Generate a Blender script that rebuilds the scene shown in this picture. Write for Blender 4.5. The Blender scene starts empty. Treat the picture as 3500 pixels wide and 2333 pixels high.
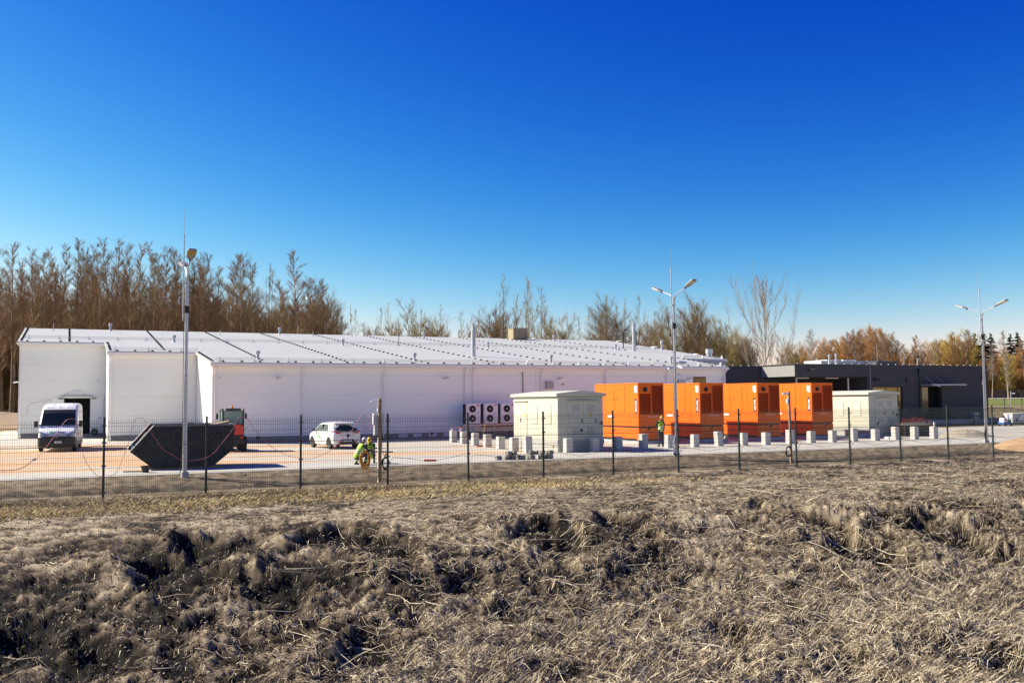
import bpy, math, random
import numpy as np
from mathutils import Vector, Matrix
R = math.radians
random.seed(7)
sc = bpy.context.scene
COL = sc.collection
# The world is the building grid: X runs along the warehouse front, Y into the site, Z up (metres).
# ---------------------------------------------------------------- camera
TH, PITCH, ROLL, CAM_Z = 0.431, 0.0626, -0.0085, 2.75
fw = Vector((0, math.cos(PITCH), math.sin(PITCH))); up = Vector((0, -math.sin(PITCH), math.cos(PITCH))); ri = Vector((1, 0, 0))
r_ = ri*math.cos(ROLL)+up*math.sin(ROLL); u_ = up*math.cos(ROLL)-ri*math.sin(ROLL)
rot = Matrix.Rotation(-TH, 3, 'Z')
r_, u_, fw = rot@r_, rot@u_, rot@fw
cam = bpy.data.cameras.new('camera'); camo = bpy.data.objects.new('camera', cam); COL.objects.link(camo)
cam.sensor_width = 36; cam.lens = 3222/3500*36; cam.clip_end = 5000; cam.clip_start = .1
m = Matrix((r_, u_, -fw)).transposed().to_4x4(); m.translation = (0, 0, CAM_Z); camo.matrix_world = m
sc.camera = camo
# ---------------------------------------------------------------- sun, sky, exposure
SUN = Vector((-1.06, .81, 1.0)).normalized()
w = bpy.data.worlds.new('World'); sc.world = w; w.use_nodes = True
nt = w.node_tree; bg = nt.nodes['Background']
sky = nt.nodes.new('ShaderNodeTexSky'); sky.sky_type = 'NISHITA'; sky.sun_disc = False
sky.sun_elevation = math.asin(SUN.z); sky.sun_rotation = math.atan2(SUN.x, SUN.y)
sky.air_density = 1.0; sky.dust_density = 0.3; sky.ozone_density = 3.0; sky.altitude = 100
# deepen the clear sky as on the photograph: each channel gets its own contrast
sp = nt.nodes.new('ShaderNodeSeparateColor'); cb = nt.nodes.new('ShaderNodeCombineColor'); nt.links.new(sky.outputs[0], sp.inputs[0])
for i, (k, g, gain, cap) in enumerate(((.238, 4.4, .92, 1.8), (.238, 2.85, .54, 1.9), (.238, 1.25, .74, 2.6))):
    a1 = nt.nodes.new('ShaderNodeMath'); a1.operation = 'MULTIPLY'; a1.inputs[1].default_value = k
    a2 = nt.nodes.new('ShaderNodeMath'); a2.operation = 'POWER'; a2.inputs[1].default_value = g
    a3 = nt.nodes.new('ShaderNodeMath'); a3.operation = 'MULTIPLY'; a3.inputs[1].default_value = gain
    # soft ceiling x*cap/(x+cap) keeps the horizon blue
    a4 = nt.nodes.new('ShaderNodeMath'); a4.operation = 'DIVIDE'; a6 = nt.nodes.new('ShaderNodeMath'); a6.operation = 'MULTIPLY_ADD'; a6.inputs[1].default_value = 1/cap; a6.inputs[2].default_value = 1.0
    nt.links.new(sp.outputs[i], a1.inputs[0]); nt.links.new(a1.outputs[0], a2.inputs[0]); nt.links.new(a2.outputs[0], a3.inputs[0]); nt.links.new(a3.outputs[0], a4.inputs[0]); nt.links.new(a3.outputs[0], a6.inputs[0]); nt.links.new(a6.outputs[0], a4.inputs[1])
    a5 = nt.nodes.new('ShaderNodeMath'); a5.operation = 'MULTIPLY'; a5.inputs[1].default_value = 1/.238; nt.links.new(a4.outputs[0], a5.inputs[0]); nt.links.new(a5.outputs[0], cb.inputs[i])
nt.links.new(cb.outputs[0], bg.inputs[0])
bg.inputs[1].default_value = 0.1
sl = bpy.data.lights.new('sun', 'SUN'); sl.energy = 4.0; sl.angle = R(.5); sl.color = (1, .935, .78)
so = bpy.data.objects.new('sun', sl); COL.objects.link(so); so.rotation_euler = SUN.to_track_quat('Z', 'Y').to_euler(); so.location = (0, 0, 60)
vs = sc.view_settings; vs.view_transform = 'Standard'; vs.look = 'None'; vs.exposure = 1.35; vs.gamma = 1; vs.use_curve_mapping = False
# ---------------------------------------------------------------- helpers
def tag(o, label=None, cat=None, group=None, kind=None):
    if label: o['label'] = label
    if cat: o['category'] = cat
    if group: o['group'] = group
    if kind: o['kind'] = kind
    return o
def empty(name, loc, rz=0):
    o = bpy.data.objects.new(name, None); COL.objects.link(o); o.location = loc; o.rotation_euler = (0, 0, rz); o.empty_display_size = .3
    return o
def copy_tree(o, parent=None):
    c = o.copy(); COL.objects.link(c)
    if parent is not None: c.parent = parent
    for ch in list(o.children): copy_tree(ch, c)
    return c
MATS = {}
def M(name, rgb, rough=.6, metal=0., var=.0, scale=6., bump=0., spec=.5, stretch=(1, 1, 1), trans=0., rgb2=None, bscale=None, emit=0.):
    if name in MATS: return MATS[name]
    m = bpy.data.materials.new(name); m.use_nodes = True; n = m.node_tree; b = n.nodes['Principled BSDF']
    b.inputs['Base Color'].default_value = (*rgb, 1); b.inputs['Roughness'].default_value = rough; b.inputs['Metallic'].default_value = metal
    b.inputs['Specular IOR Level'].default_value = spec
    if trans: b.inputs['Transmission Weight'].default_value = trans
    if emit: b.inputs['Emission Color'].default_value = (*rgb, 1); b.inputs['Emission Strength'].default_value = emit
    if var or bump or rgb2:
        tc = n.nodes.new('ShaderNodeTexCoord'); mp = n.nodes.new('ShaderNodeMapping'); mp.inputs['Scale'].default_value = stretch
        n.links.new(tc.outputs['Object'], mp.inputs[0])
        nz = n.nodes.new('ShaderNodeTexNoise'); nz.inputs['Scale'].default_value = scale; nz.inputs['Detail'].default_value = 5; nz.inputs['Roughness'].default_value = .65
        n.links.new(mp.outputs[0], nz.inputs['Vector'])
        if var or rgb2:
            cr = n.nodes.new('ShaderNodeValToRGB'); e = cr.color_ramp.elements; e[0].position = .3; e[1].position = .7
            e[0].color = (*[max(0, c*(1-var)) for c in rgb], 1); e[1].color = (*(rgb2 or [min(1, c*(1+var)) for c in rgb]), 1)
            n.links.new(nz.outputs['Fac'], cr.inputs[0]); n.links.new(cr.outputs[0], b.inputs['Base Color'])
        if bump:
            nb = n.nodes.new('ShaderNodeTexNoise'); nb.inputs['Scale'].default_value = bscale or scale*6; nb.inputs['Detail'].default_value = 4
            n.links.new(tc.outputs['Object'], nb.inputs['Vector'])
            bp = n.nodes.new('ShaderNodeBump'); bp.inputs['Strength'].default_value = bump; bp.inputs['Distance'].default_value = .02
            n.links.new(nb.outputs['Fac'], bp.inputs['Height']); n.links.new(bp.outputs[0], b.inputs['Normal'])
    MATS[name] = m
    return m
class MB:
    """collects faces; build() links them as one mesh object"""
    def __init__(s): s.v = []; s.f = []; s.m = []; s.T = None
    def add(s, vs, fs, m=0):
        k = len(s.v)
        if s.T is not None: vs = [tuple(s.T@Vector(p)) for p in vs]
        s.v += [tuple(p) for p in vs]; s.f += [tuple(i+k for i in f) for f in fs]; s.m += [m]*len(fs); return s
    def b(s, x0, x1, y0, y1, z0, z1, m=0):
        return s.add([(x0,y0,z0),(x1,y0,z0),(x1,y1,z0),(x0,y1,z0),(x0,y0,z1),(x1,y0,z1),(x1,y1,z1),(x0,y1,z1)],
                     [(0,3,2,1),(4,5,6,7),(0,1,5,4),(1,2,6,5),(2,3,7,6),(3,0,4,7)], m)
    def hexa(s, p, m=0):   # 8 points: bottom ring then top ring
        return s.add(p, [(0,3,2,1),(4,5,6,7),(0,1,5,4),(1,2,6,5),(2,3,7,6),(3,0,4,7)], m)
    def tube(s, pts, r, n=8, m=0, cap=True):
        pts = [Vector(p) for p in pts]; N = len(pts); rs = r if isinstance(r, (list, tuple)) else [r]*N
        vs = []; prev = None
        for i, p in enumerate(pts):
            t = (pts[min(i+1, N-1)]-pts[max(i-1, 0)]); t = t.normalized() if t.length > 1e-9 else Vector((0, 0, 1))
            if prev is None: a = t.orthogonal().normalized()
            else:
                a = prev-t*prev.dot(t); a = a.normalized() if a.length > 1e-6 else t.orthogonal().normalized()
            prev = a; c = t.cross(a)
            for k in range(n):
                q = 2*math.pi*(k+.5)/n; vs.append(p+a*math.cos(q)*rs[i]+c*math.sin(q)*rs[i])
        fs = [(i*n+k, i*n+(k+1) % n, (i+1)*n+(k+1) % n, (i+1)*n+k) for i in range(N-1) for k in range(n)]
        if cap: fs += [tuple(range(n-1, -1, -1)), tuple((N-1)*n+k for k in range(n))]
        return s.add(vs, fs, m)
    def cyl(s, p, q, r, n=12, m=0): return s.tube([p, q], r, n, m)
    def prism(s, poly, fn, d0, d1, m=0):   # poly of (a,b); fn(a,b,d)->xyz
        n = len(poly); vs = [fn(a, b_, d0) for a, b_ in poly]+[fn(a, b_, d1) for a, b_ in poly]
        return s.add(vs, [tuple(range(n)), tuple(range(2*n-1, n-1, -1))]+[(i, i+n, (i+1) % n+n, (i+1) % n) for i in range(n)], m)
    def lathe(s, prof, n=16, m=0, c=(0, 0, 0)):
        vs = [(c[0]+r*math.cos(2*math.pi*k/n), c[1]+r*math.sin(2*math.pi*k/n), c[2]+z) for r, z in prof for k in range(n)]
        N = len(prof); fs = [(i*n+k, i*n+(k+1) % n, (i+1)*n+(k+1) % n, (i+1)*n+k) for i in range(N-1) for k in range(n)]
        fs += [tuple(range(n-1, -1, -1)), tuple((N-1)*n+k for k in range(n))]
        return s.add(vs, fs, m)
    def loft(s, secs, m=0, cap=True):     # list of equal-length rings
        n = len(secs[0]); vs = [p for q in secs for p in q]
        fs = [(i*n+k, (i+1)*n+k, (i+1)*n+(k+1) % n, i*n+(k+1) % n) for i in range(len(secs)-1) for k in range(n)]
        if cap: fs += [tuple(range(n)), tuple((len(secs)-1)*n+k for k in range(n-1, -1, -1))]
        return s.add(vs, fs, m)
    def build(s, name, mats, parent=None, smooth=False, bevel=0., loc=None):
        me = bpy.data.meshes.new(name); me.from_pydata(s.v, [], s.f)
        mats = mats if isinstance(mats, (list, tuple)) else [mats]
        for mt in mats: me.materials.append(mt)
        if len(mats) > 1: me.polygons.foreach_set('material_index', s.m)
        me.update()
        if smooth:
            me.polygons.foreach_set('use_smooth', [True]*len(me.polygons))
            try: me.set_sharp_from_angle(angle=R(35))
            except Exception: pass
        o = bpy.data.objects.new(name, me); COL.objects.link(o)
        if parent is not None: o.parent = parent
        if loc: o.location = loc
        if bevel:
            bv = o.modifiers.new('bevel', 'BEVEL'); bv.width = bevel; bv.segments = 2; bv.limit_method = 'ANGLE'; bv.angle_limit = R(40); bv.harden_normals = False
        return o
def npmesh(name, V, F, mats, parent=None, mi=None, col=None, smooth=False):
    """V (n,3) array, F (k,3|4) array"""
    me = bpy.data.meshes.new(name); n = F.shape[1]
    me.vertices.add(len(V)); me.vertices.foreach_set('co', V.astype(np.float32).ravel())
    me.loops.add(F.size); me.loops.foreach_set('vertex_index', F.astype(np.int32).ravel())
    me.polygons.add(len(F)); me.polygons.foreach_set('loop_start', np.arange(0, F.size, n, dtype=np.int32)); me.polygons.foreach_set('loop_total', np.full(len(F), n, np.int32))
    for mt in (mats if isinstance(mats, (list, tuple)) else [mats]): me.materials.append(mt)
    if mi is not None: me.polygons.foreach_set('material_index', mi.astype(np.int32))
    if smooth: me.polygons.foreach_set('use_smooth', np.ones(len(F), bool))
    me.update(calc_edges=True)
    if col is not None:
        at = me.attributes.new('tone', 'FLOAT', 'POINT'); at.data.foreach_set('value', col.astype(np.float32))
    o = bpy.data.objects.new(name, me); COL.objects.link(o)
    if parent is not None: o.parent = parent
    return o
def text(s, name, mat, parent, origin, right, upv, height=None, width=None, bold=0.):
    c = bpy.data.curves.new('t', 'FONT'); c.body = s; c.extrude = .004; c.offset = bold; c.resolution_u = 3
    o = bpy.data.objects.new('t', c); COL.objects.link(o)
    bpy.context.view_layer.update()
    me = bpy.data.meshes.new_from_object(o.evaluated_get(bpy.context.evaluated_depsgraph_get()))
    bpy.data.objects.remove(o); bpy.data.curves.remove(c)
    xs = [v.co.x for v in me.vertices]; ys = [v.co.y for v in me.vertices]
    x0, x1, y0, y1 = min(xs), max(xs), min(ys), max(ys); a = width/(x1-x0); h = height/(y1-y0)
    rt = Vector(right).normalized(); uv = Vector(upv).normalized(); nn = rt.cross(uv)
    for v in me.vertices:
        q = v.co.copy(); v.co = Vector(origin)+rt*(q.x-x0)*a+uv*(q.y-y0)*h+nn*(q.z)
    me.name = name; me.materials.clear(); me.materials.append(mat)
    ob = bpy.data.objects.new(name, me); COL.objects.link(ob); ob.parent = parent
    return ob
# numpy value noise
def _h(ix, iy, s):
    n = (ix.astype(np.int64)*374761393+iy.astype(np.int64)*668265263+s*1442695041) & 0xffffffff
    n = ((n ^ (n >> 13))*1274126177) & 0xffffffff
    return ((n ^ (n >> 16)) & 0xffff)/65535.
def vnoise(x, y, s=0):
    ix = np.floor(x); iy = np.floor(y); fx = x-ix; fy = y-iy; fx = fx*fx*(3-2*fx); fy = fy*fy*(3-2*fy)
    a = _h(ix, iy, s); b = _h(ix+1, iy, s); c = _h(ix, iy+1, s); d = _h(ix+1, iy+1, s)
    return (a*(1-fx)+b*fx)*(1-fy)+(c*(1-fx)+d*fx)*fy
def fbm(x, y, s=0, o=4, lac=2.03, g=.5):
    t = 0; a = 1; w = 0
    for k in range(o):
        t = t+a*vnoise(x, y, s+k*17); w += a; a *= g; x, y = x*lac*.8-y*lac*.6+5.3, x*lac*.6+y*lac*.8+1.7
    return t/w
def ridged(x, y, s=0, o=4):
    t = 0; a = 1; w = 0
    for k in range(o):
        t = t+a*(1-np.abs(2*vnoise(x, y, s+k*13)-1)); w += a; a *= .5; x, y = x*1.7-y*1.1+3.1, x*1.1+y*1.7+7.9
    return t/w
def sstep(a, b, x):
    t = np.clip((x-a)/(b-a), 0, 1); return t*t*(3-2*t)
# ================================================================ ground
def base_h(v):
    xs = [-60, -6, 3, 6.5, 8.2, 10.5, 15.5, 17.2, 19, 24, 27.5, 29.5, 31.5, 33.5, 35.5, 38, 39.5]
    zs = [1.2, 1.15, .6, -1.35, -1.75, -1.45, -.28, .1, .3, .34, .33, .15, -.12, -.28, -.22, -.04, -.012]
    return np.interp(v, xs, zs)
BLOTS = [(632,1944,1.1),(1294,1870,.75),(744,1862,.9),(952,2018,.7),(1264,2219,.8),(1891,1847,1.0),(2120,1795,.9),(2500,2190,.6),(3297,1847,1.3),(2955,1907,1.0),(2754,1788,1.0),(60,2200,.6),(1600,2010,.5),(500,1880,.7),(1150,1830,.8),(1750,2120,.5),(2900,2330,.8),(3400,2290,.9),(1420,2150,.45),(300,2250,.5)]
def _blot_pos():
    out = []
    for x, y, r in BLOTS:
        d = fw+r_*((x-1750)/3222)+u_*((1166.5-y)/3222)
        t = 5.
        for k in range(200):
            p = Vector((0, 0, CAM_Z))+d*t
            if p.z < float(base_h(p.y)): break
            t += .1
        out.append((p.x, p.y, r))
    return out
BP = _blot_pos()
def terr(x, y):
    """height and soil tone (0 wet black soil .. 1 dry pale crust) of the rough bank in front of the yard"""
    z = base_h(y+1.1*(fbm(x*.16, y*.16, 3, 3)-.5)*sstep(23, 18, y))
    rough = sstep(25.5, 21, y)
    rr = .35+.65*sstep(20.5, 16.5, y)
    lum = fbm(x*.55, y*.55, 11, 3)-.5
    clod = ridged(x*1.5, y*1.5, 31, 5)
    fine = fbm(x*7, y*7, 51, 4)-.5
    vf = fbm(x*19, y*19, 71, 2)-.5
    rg = sstep(.15, .55, x/np.maximum(y, 1))
    z = z+rough*rr*rg*.22*(ridged(x*.85+4, y*.85, 205, 3)-.55)
    stk = ridged(x*2.0+y*1.1, y*5.5-x*1.2, 95, 3)
    patch = sstep(.42, .62, fbm(x*.33+9, y*.4, 91, 3))
    z = z+rough*rr*(.20*lum+(.08+.11*patch)*(clod-.62)+.11*fine*(.45+patch)+.085*vf+.055*(ridged(x*11, y*11, 87, 2)-.6)+.075*(stk-.6))
    z = z+(1-rough)*(.035*(fbm(x*1.2, y*2.2, 5, 4)-.5)+.018*(fbm(x*9, y*9, 6, 2)-.5))
    z = z+sstep(26, 28, y)*.10*(fbm(x*.12, y*.5, 8, 2)-.5)*sstep(39, 36, y)
    ke = sstep(39.3, 38.0, y); z = z*ke-.008*(1-ke)
    wet = np.zeros_like(x)
    for bx, by, r in BP:
        d = np.sqrt((x-bx)**2+((y-by)*.8)**2)/(r*.92)
        d = d+1.5*(fbm(x*1.6, y*1.6, 61, 4)-.5)
        k = sstep(1.15, .35, d)
        wet = np.maximum(wet, k)
        z = z-k*.24*r+sstep(1.7, 1.1, d)*sstep(.7, 1.1, d)*.10*r*ridged(x*3, y*3, 77, 3)
    tone = .47+1.3*(fbm(x*.8, y*.8, 41, 4)-.5)+.8*(clod-.62)+1.2*fine+1.0*(stk-.6)+.10*rg
    tone = tone+.14*sstep(16.5, 19, y)*sstep(20, 4, x)+.02-.18*patch*sstep(18, 16, y)
    tone = tone*(1-.85*wet)
    # the graded swale behind the fence: even brown soil, with the shade of its sun-averted slope painted darker
    band = sstep(31.2, 32.4, y+1.2*(fbm(x*.15, y*.2, 22, 3)-.5))*sstep(36.3, 34.6, y+1.0*(fbm(x*.1, y*.2, 23, 3)-.5))
    sw = .63+.6*(fbm(x*4, y*4, 44, 3)-.5)-.26*band
    k = sstep(25.8, 27.6, y)
    tone = tone*(1-k)+sw*k
    return z, np.clip(tone, 0, 1)
def soil_mat():
    m = bpy.data.materials.new('soil'); m.use_nodes = True; n = m.node_tree; b = n.nodes['Principled BSDF']
    at = n.nodes.new('ShaderNodeAttribute'); at.attribute_name = 'tone'
    tc = n.nodes.new('ShaderNodeTexCoord')
    nz = n.nodes.new('ShaderNodeTexNoise'); nz.inputs['Scale'].default_value = 9; nz.inputs['Detail'].default_value = 8; nz.inputs['Roughness'].default_value = .75
    n.links.new(tc.outputs['Object'], nz.inputs['Vector'])
    ma = n.nodes.new('ShaderNodeMath'); ma.operation = 'MULTIPLY_ADD'; ma.inputs[1].default_value = .55; ma.inputs[2].default_value = -.275
    n.links.new(nz.outputs['Fac'], ma.inputs[0])
    ad = n.nodes.new('ShaderNodeMath'); ad.operation = 'ADD'; n.links.new(ma.outputs[0], ad.inputs[0]); n.links.new(at.outputs['Fac'], ad.inputs[1])
    cr = n.nodes.new('ShaderNodeValToRGB'); cr.color_ramp.elements.remove(cr.color_ramp.elements[1])
    for i, (p, c) in enumerate([(0, (.005, .004, .003)), (.26, (.020, .0145, .009)), (.5, (.090, .067, .043)), (.7, (.19, .142, .090)), (1, (.36, .295, .20))]):
        e = cr.color_ramp.elements[0] if i == 0 else cr.color_ramp.elements.new(p)
        e.position = p; e.color = (*c, 1)
    n.links.new(ad.outputs[0], cr.inputs[0]); n.links.new(cr.outputs[0], b.inputs['Base Color'])
    vo = n.nodes.new('ShaderNodeTexNoise'); vo.inputs['Scale'].default_value = 45; vo.inputs['Detail'].default_value = 4
    n.links.new(tc.outputs['Object'], vo.inputs['Vector'])
    bp = n.nodes.new('ShaderNodeBump'); bp.inputs['Strength'].default_value = .8; bp.inputs['Distance'].default_value = .03
    n.links.new(vo.outputs['Fac'], bp.inputs['Height']); n.links.new(bp.outputs[0], b.inputs['Normal'])
    b.inputs['Roughness'].default_value = .95; b.inputs['Specular IOR Level'].default_value = .15
    return m
SOIL = soil_mat()
def build_bank():
    rows = []; y = 39.42
    while y > 4.5:
        rows.append(y); d = y/.9
        y -= max(.035, d*d*.00034)
    rows = np.array(rows+[4.4]); ncol = 760
    s = np.linspace(0, 1, ncol)
    Y = np.repeat(rows[:, None], ncol, 1); X = (-.14*Y-2.5)+s[None, :]*((1.5*Y+4)-(-.14*Y-2.5))
    z, tone = terr(X, Y)
    edge = np.minimum(sstep(0, .02, s), sstep(1, .98, s))[None, :]
    z = z*edge+(base_h(Y)-.05)*(1-edge)
    z[0, :] = -.014
    V = np.stack([X, Y, z], -1).reshape(-1, 3); nr = len(rows)
    i = np.arange((nr-1)*(ncol-1)); r = i//(ncol-1); c = i % (ncol-1); a = r*ncol+c
    F = np.stack([a, a+ncol, a+ncol+1, a+1], -1)
    o = npmesh('ground_bank', V, F, SOIL, col=tone.reshape(-1), smooth=True); tag(o, kind='structure')
build_bank()
GRASSM = M('dry_grass_ground', (.30, .235, .125), .95, rgb2=(.20, .15, .075), scale=.35, var=.1, bump=.6, bscale=8, spec=.1)
def build_ground():   # base sheet under and around everything, out to the horizon
    ys = [-400, -60, -6, 3, 6.5, 8.2, 10.5, 15.5, 17.2, 19, 24, 27.5, 29.5, 31.5, 33.5, 35.5, 38, 39.5, 60, 75, 90, 110, 130, 150, 170, 190, 215, 260, 400, 900, 3500]
    xs = [-3000, -800, -300, -150, -80, -40, -20, -5, 10, 30, 50, 65, 80, 95, 110, 130, 150, 180, 220, 300, 500, 1200, 3500]
    V = []
    for y in ys:
        for x in xs:
            z = float(base_h(y))-(.75 if y < 36 else .17) if y < 39.6 else -.045
            if y >= 39.6:
                d = .418*x+.9085*y          # distance along the viewing axis
                if x > 60: z += np.interp(d, [88, 100, 130, 150, 180, 200, 260, 3000], [0, .55, 1.15, 1.5, 2.25, 2.5, 2.6, 2.6])*min(1, (x-60)/22)
                elif y > 114: z += np.interp(y, [114, 150, 200, 3000], [0, .4, .7, .7])
            V.append((x, y, z))
    n = len(xs); F = [(r*n+c, r*n+c+1, (r+1)*n+c+1, (r+1)*n+c) for r in range(len(ys)-1) for c in range(n-1)]
    me = bpy.data.meshes.new('ground'); me.from_pydata(V, [], F); me.materials.append(GRASSM)
    me.polygons.foreach_set('use_smooth', [True]*len(me.polygons))
    o = bpy.data.objects.new('ground', me); COL.objects.link(o); tag(o, kind='structure')
    return V, xs, ys
GV, GXS, GYS = build_ground()
def gz(x, y):
    import bisect
    i = min(max(bisect.bisect(GXS, x)-1, 0), len(GXS)-2); j = min(max(bisect.bisect(GYS, y)-1, 0), len(GYS)-2); n = len(GXS)
    a = (x-GXS[i])/(GXS[i+1]-GXS[i]); b = (y-GYS[j])/(GYS[j+1]-GYS[j])
    z = lambda p, q: GV[q*n+p][2]
    return (z(i, j)*(1-a)+z(i+1, j)*a)*(1-b)+(z(i, j+1)*(1-a)+z(i+1, j+1)*a)*b
def paving_mat():
    m = bpy.data.materials.new('paving'); m.use_nodes = True; n = m.node_tree; b = n.nodes['Principled BSDF']; L = n.links.new
    tc = n.nodes.new('ShaderNodeTexCoord')
    br = n.nodes.new('ShaderNodeTexBrick'); br.inputs['Scale'].default_value = 2.5; br.inputs['Mortar Size'].default_value = .012
    br.inputs['Color1'].default_value = (.47, .44, .375, 1); br.inputs['Color2'].default_value = (.54, .50, .43, 1); br.inputs['Mortar'].default_value = (.33, .31, .28, 1)
    L(tc.outputs['Object'], br.inputs['Vector'])
    def noise(sx, sy, scale, rz, det=5, rough=.6):
        mp = n.nodes.new('ShaderNodeMapping'); mp.vector_type = 'TEXTURE'; mp.inputs['Rotation'].default_value = (0, 0, rz); mp.inputs['Scale'].default_value = (1/sx, 1/sy, 1)
        L(tc.outputs['Object'], mp.inputs[0])
        q = n.nodes.new('ShaderNodeTexNoise'); q.inputs['Scale'].default_value = scale; q.inputs['Detail'].default_value = det; q.inputs['Roughness'].default_value = rough
        L(mp.outputs[0], q.inputs['Vector']); return q
    big = noise(.12, .62, .5, R(-24.7)); med = noise(.35, 1.6, 1.3, R(-24.7)); fin = noise(1, 1, 9, 0)
    def math_(op, a, bb, c=None):
        q = n.nodes.new('ShaderNodeMath'); q.operation = op
        for i, v in enumerate((a, bb, c)):
            if v is None: continue
            if isinstance(v, (int, float)): q.inputs[i].default_value = v
            else: L(v, q.inputs[i])
        return q.outputs[0]
    s = math_('MULTIPLY_ADD', big.outputs['Fac'], .55, math_('MULTIPLY_ADD', med.outputs['Fac'], .35, math_('MULTIPLY', fin.outputs['Fac'], .10)))
    # the sand was tipped and swept out on the left part of the yard
    sep = n.nodes.new('ShaderNodeSeparateXYZ'); L(tc.outputs['Object'], sep.inputs[0])
    fx = n.nodes.new('ShaderNodeMapRange'); fx.inputs['From Min'].default_value = 3; fx.inputs['From Max'].default_value = 30; fx.inputs['To Min'].default_value = .045; fx.inputs['To Max'].default_value = -.055
    L(sep.outputs['X'], fx.inputs['Value'])
    fy = n.nodes.new('ShaderNodeMapRange'); fy.inputs['From Min'].default_value = 39.5; fy.inputs['From Max'].default_value = 46; fy.inputs['To Min'].default_value = -.16; fy.inputs['To Max'].default_value = 0
    L(sep.outputs['Y'], fy.inputs['Value'])
    fz = n.nodes.new('ShaderNodeMapRange'); fz.inputs['From Min'].default_value = 66; fz.inputs['From Max'].default_value = 80; fz.inputs['To Min'].default_value = 0; fz.inputs['To Max'].default_value = -.2
    L(sep.outputs['Y'], fz.inputs['Value'])
    s = math_('ADD', math_('ADD', s, fx.outputs[0]), math_('ADD', fy.outputs[0], fz.outputs[0]))
    cr = n.nodes.new('ShaderNodeValToRGB'); cr.color_ramp.elements[0].position = .475; cr.color_ramp.elements[1].position = .54
    cr.color_ramp.elements[0].color = (0, 0, 0, 1); cr.color_ramp.elements[1].color = (1, 1, 1, 1); L(s, cr.inputs[0])
    sc_ = n.nodes.new('ShaderNodeValToRGB'); e = sc_.color_ramp.elements; e[0].position = .3; e[0].color = (.40, .23, .115, 1); e[1].position = .7; e[1].color = (.62, .41, .235, 1)
    L(fin.outputs['Fac'], sc_.inputs[0])
    tone = noise(1, 1, .25, 0, 6, .7); tr = n.nodes.new('ShaderNodeMapRange'); tr.inputs['To Min'].default_value = .55; tr.inputs['To Max'].default_value = 1.3; L(tone.outputs['Fac'], tr.inputs['Value'])
    mul = n.nodes.new('ShaderNodeVectorMath'); mul.operation = 'SCALE'; L(br.outputs['Color'], mul.inputs[0]); L(tr.outputs[0], mul.inputs['Scale'])
    mx = n.nodes.new('ShaderNodeMixRGB'); L(cr.outputs[0], mx.inputs[0]); L(mul.outputs[0], mx.inputs[1]); L(sc_.outputs[0], mx.inputs[2])
    L(mx.outputs[0], b.inputs['Base Color']); b.inputs['Roughness'].default_value = .9; b.inputs['Specular IOR Level'].default_value = .2
    bp = n.nodes.new('ShaderNodeBump'); bp.inputs['Strength'].default_value = .4; bp.inputs['Distance'].default_value = .02
    L(fin.outputs['Fac'], bp.inputs['Height']); L(bp.outputs[0], b.inputs['Normal'])
    return m
PAV = paving_mat()
mb = MB()
mb.add([(-12, 39.35, 0), (62, 39.35, 0), (62, 113, 0), (-7, 113, 0), (-9, 76, 0), (-14, 60, 0)], [(0, 1, 2, 3, 4, 5)])
mb.add([(62, 39.35, 0), (110, 39.35, 0), (110, 70, 0), (92, 78, 0), (62, 78, 0)], [(0, 1, 2, 3, 4)])
tag(mb.build('yard', PAV), kind='structure')
KERB = M('kerb_concrete', (.45, .43, .40), .85, var=.15, scale=5)
mb = MB(); mb.b(-12, 110, 39.20, 39.348, -.16, .004); tag(mb.build('kerb', KERB), kind='structure')
# distant lawn and road on the right
LAWN = M('lawn', (.10, .155, .03), .95, rgb2=(.19, .20, .06), scale=.5, var=.2, bump=.6, bscale=6, spec=.1)
ROADM = M('distant_road', (.40, .37, .33), .9, var=.1, scale=1)
def strip_on_ground(name, mat, d0, d1, x0, x1, dz, nx=24, nd=6):
    V = []
    for j in range(nd+1):
        for i in range(nx+1):
            x = x0+(x1-x0)*i/nx; d = d0+(d1-d0)*j/nd; y = (d-.418*x)/.9085
            V.append((x, y, gz(x, y)+dz))
    F = [(j*(nx+1)+i, j*(nx+1)+i+1, (j+1)*(nx+1)+i+1, (j+1)*(nx+1)+i) for j in range(nd) for i in range(nx)]
    me = bpy.data.meshes.new(name); me.from_pydata(V, [], F); me.materials.append(mat); o = bpy.data.objects.new(name, me); COL.objects.link(o); tag(o, kind='structure')
strip_on_ground('lawn', LAWN, 146, 181, 96, 260, .05)
strip_on_ground('road', ROADM, 186, 197, 80, 320, .06)
WATER = M('ditch_water', (.03, .03, .025), .06, spec=.6)
mb = MB(); mb.add([(-5, 5, -1.52), (40, 5, -1.52), (40, 11.5, -1.52), (-5, 11.5, -1.52)], [(0, 1, 2, 3)]); tag(mb.build('ditch_water', WATER), kind='structure')
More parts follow.
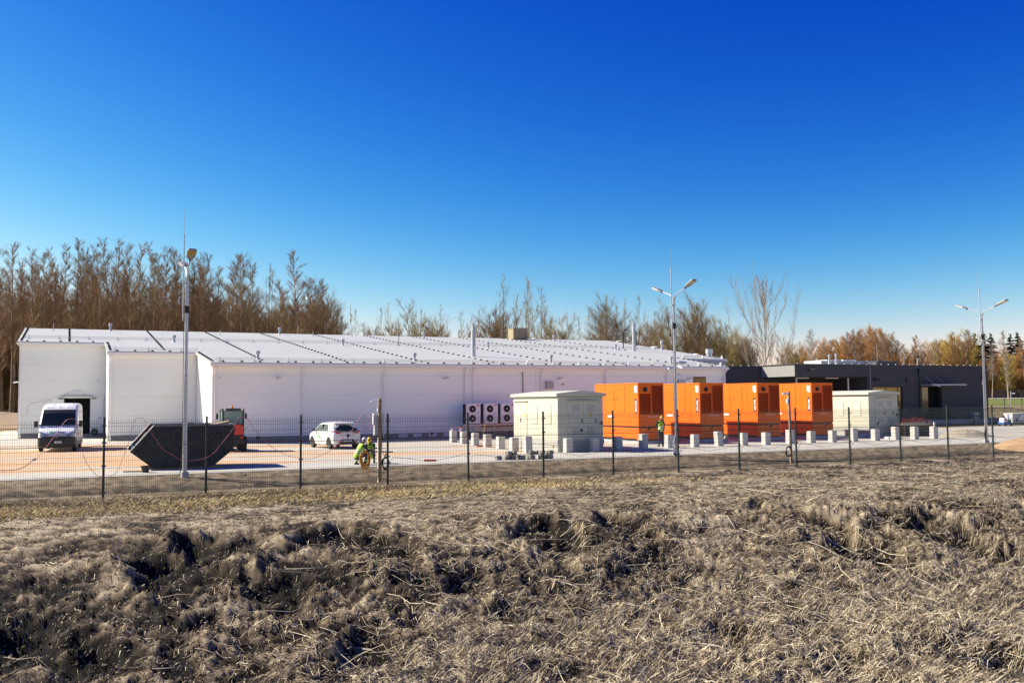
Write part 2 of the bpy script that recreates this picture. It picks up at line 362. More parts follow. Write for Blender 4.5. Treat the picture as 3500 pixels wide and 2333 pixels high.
# earth berm left of the warehouse
SAND = M('yellow_sand', (.55, .37, .21), .95, rgb2=(.42, .26, .13), var=.12, scale=1.6, bump=.9, bscale=14, spec=.1)
SANDG = M('grey_sand', (.44, .385, .29), .95, rgb2=(.34, .29, .21), var=.12, scale=2, bump=.9, bscale=16, spec=.1)
def heap(name, cx, cy, rx, ry, h, mat, label, rz=0, seed=1, n=46, m=70):
    V = [(0, 0)]; 
    a = np.linspace(0, 2*math.pi, m, endpoint=False); rr = np.linspace(0, 1.12, n)[:, None]
    X = rr*np.cos(a)[None]; Y = rr*np.sin(a)[None]
    prof = np.clip(1-rr, 0, 1)**.9*(1-.25*np.exp(-(rr*3)**2))
    asym = 1+.35*(fbm(X*1.2+seed, Y*1.2, seed, 3)-.5)*2*.6
    Z = h*prof*asym*1.15+.24*h*(fbm(X*6+seed, Y*6, seed+5, 5)-.5)*np.clip(1.2-rr, 0, 1)+.09*(fbm(X*20, Y*20, seed+9, 3)-.5)*np.clip(1.1-rr, 0, 1)
    Z = Z-.03*(rr > 1.03)
    edge = 1+.18*(fbm(np.cos(a)*1.6+seed, np.sin(a)*1.6, seed+3, 3)-.5)*2
    X = X*rx*edge[None]; Y = Y*ry*edge[None]
    V = np.stack([X, Y, Z], -1).reshape(-1, 3)
    i = np.arange((n-1)*m); r = i//m; c = i % m
    F = np.stack([r*m+c, (r+1)*m+c, (r+1)*m+(c+1) % m, r*m+(c+1) % m], -1)
    o = npmesh(name, V, F, mat, smooth=True); o.location = (cx, cy, 0); o.rotation_euler = (0, 0, rz); tag(o, label, 'sand heap'); return o
heap('sand_heap', 56.0, 46.6, 2.1, 1.5, .62, SANDG, 'low grey sand heap on the paving behind the right lamp post', seed=3)
heap('sand_heap', 50.6, 36.6, 4.3, 2.3, .95, SAND, 'yellow sand heap at the right edge in front of the kerb', seed=8).location.z = -.25
mb = MB()
EARTH = M('berm_earth', (.30, .20, .12), .95, rgb2=(.20, .13, .075), var=.1, scale=.8, bump=.8, bscale=4)
xs = np.linspace(-60, -4, 90); ys = np.linspace(0, 1, 16); X, T = np.meshgrid(xs, ys); Y = 118+T*34
Z = .1+1.5*np.sin(np.clip(T*1.15, 0, 1)*math.pi*.5)+.8*(fbm(X*.4, Y*.4, 4, 4)-.5)*sstep(0, .2, T)
n_ = 90; i = np.arange(15*89); r = i//89; c = i % 89; a = r*n_+c
o = npmesh('earth_berm', np.stack([X, Y, Z], -1).reshape(-1, 3), np.stack([a, a+1, a+n_+1, a+n_], -1), EARTH, smooth=True); tag(o, kind='structure')

# ---- loose straw, stubble and roots lying on the bank
def straw_mat(name, ramp):
    m = bpy.data.materials.new(name); m.use_nodes = True; n = m.node_tree; b = n.nodes['Principled BSDF']
    at = n.nodes.new('ShaderNodeAttribute'); at.attribute_name = 'tone'
    cr = n.nodes.new('ShaderNodeValToRGB'); cr.color_ramp.elements.remove(cr.color_ramp.elements[1])
    for i, (p, c) in enumerate(ramp):
        e = cr.color_ramp.elements[0] if i == 0 else cr.color_ramp.elements.new(p)
        e.position = p; e.color = (*c, 1)
    n.links.new(at.outputs['Fac'], cr.inputs[0]); n.links.new(cr.outputs[0], b.inputs['Base Color']); b.inputs['Roughness'].default_value = .8; b.inputs['Specular IOR Level'].default_value = .2
    return m
STRAW = straw_mat('straw', [(0, (.06, .043, .027)), (.35, (.20, .152, .10)), (.7, (.46, .375, .25)), (1, (.76, .66, .47))])
GREEN = straw_mat('grass_blades', [(0, (.22, .16, .07)), (.35, (.62, .48, .25)), (.8, (.44, .36, .15)), (1, (.17, .22, .045))])
rng = np.random.default_rng(5)
def blades(name, x, y, L, W, az, tilt, tone, mat, curve=.3, label=None, lift=.01):
    n = len(x); z0, _ = terr(x, y); K = 4
    V = np.zeros((n, K, 2, 3)); px, py = x.copy(), y.copy(); pz = z0+lift
    dz = np.zeros(n); side = np.stack([-np.sin(az), np.cos(az)], -1)
    bend = rng.normal(0, curve, n)
    for k in range(K):
        wv = W*(1-.75*(k/(K-1))**2)
        V[:, k, 0, 0] = px-side[:, 0]*wv/2; V[:, k, 0, 1] = py-side[:, 1]*wv/2; V[:, k, 0, 2] = pz
        V[:, k, 1, 0] = px+side[:, 0]*wv/2; V[:, k, 1, 1] = py+side[:, 1]*wv/2; V[:, k, 1, 2] = pz+W*.5
        a2 = az+bend*k; st = L/(K-1)
        px = px+np.cos(a2)*np.cos(tilt)*st; py = py+np.sin(a2)*np.cos(tilt)*st; nz = pz+np.sin(tilt)*st
        tz, _ = terr(px, py); pz = np.maximum(nz*(tilt > .35)+(tz+lift+.02*np.sin(k+bend*5))*(tilt <= .35), tz+lift)
        tilt = tilt*.75
    base = (np.arange(n)*K*2)[:, None]
    k = np.arange(K-1); q = np.stack([k*2, k*2+1, k*2+3, k*2+2], -1).reshape(1, -1)
    F = (base+q).reshape(-1, 4)
    o = npmesh(name, V.reshape(-1, 3), F, mat, col=np.repeat(tone, K*2)); tag(o, kind='stuff')
    if label: o['label'] = label
    return o
def scatter(n, y0, y1, dens=None, p=1.6):
    # more pieces close to the viewer's side of the bank, where single stalks can be seen
    t = rng.random(n*3); y = (y0**(1-p)+t*(y1**(1-p)-y0**(1-p)))**(1/(1-p)); x = rng.random(n*3)*(1.38*y+2.6)-.08*y-1.3
    if dens is not None:
        k = rng.random(n*3) < dens(x, y); x, y = x[k], y[k]
    return x[:n], y[:n]
# direction in which the mower laid the reeds
def lay(x, y): return -.5+2.2*(fbm(x*.25, y*.25, 15, 2)-.5)
right = lambda x, y: np.clip((x/np.maximum(y, 1)-.05)/.6, 0, 1)
def dens_straw(x, y):
    _, t = terr(x, y); d = .10+.90*sstep(.12, .75, right(x, y)+.9*(fbm(x*.35, y*.35, 101, 3)-.5)+.25*sstep(17, 10, y))
    return d*(.2+.8*(t > .12))
x, y = scatter(62000, 8.2, 24.5, dens_straw)
n = len(x)
blades('straw_litter', x, y, rng.uniform(.06, .38, n), rng.uniform(.005, .012, n), lay(x, y)+rng.normal(0, .75, n)+math.pi*(rng.random(n) < .5), np.abs(rng.normal(0, .24, n)), np.clip(rng.normal(.48, .24, n)+.22*right(x, y)*sstep(15, 10, y), 0, 1), STRAW, curve=.13, label='broken pale reed straw lying over the dug bank')
x, y = scatter(800, 9, 22, lambda x, y: .25+.75*right(x, y), 1.3); n = len(x)
blades('reed_stalks', x, y, rng.uniform(.4, 1.2, n), rng.uniform(.007, .013, n), lay(x, y)+rng.normal(0, .7, n), np.abs(rng.normal(0, .16, n)), np.clip(rng.normal(.58, .2, n)+.2*right(x, y), 0, 1), STRAW, curve=.14, label='long bent reed stalks strewn over the bank', lift=.03)
x, y = scatter(105000, 8.4, 25.5, None, 1.5); n = len(x)
blades('chopped_litter', x, y, rng.uniform(.02, .09, n), rng.uniform(.006, .016, n), rng.uniform(0, 6.28, n), np.abs(rng.normal(0, .6, n)), np.clip(rng.normal(.33, .27, n)+.12*right(x, y), 0, 1), STRAW, curve=.25, label='short chopped stems and root bits in the dug soil', lift=.004)
# stubble tufts in the lower right
def dens_tuft(x, y): return sstep(.30, .62, right(x, y)+.5*(fbm(x*.6, y*.6, 131, 3)-.5))*sstep(15.2, 12.0, y+.6*(fbm(x*.5, y*.5, 133, 2)-.5))*1.0
x, y = scatter(1500, 8.4, 16, dens_tuft, 1.2)
k = 14; x = np.repeat(x, k)+rng.normal(0, .07, len(x)*k); y = np.repeat(y, k)+rng.normal(0, .05, len(y)*k); n = len(x)
blades('stubble', x, y, rng.uniform(.08, .26, n), rng.uniform(.006, .011, n), rng.uniform(0, 6.28, n), rng.uniform(.7, 1.45, n), np.clip(rng.normal(.62, .18, n), 0, 1), STRAW, curve=.1, label='pale cut reed stubble standing on the lower bank')
# grass verge in front of the fence, thick on the left and thinning to the right
def dens_verge(x, y): return sstep(.98, .2, x/22+.9*(fbm(x*.5, y*1.1, 141, 4)-.5))*sstep(22.0, 22.9, y+1.0*(fbm(x*.5, y*.5, 143, 2)-.5)-.04*x)*sstep(26.3, 25.8, y)
t = rng.random(90000); x = rng.random(90000)*30-4; y = 21.5+t*5; kk = rng.random(90000) < dens_verge(x, y); x, y = x[kk], y[kk]; n = len(x)
blades('verge_grass', x, y, rng.uniform(.04, .15, n), rng.uniform(.008, .016, n), rng.uniform(0, 6.28, n), rng.uniform(.2, 1.2, n), np.clip(.24+1.1*(fbm(x*.7, y*1.5, 151, 3)-.42)+rng.normal(0, .16, n), 0, 1), GREEN, curve=.2, label='yellow and green winter grass along the foot of the fence')
# pebbles and crumbs
x, y = scatter(9000, 9, 38, None, 1.1); n = len(x); z, _ = terr(x, y)
ico = np.array([(1,0,0),(-1,0,0),(0,1,0),(0,-1,0),(0,0,1),(0,0,-1)], float); fi = np.array([(0,2,4),(2,1,4),(1,3,4),(3,0,4),(2,0,5),(1,2,5),(3,1,5),(0,3,5)])
s = rng.uniform(.008, .032, n)*np.where(rng.random(n) < .06, 2, 1)
V = (ico[None]*s[:, None, None]*rng.uniform(.6, 1.3, (n, 6, 1)))+np.stack([x, y, z], -1)[:, None]
F = (np.arange(n)*6)[:, None, None]+fi[None]
o = npmesh('soil_crumbs', V.reshape(-1, 3), F.reshape(-1, 3), SOIL, col=np.repeat(np.clip(rng.normal(.55, .25, n), 0, 1), 6)); tag(o, 'small stones and soil crumbs on the bank and swale', kind='stuff')
# ================================================================ white warehouse
WHITE = M('white_cladding', (.87, .875, .805), .45, var=.02, scale=.6, stretch=(1, 1, 3))
WSEAM = M('cladding_seam', (.62, .61, .60), .8)
WTRIM = M('white_trim', (.82, .80, .78), .4)
ROOFM = M('roof_membrane', (.41, .415, .395), .65, var=.04, scale=.35, stretch=(1, .3, 1), spec=.3)
GALV = M('galvanised_steel', (.50, .51, .52), .42, metal=.85, var=.12, scale=8)
ZINC = M('painted_grey_metal', (.42, .44, .45), .5, var=.08, scale=6)
BLACK = M('black_plastic', (.012, .012, .013), .5)
RUBBER = M('rubber', (.018, .018, .019), .8, var=.2, scale=12)
PLINTH = M('plinth_concrete', (.24, .235, .22), .85, var=.14, scale=2.5)
DKGREY = M('anthracite_render', (.050, .052, .056), .8, var=.10, scale=1.4, bump=.1, bscale=90)
PALEP = M('white_plastic', (.80, .80, .80), .35)
GLASSD = M('dark_glass', (.012, .016, .018), .04, spec=.9)
RED = M('red_paint', (.55, .03, .02), .4)
WOOD = M('raw_timber', (.55, .38, .20), .8, rgb2=(.40, .26, .13), var=.1, scale=5, stretch=(1, 1, .2))
S_ = .12
def rz(v): return 5.42+S_*(v-67.1)
wh = empty('warehouse', (0, 0, 0))
tag(wh, 'long white clad warehouse with a stepped left end and a pale low pitched roof', 'warehouse')
def wall_run(mb, p, q, ztop, zt2=None, z0=.42, bay=6.0, row=1.42, th=.06, out=None):
    """sandwich panels between plan points p and q; ztop at p, zt2 at q"""
    p = Vector(p); q = Vector(q); zt2 = ztop if zt2 is None else zt2; d = (q-p); L = d.length; d.normalize(); nrm = Vector((d.y, -d.x))
    g = .007; n = max(1, round(L/bay)); 
    bk = [(p-nrm*.03), (q-nrm*.03), (q-nrm*.25), (p-nrm*.25)]
    mb.hexa([(bk[0].x, bk[0].y, z0), (bk[1].x, bk[1].y, z0), (bk[2].x, bk[2].y, z0), (bk[3].x, bk[3].y, z0), (bk[0].x, bk[0].y, ztop), (bk[1].x, bk[1].y, zt2), (bk[2].x, bk[2].y, zt2), (bk[3].x, bk[3].y, ztop)], 1)
    for i in range(n):
        gg = g if n > 3 else 0; a = L*i/n+gg; b = L*(i+1)/n-gg; A = p+d*a; B = p+d*b
        ta = ztop+(zt2-ztop)*a/L; tb = ztop+(zt2-ztop)*b/L; z = z0
        while z < max(ta, tb)-.02:
            z1 = z+row-2*g
            za, zb = min(z1, ta-.001), min(z1, tb-.001)
            if za > z or zb > z:
                za = max(za, z); zb = max(zb, z)
                I = nrm*th
                mb.hexa([(A.x, A.y, z), (B.x, B.y, z), (B.x-I.x, B.y-I.y, z), (A.x-I.x, A.y-I.y, z), (A.x, A.y, za), (B.x, B.y, zb), (B.x-I.x, B.y-I.y, zb), (A.x-I.x, A.y-I.y, za)], 0)
            z += row
AX0, AX1, AY = -4.45, 2.05, 87.0; BY = 76.65; CX0, CY = 8.3, 67.1; CX1 = 51.34; CX1b = 53.12; BX1 = 58.58; RX1 = 64.8; RY = 109.5; RX0 = -5.0; HY = 124.
mb = MB()
# A front wall leaves an opening for the double door
wall_run(mb, (AX0, AY), (-1.07, AY), rz(AY)-.02, bay=9); wall_run(mb, (.92, AY), (AX1-.02, AY), rz(AY)-.02, bay=9)
wall_run(mb, (-1.07, AY), (.92, AY), rz(AY)-.02, z0=3.26, bay=9)
wall_run(mb, (AX1, BY), (CX0-.02, BY), rz(BY)-.02, bay=6.3)
wall_run(mb, (CX0, CY), (CX1, CY), rz(CY)-.02, bay=6.12)
wall_run(mb, (AX1, AY), (AX1, BY+.002), rz(AY)-.03, rz(BY)-.03, bay=5.2)
wall_run(mb, (CX0, BY), (CX0, CY+.002), rz(BY)-.03, rz(CY)-.03, bay=4.8)
wall_run(mb, (RX0, RY), (AX0, AY+.002), rz(RY)-.03, rz(AY)-.03, bay=5.6)
wall_run(mb, (CX1, CY+.002), (CX1b, BY), rz(CY)-.03, rz(BY)-.03, bay=4.8)
wall_run(mb, (CX1b, BY), (BX1, BY), rz(BY)-.02, bay=5.4)
wall_run(mb, (BX1, BY+.002), (RX1, RY), rz(BY)-.03, rz(RY)-.03, bay=5.5)
wall_run(mb, (RX1, RY), (RX1, HY), rz(RY)-.03, rz(2*RY-HY)-.03, bay=5); wall_run(mb, (RX0, HY), (RX0, RY), rz(2*RY-HY)-.03, rz(RY)-.03, bay=5)
wall_run(mb, (RX1, HY), (RX0, HY), rz(2*RY-HY)-.03)
mb.build('wall', [WHITE, WSEAM], wh)
def plb(x0, x1, y0, y1=None):
    mb = MB(); mb.b(x0, x1, y0+.03, y0+.3 if y1 is None else y1, -.1, .42); mb.build('plinth', PLINTH, wh)
plb(AX0+.05, -1.07, AY); plb(.92, AX1, AY); plb(AX1+.03, CX0, BY); plb(CX0+.03, CX1, CY); plb(AX1+.03, AX1+.3, BY+.28, AY); plb(CX0+.03, CX0+.3, CY+.28, BY); plb(CX1b, BX1, BY)
# roof: one pitched slab with the stepped outline
def rp(pts, dz0=0., dz1=.16):
    n = len(pts); vs = [(x, y, rz(y if y <= RY else 2*RY-y)+dz0) for x, y in pts]+[(x, y, rz(y if y <= RY else 2*RY-y)+dz1) for x, y in pts]
    return vs, [tuple(range(n-1, -1, -1)), tuple(range(n, 2*n))]+[(i, (i+1) % n, (i+1) % n+n, i+n) for i in range(n)]
mb = MB()
for P in ([(CX0-.14, CY-.28), (CX1+.10, CY-.28), (CX1b+.13, BY), (CX0-.14, BY)],
          [(AX1-.14, BY-.28), (CX0-.141, BY-.28), (CX0-.141, BY), (CX0-.14, BY+.001), (CX1b+.13, BY+.001), (CX1b+.08, BY-.28), (BX1+.10, BY-.28), (60.55, AY), (AX1-.14, AY)],
          [(AX0-.16, AY-.28), (AX1-.141, AY-.28), (AX1-.141, AY), (AX1-.14, AY+.001), (60.55, AY+.001), (RX1+.15, RY), (RX0-.15, RY)],
          [(RX0-.15, RY+.001), (RX1+.15, RY+.001), (RX1+.15, HY+.3), (RX0-.15, HY+.3)]):
    vs, fs = rp(P); mb.add(vs, fs)
mb.build('roof', ROOFM, wh)
for (x0, x1, y) in ((CX0-.2, CX1+.1, CY), (AX1-.2, CX0-.15, BY), (AX0-.2, AX1-.15, AY), (CX1b+.1, BX1+.12, BY)):
    mb = MB(); z = rz(y-.28)
    pr = [(-.02, .0), (-.02, -.12), (-.06, -.15), (-.12, -.15), (-.16, -.12), (-.16, .02), (-.145, .02), (-.145, -.11), (-.035, -.11), (-.035, .0)]
    mb.prism([(y-.28+a, z+b_+.05) for a, b_ in pr], lambda a, b_, d: (d, a, b_), x0, x1)
    mb.build('gutter', WTRIM, wh)
    mb = MB(); mb.b(x0+.1, x1-.05, y-.27, y-.001, z-.20, z-.012); mb.build('fascia', WTRIM, wh)
def downpipe(x, y, z1, s=.055):
    mb = MB(); mb.tube([(x, y-.32, z1+.02), (x, y-.32, z1-.14), (x, y-.11, z1-.42), (x, y-.11, .25), (x, y-.22, .1)], s, 8)
    for z in (1.2, 3., 4.6): mb.b(x-.075, x+.075, y-.17, y-.001, z, z+.03)
    mb.lathe([(.09, 0), (.13, .12)], 10, 0, (x, y-.32, z1-.08))
    mb.build('downpipe', WTRIM, wh, smooth=True)
for x in (8.46, 14.43, 20.37, 26.84, 27.49, 33.31, 39.22, 45.16, 51.15): downpipe(x, CY, rz(CY)-.2)
downpipe(2.2, BY, rz(BY)-.2); downpipe(-4.28, AY, rz(AY)-.2); downpipe(58.4, BY, rz(BY)-.2)
# corner trims
for x, y, z in ((CX0, CY, rz(CY)), (AX1, BY, rz(BY)), (AX0, AY, rz(AY)), (CX1, CY, rz(CY))):
    mb = MB(); s = 1 if x != CX1 else -1
    a, b_ = sorted((x-.012*s, x+.16*s)); mb.b(a, b_, y-.012, y+.005, .42, z-.16)
    mb.b(x-.012 if s > 0 else x, x if s > 0 else x+.012, y, y+.16, .42, z-.16); mb.build('corner_trim', WTRIM, wh)
# snow guards: three rails on brackets
def snow_guard(x0, x1, y):
    mb = MB(); z = rz(y)+.16
    for k in (0, 1, 2): mb.tube([(x0, y+.03*k, z+.09+.085*k), (x1, y+.03*k, z+.09+.085*k)], .014, 5)
    x = x0+.3
    while x < x1:
        mb.hexa([(x-.02, y-.05, z), (x+.02, y-.05, z), (x+.02, y+.32, z+.035), (x-.02, y+.32, z+.035), (x-.02, y-.02, z+.32), (x+.02, y-.02, z+.32), (x+.02, y+.12, z+.32), (x-.02, y+.12, z+.32)])
        mb.b(x-.11, x+.11, y-.1, y+.36, z-.03, z+.012+.03); x += 2.35
    mb.build('snow_guard', GALV, wh)
snow_guard(CX0+.2, CX1-.1, CY+.25); snow_guard(AX1+.1, CX0+.1, BY+.1); snow_guard(AX0+.2, 60.4, 90.7); snow_guard(CX1b+.3, BX1-.1, BY+.1); 
# roof anchors (black cleats) in rows up the slope and along the eaves
spots = []
for x in np.arange(9.0, 51, 1.24): spots.append((x, CY+.02, 0))
for x in np.arange(2.6, 8.2, 1.24): spots.append((x, BY-.02, 0))
for x in np.arange(-3.9, 2, 1.24): spots.append((x, AY+.05, 0))
for k in range(1, 10):
    x0 = 6*k+.15; y = (CY if x0 > 8 else BY)+1.5
    while y < RY-.4:
        xx = x0-.3+(y-CY)*.018
        if xx < CX1-1+(y-CY)*.185: spots.append((xx, y, 1))
        y += 1.32
for y in np.arange(CY+.6, BY, 1.0): spots.append((CX0+.05, y, 1))
for y in np.arange(BY+.6, AY, 1.0): spots.append((AX1+.1, y, 1))
for y in np.arange(AY+.6, RY, 1.3): spots.append((AX0+.1-(y-AY)*.022, y, 1)); spots.append((-.75-(y-AY)*.01, y, 1))
for y in np.arange(CY+.6, BY, 1.1): spots.append((CX1-.15+(y-CY)*.185, y, 1))
for y in np.arange(BY+.6, RY, 1.3): spots.append((BX1-.15+(y-BY)*.189, y, 1))
spots.sort(key=lambda s: s[0]**2+s[1]**2)
def cleat_mb(mb, x, y):
    z = rz(y)+.15; mb.hexa([(x-.11, y-.11, z), (x+.11, y-.11, z), (x+.11, y+.11, z+.03), (x-.11, y+.11, z+.03), (x-.05, y-.08, z+.11), (x+.05, y-.08, z+.11), (x+.06, y+.08, z+.08), (x-.06, y+.08, z+.08)])
mb = MB(); x, y, _ = spots[0]; mb2 = MB(); mb2.hexa([(-.10, -.10, 0), (.10, -.10, 0), (.10, .10, .03), (-.10, .10, .03), (-.05, -.08, .11), (.05, -.08, .11), (.06, .08, .08), (-.06, .08, .08)])
c0 = mb2.build('roof_anchor', BLACK, wh); c0.location = (x, y, rz(y)+.15)
for x, y, _ in spots[1:95]:
    c = c0.copy(); c.location = (x, y, rz(y)+.15); COL.objects.link(c)
mb = MB(); [cleat_mb(mb, x, y) for x, y, _ in spots[95:]]
tag(mb.build('roof_anchors', BLACK, wh), kind='stuff')
# vents and flues
vents = [(11.83, 70.07, .62), (20.49, 107.3, .8), (22.97, 88.84, .62), (23.8, 70.02, .62), (37.29, 106.23, .7), (37.96, 88.46, .62), (35.76, 70.04, .62), (54.93, 106.7, .7), (53.22, 88.68, .62), (47.6, 69.88, .62), (2.92, 107.3, .8), (7.68, 88.99, .66), (60.2, 90.15, 1.1)]
mb = MB(); mb.lathe([(.16, 0), (.13, .06), (.10, .1), (.10, .40), (.17, .44), (.17, .66), (.10, .70)], 12); v0 = mb.build('roof_vent', ZINC, wh, smooth=True)
for i, (x, y, h) in enumerate(vents):
    c = v0 if i == 0 else v0.copy()
    if i: COL.objects.link(c)
    c.location = (x, y, rz(y)+.14); c.scale = (1, 1, h/.68)
for x, y, h in ((31.06, 75.56, 2.9), (54.75, 87.34, 3.05)):
    mb = MB(); mb.lathe([(.30, -.05), (.30, .02), (.19, .04), (.19, .9)], 14, 0); mb.lathe([(.19, .9), (.19, h-.55), (.13, h-.5), (.13, h-.28)], 14, 1); mb.lathe([(.17, h-.28), (.17, h-.04), (.1, h)], 14, 0)
    o = mb.build('flue', [GALV, M('flue_cladding', (.42, .43, .44), .45)], wh, smooth=True); o.location = (x, y, rz(y)+.15)
    mb = MB()
    for zz in (1.0, 2.1): mb.tube([(0, 0, zz), (-.55, .1, zz-.05)], .012, 5); 
    for s in (-1, 1): mb.tube([(0, 0, 2.1), (.5*s, .9, .1)], .008, 4)
    mb.build('flue_brace', GALV, o)
mb = MB(); mb.lathe([(.30, 0), (.30, .25), (.38, .28), (.38, .75), (.3, .8)], 16); o = mb.build('roof_fan', GALV, wh, smooth=True); o.location = (59.3, 80.1, rz(80.1)+.15)
mb = MB(); mb.b(-1.0, 1.0, -.8, .8, 0, 1.35); mb.b(-1.05, 1.05, -.85, .85, 1.35, 1.42); o = mb.build('roof_hatch', M('weathered_box', (.30, .24, .14), .8, var=.2, scale=3), wh, bevel=.02); o.location = (50.3, 107.6, rz(107.6)+.14)
for x, y, h in ((23.63, 104.38, .6), (-2.4, 104.87, .8), (28.93, 89.93, 1.1), (13.6, 104, .5), (45.0, 104.5, .5)):
    mb = MB(); mb.lathe([(.10, 0), (.10, .05), (.035, .07), (.03, h)], 8); o = mb.build('air_rod', BLACK if h > 1 else GALV, wh); o.location = (x, y, rz(y)+.15)
# ladder hoop behind the far flue
mb = MB()
for s in (-.85, .85): mb.tube([(s, 0, 0), (s, 0, 2.0), (s*.75, 0, 2.15), (s*.45, 0, 2.15)], .055, 6)
o = mb.build('ladder_hoop', BLACK, wh); o.location = (56.8, 91.5, rz(91.5)+.15)
# wall lamps, boxes, cameras, cable
def wall_lamp(x, y, z, parent, mat=None):
    mb = MB(); mb.b(-.05, .05, -.10, 0, -.06, .06); mb.tube([(0, -.05, .02), (0, -.28, .05)], .025, 6)
    mb.hexa([(-.11, -.30, .03), (.11, -.30, .03), (.11, -.24, .0), (-.11, -.24, .0), (-.11, -.30, .06), (.11, -.30, .06), (.11, -.24, .07), (-.11, -.24, .07)])
    mb.hexa([(-.15, -.72, .08), (.15, -.72, .08), (.13, -.28, .01), (-.13, -.28, .01), (-.14, -.72, .11), (.14, -.72, .11), (.13, -.28, .075), (-.13, -.28, .075)])
    o = mb.build('wall_lamp', mat or ZINC, parent); o.location = (x, y, z)
    l = MB(); l.hexa([(-.11, -.68, .068), (.11, -.68, .068), (.10, -.40, .018), (-.10, -.40, .018), (-.11, -.68, .074), (.11, -.68, .074), (.10, -.40, .024), (-.10, -.40, .024)]); l.build('lens', M('lamp_lens', (.75, .62, .35), .2), o); return o
for x in (12.69, 25.19, 34.9, 47.35): wall_lamp(x, CY-.002, 4.45, wh)
def cctv(parent, loc, az, tilt=-.25, name='camera', s=1.):
    s *= .72
    """bullet camera on a bracket; az = direction it looks"""
    mb = MB(); d = Vector((math.cos(az)*math.cos(tilt), math.sin(az)*math.cos(tilt), math.sin(tilt))); p = Vector((0, 0, 0))
    mb.tube([p, p+Vector((d.x, d.y, 0))*.10*s], .055*s, 10, 0); mb.tube([p+Vector((d.x, d.y, 0))*.08*s, p+Vector((d.x*.16, d.y*.16, .02))*s], .03*s, 8, 0)
    a = p+Vector((d.x*.15, d.y*.15, .04))*s; mb.tube([a, a+d*.30*s, a+d*.38*s], [.062*s, .066*s, .05*s], 12, 0); mb.tube([a+d*.375*s, a+d*.39*s], .045*s, 12, 1)
    mb.tube([a+Vector((0, 0, .02))*s, a+d*.44*s+Vector((0, 0, .025))*s], .07*s, 4, 0)
    o = mb.build(name, [PALEP, BLACK], parent, smooth=True); o.location = loc; return o
cctv(wh, (8.72, CY-.02, 4.45), R(-75)); cctv(wh, (1.5, AY-.02, 4.7), R(-105)); cctv(wh, (AX0-.02, AY+.4, 4.6), R(195)); cctv(wh, (50.75, CY-.02, 4.42), R(-60))
mb = MB(); mb.b(33.72, 34.32, CY-.32, CY-.001, 3.66, 4.24); mb.build('wall_box', M('wall_box_paint', (.42, .37, .36), .5), wh, bevel=.015)
mb = MB(); mb.b(46.25, 46.95, CY-.30, CY-.001, 3.7, 4.36); mb.build('wall_box', M('wall_box_grey', (.46, .45, .45), .5), wh, bevel=.015)
mb = MB(); mb.cyl((35.3, CY, 4.02), (35.3, CY-.14, 4.02), .09, 14); mb.build('vent_pipe', ZINC, wh, smooth=True)
mb = MB(); mb.tube([(31.74, CY-.06, 5.0), (31.74, CY-.06, .8)], .03, 6); mb.build('cable_conduit', BLACK, wh)
mb = MB(); fr = MATS.get('door_frame') or M('door_frame', (.16, .05, .02), .6)
mb.b(47.95, 49.25, CY-.03, CY-.002, 3.6, 4.66, 0); mb.b(48.05, 49.15, CY-.045, CY-.03, 3.6, 4.56, 1); mb.build('high_shutter', [fr, M('amber_board', (.30, .19, .04), .5, var=.2, scale=4)], wh)
mb = MB()
for i, x in enumerate((21.6, 22.7, 23.9, 25.1)): mb.b(x, x+.66, CY-.0, CY+.029, .10, .36)
mb.build('plinth_vent', M('pale_blue_louvre', (.60, .64, .70), .5), wh)
# double door in the left block: dark opening, two white leaves folded back
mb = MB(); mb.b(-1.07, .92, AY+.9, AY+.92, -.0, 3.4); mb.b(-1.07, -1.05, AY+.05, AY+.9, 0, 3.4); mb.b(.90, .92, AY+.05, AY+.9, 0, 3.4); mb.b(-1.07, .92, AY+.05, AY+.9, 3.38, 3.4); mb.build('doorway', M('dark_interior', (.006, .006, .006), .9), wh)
for x0, x1, hx in ((.96, 1.92, 1.78), (-2.05, -1.11, -1.98)):
    mb = MB(); mb.b(x0, x1, AY-.10, AY-.04, .28, 3.36); d = mb.build('door', WHITE, wh, bevel=.01)
    mb = MB(); mb.b(hx-.02, hx+.02, AY-.14, AY-.10, 1.55, 1.62); mb.tube([(hx, AY-.14, 1.6), (hx-.22, AY-.16, 1.6)], .022, 6); mb.build('handle', BLACK, d)
    mb = MB()
    for z in (.7, 1.9, 3.0): mb.tube([(x1 if x0 > 0 else x0, AY-.07, z), (x1 if x0 > 0 else x0, AY-.07, z+.14)], .025, 6)
    mb.build('hinge', GALV, d)
    mb = MB(); mb.b(x0+(.02 if x0 > 0 else .55), x0+(.42 if x0 > 0 else .95), AY-.18, AY-.10, 3.2, 3.27); mb.build('door_closer', BLACK, d)
mb = MB(); mb.b(-1.3, 1.15, AY-.25, AY-.001, 3.42, 3.48); mb.b(-1.1, .95, AY-.12, AY-.001, 3.485, 3.53); mb.build('door_canopy', ZINC, wh)
mb = MB(); mb.b(-.25, 0, AY-.12, AY-.001, 3.75, 3.98); mb.tube([(-1.15, AY-.05, 3.5), (-.25, AY-.08, 3.95)], .015, 5, 1); mb.tube([(0, AY-.08, 3.98), (.3, AY-.08, 3.75), (.55, AY-.06, 3.5)], .015, 5, 1)
mb.tube([(-1.9, AY-.06, 3.2), (-2.6, AY-.06, 3.02), (-3.5, AY-.05, 2.86), (-3.75, AY-.05, 2.7), (-3.8, AY-.05, 1.9)], .015, 5, 1); mb.build('junction_box', [PALEP, ZINC], wh)
mb = MB(); mb.b(-1.3, 2.0, AY-1.0, AY+.05, -.01, .16); mb.b(-1.1, 1.9, AY-.5, AY+.9, .16, .28); mb.build('door_step', PLINTH, wh)
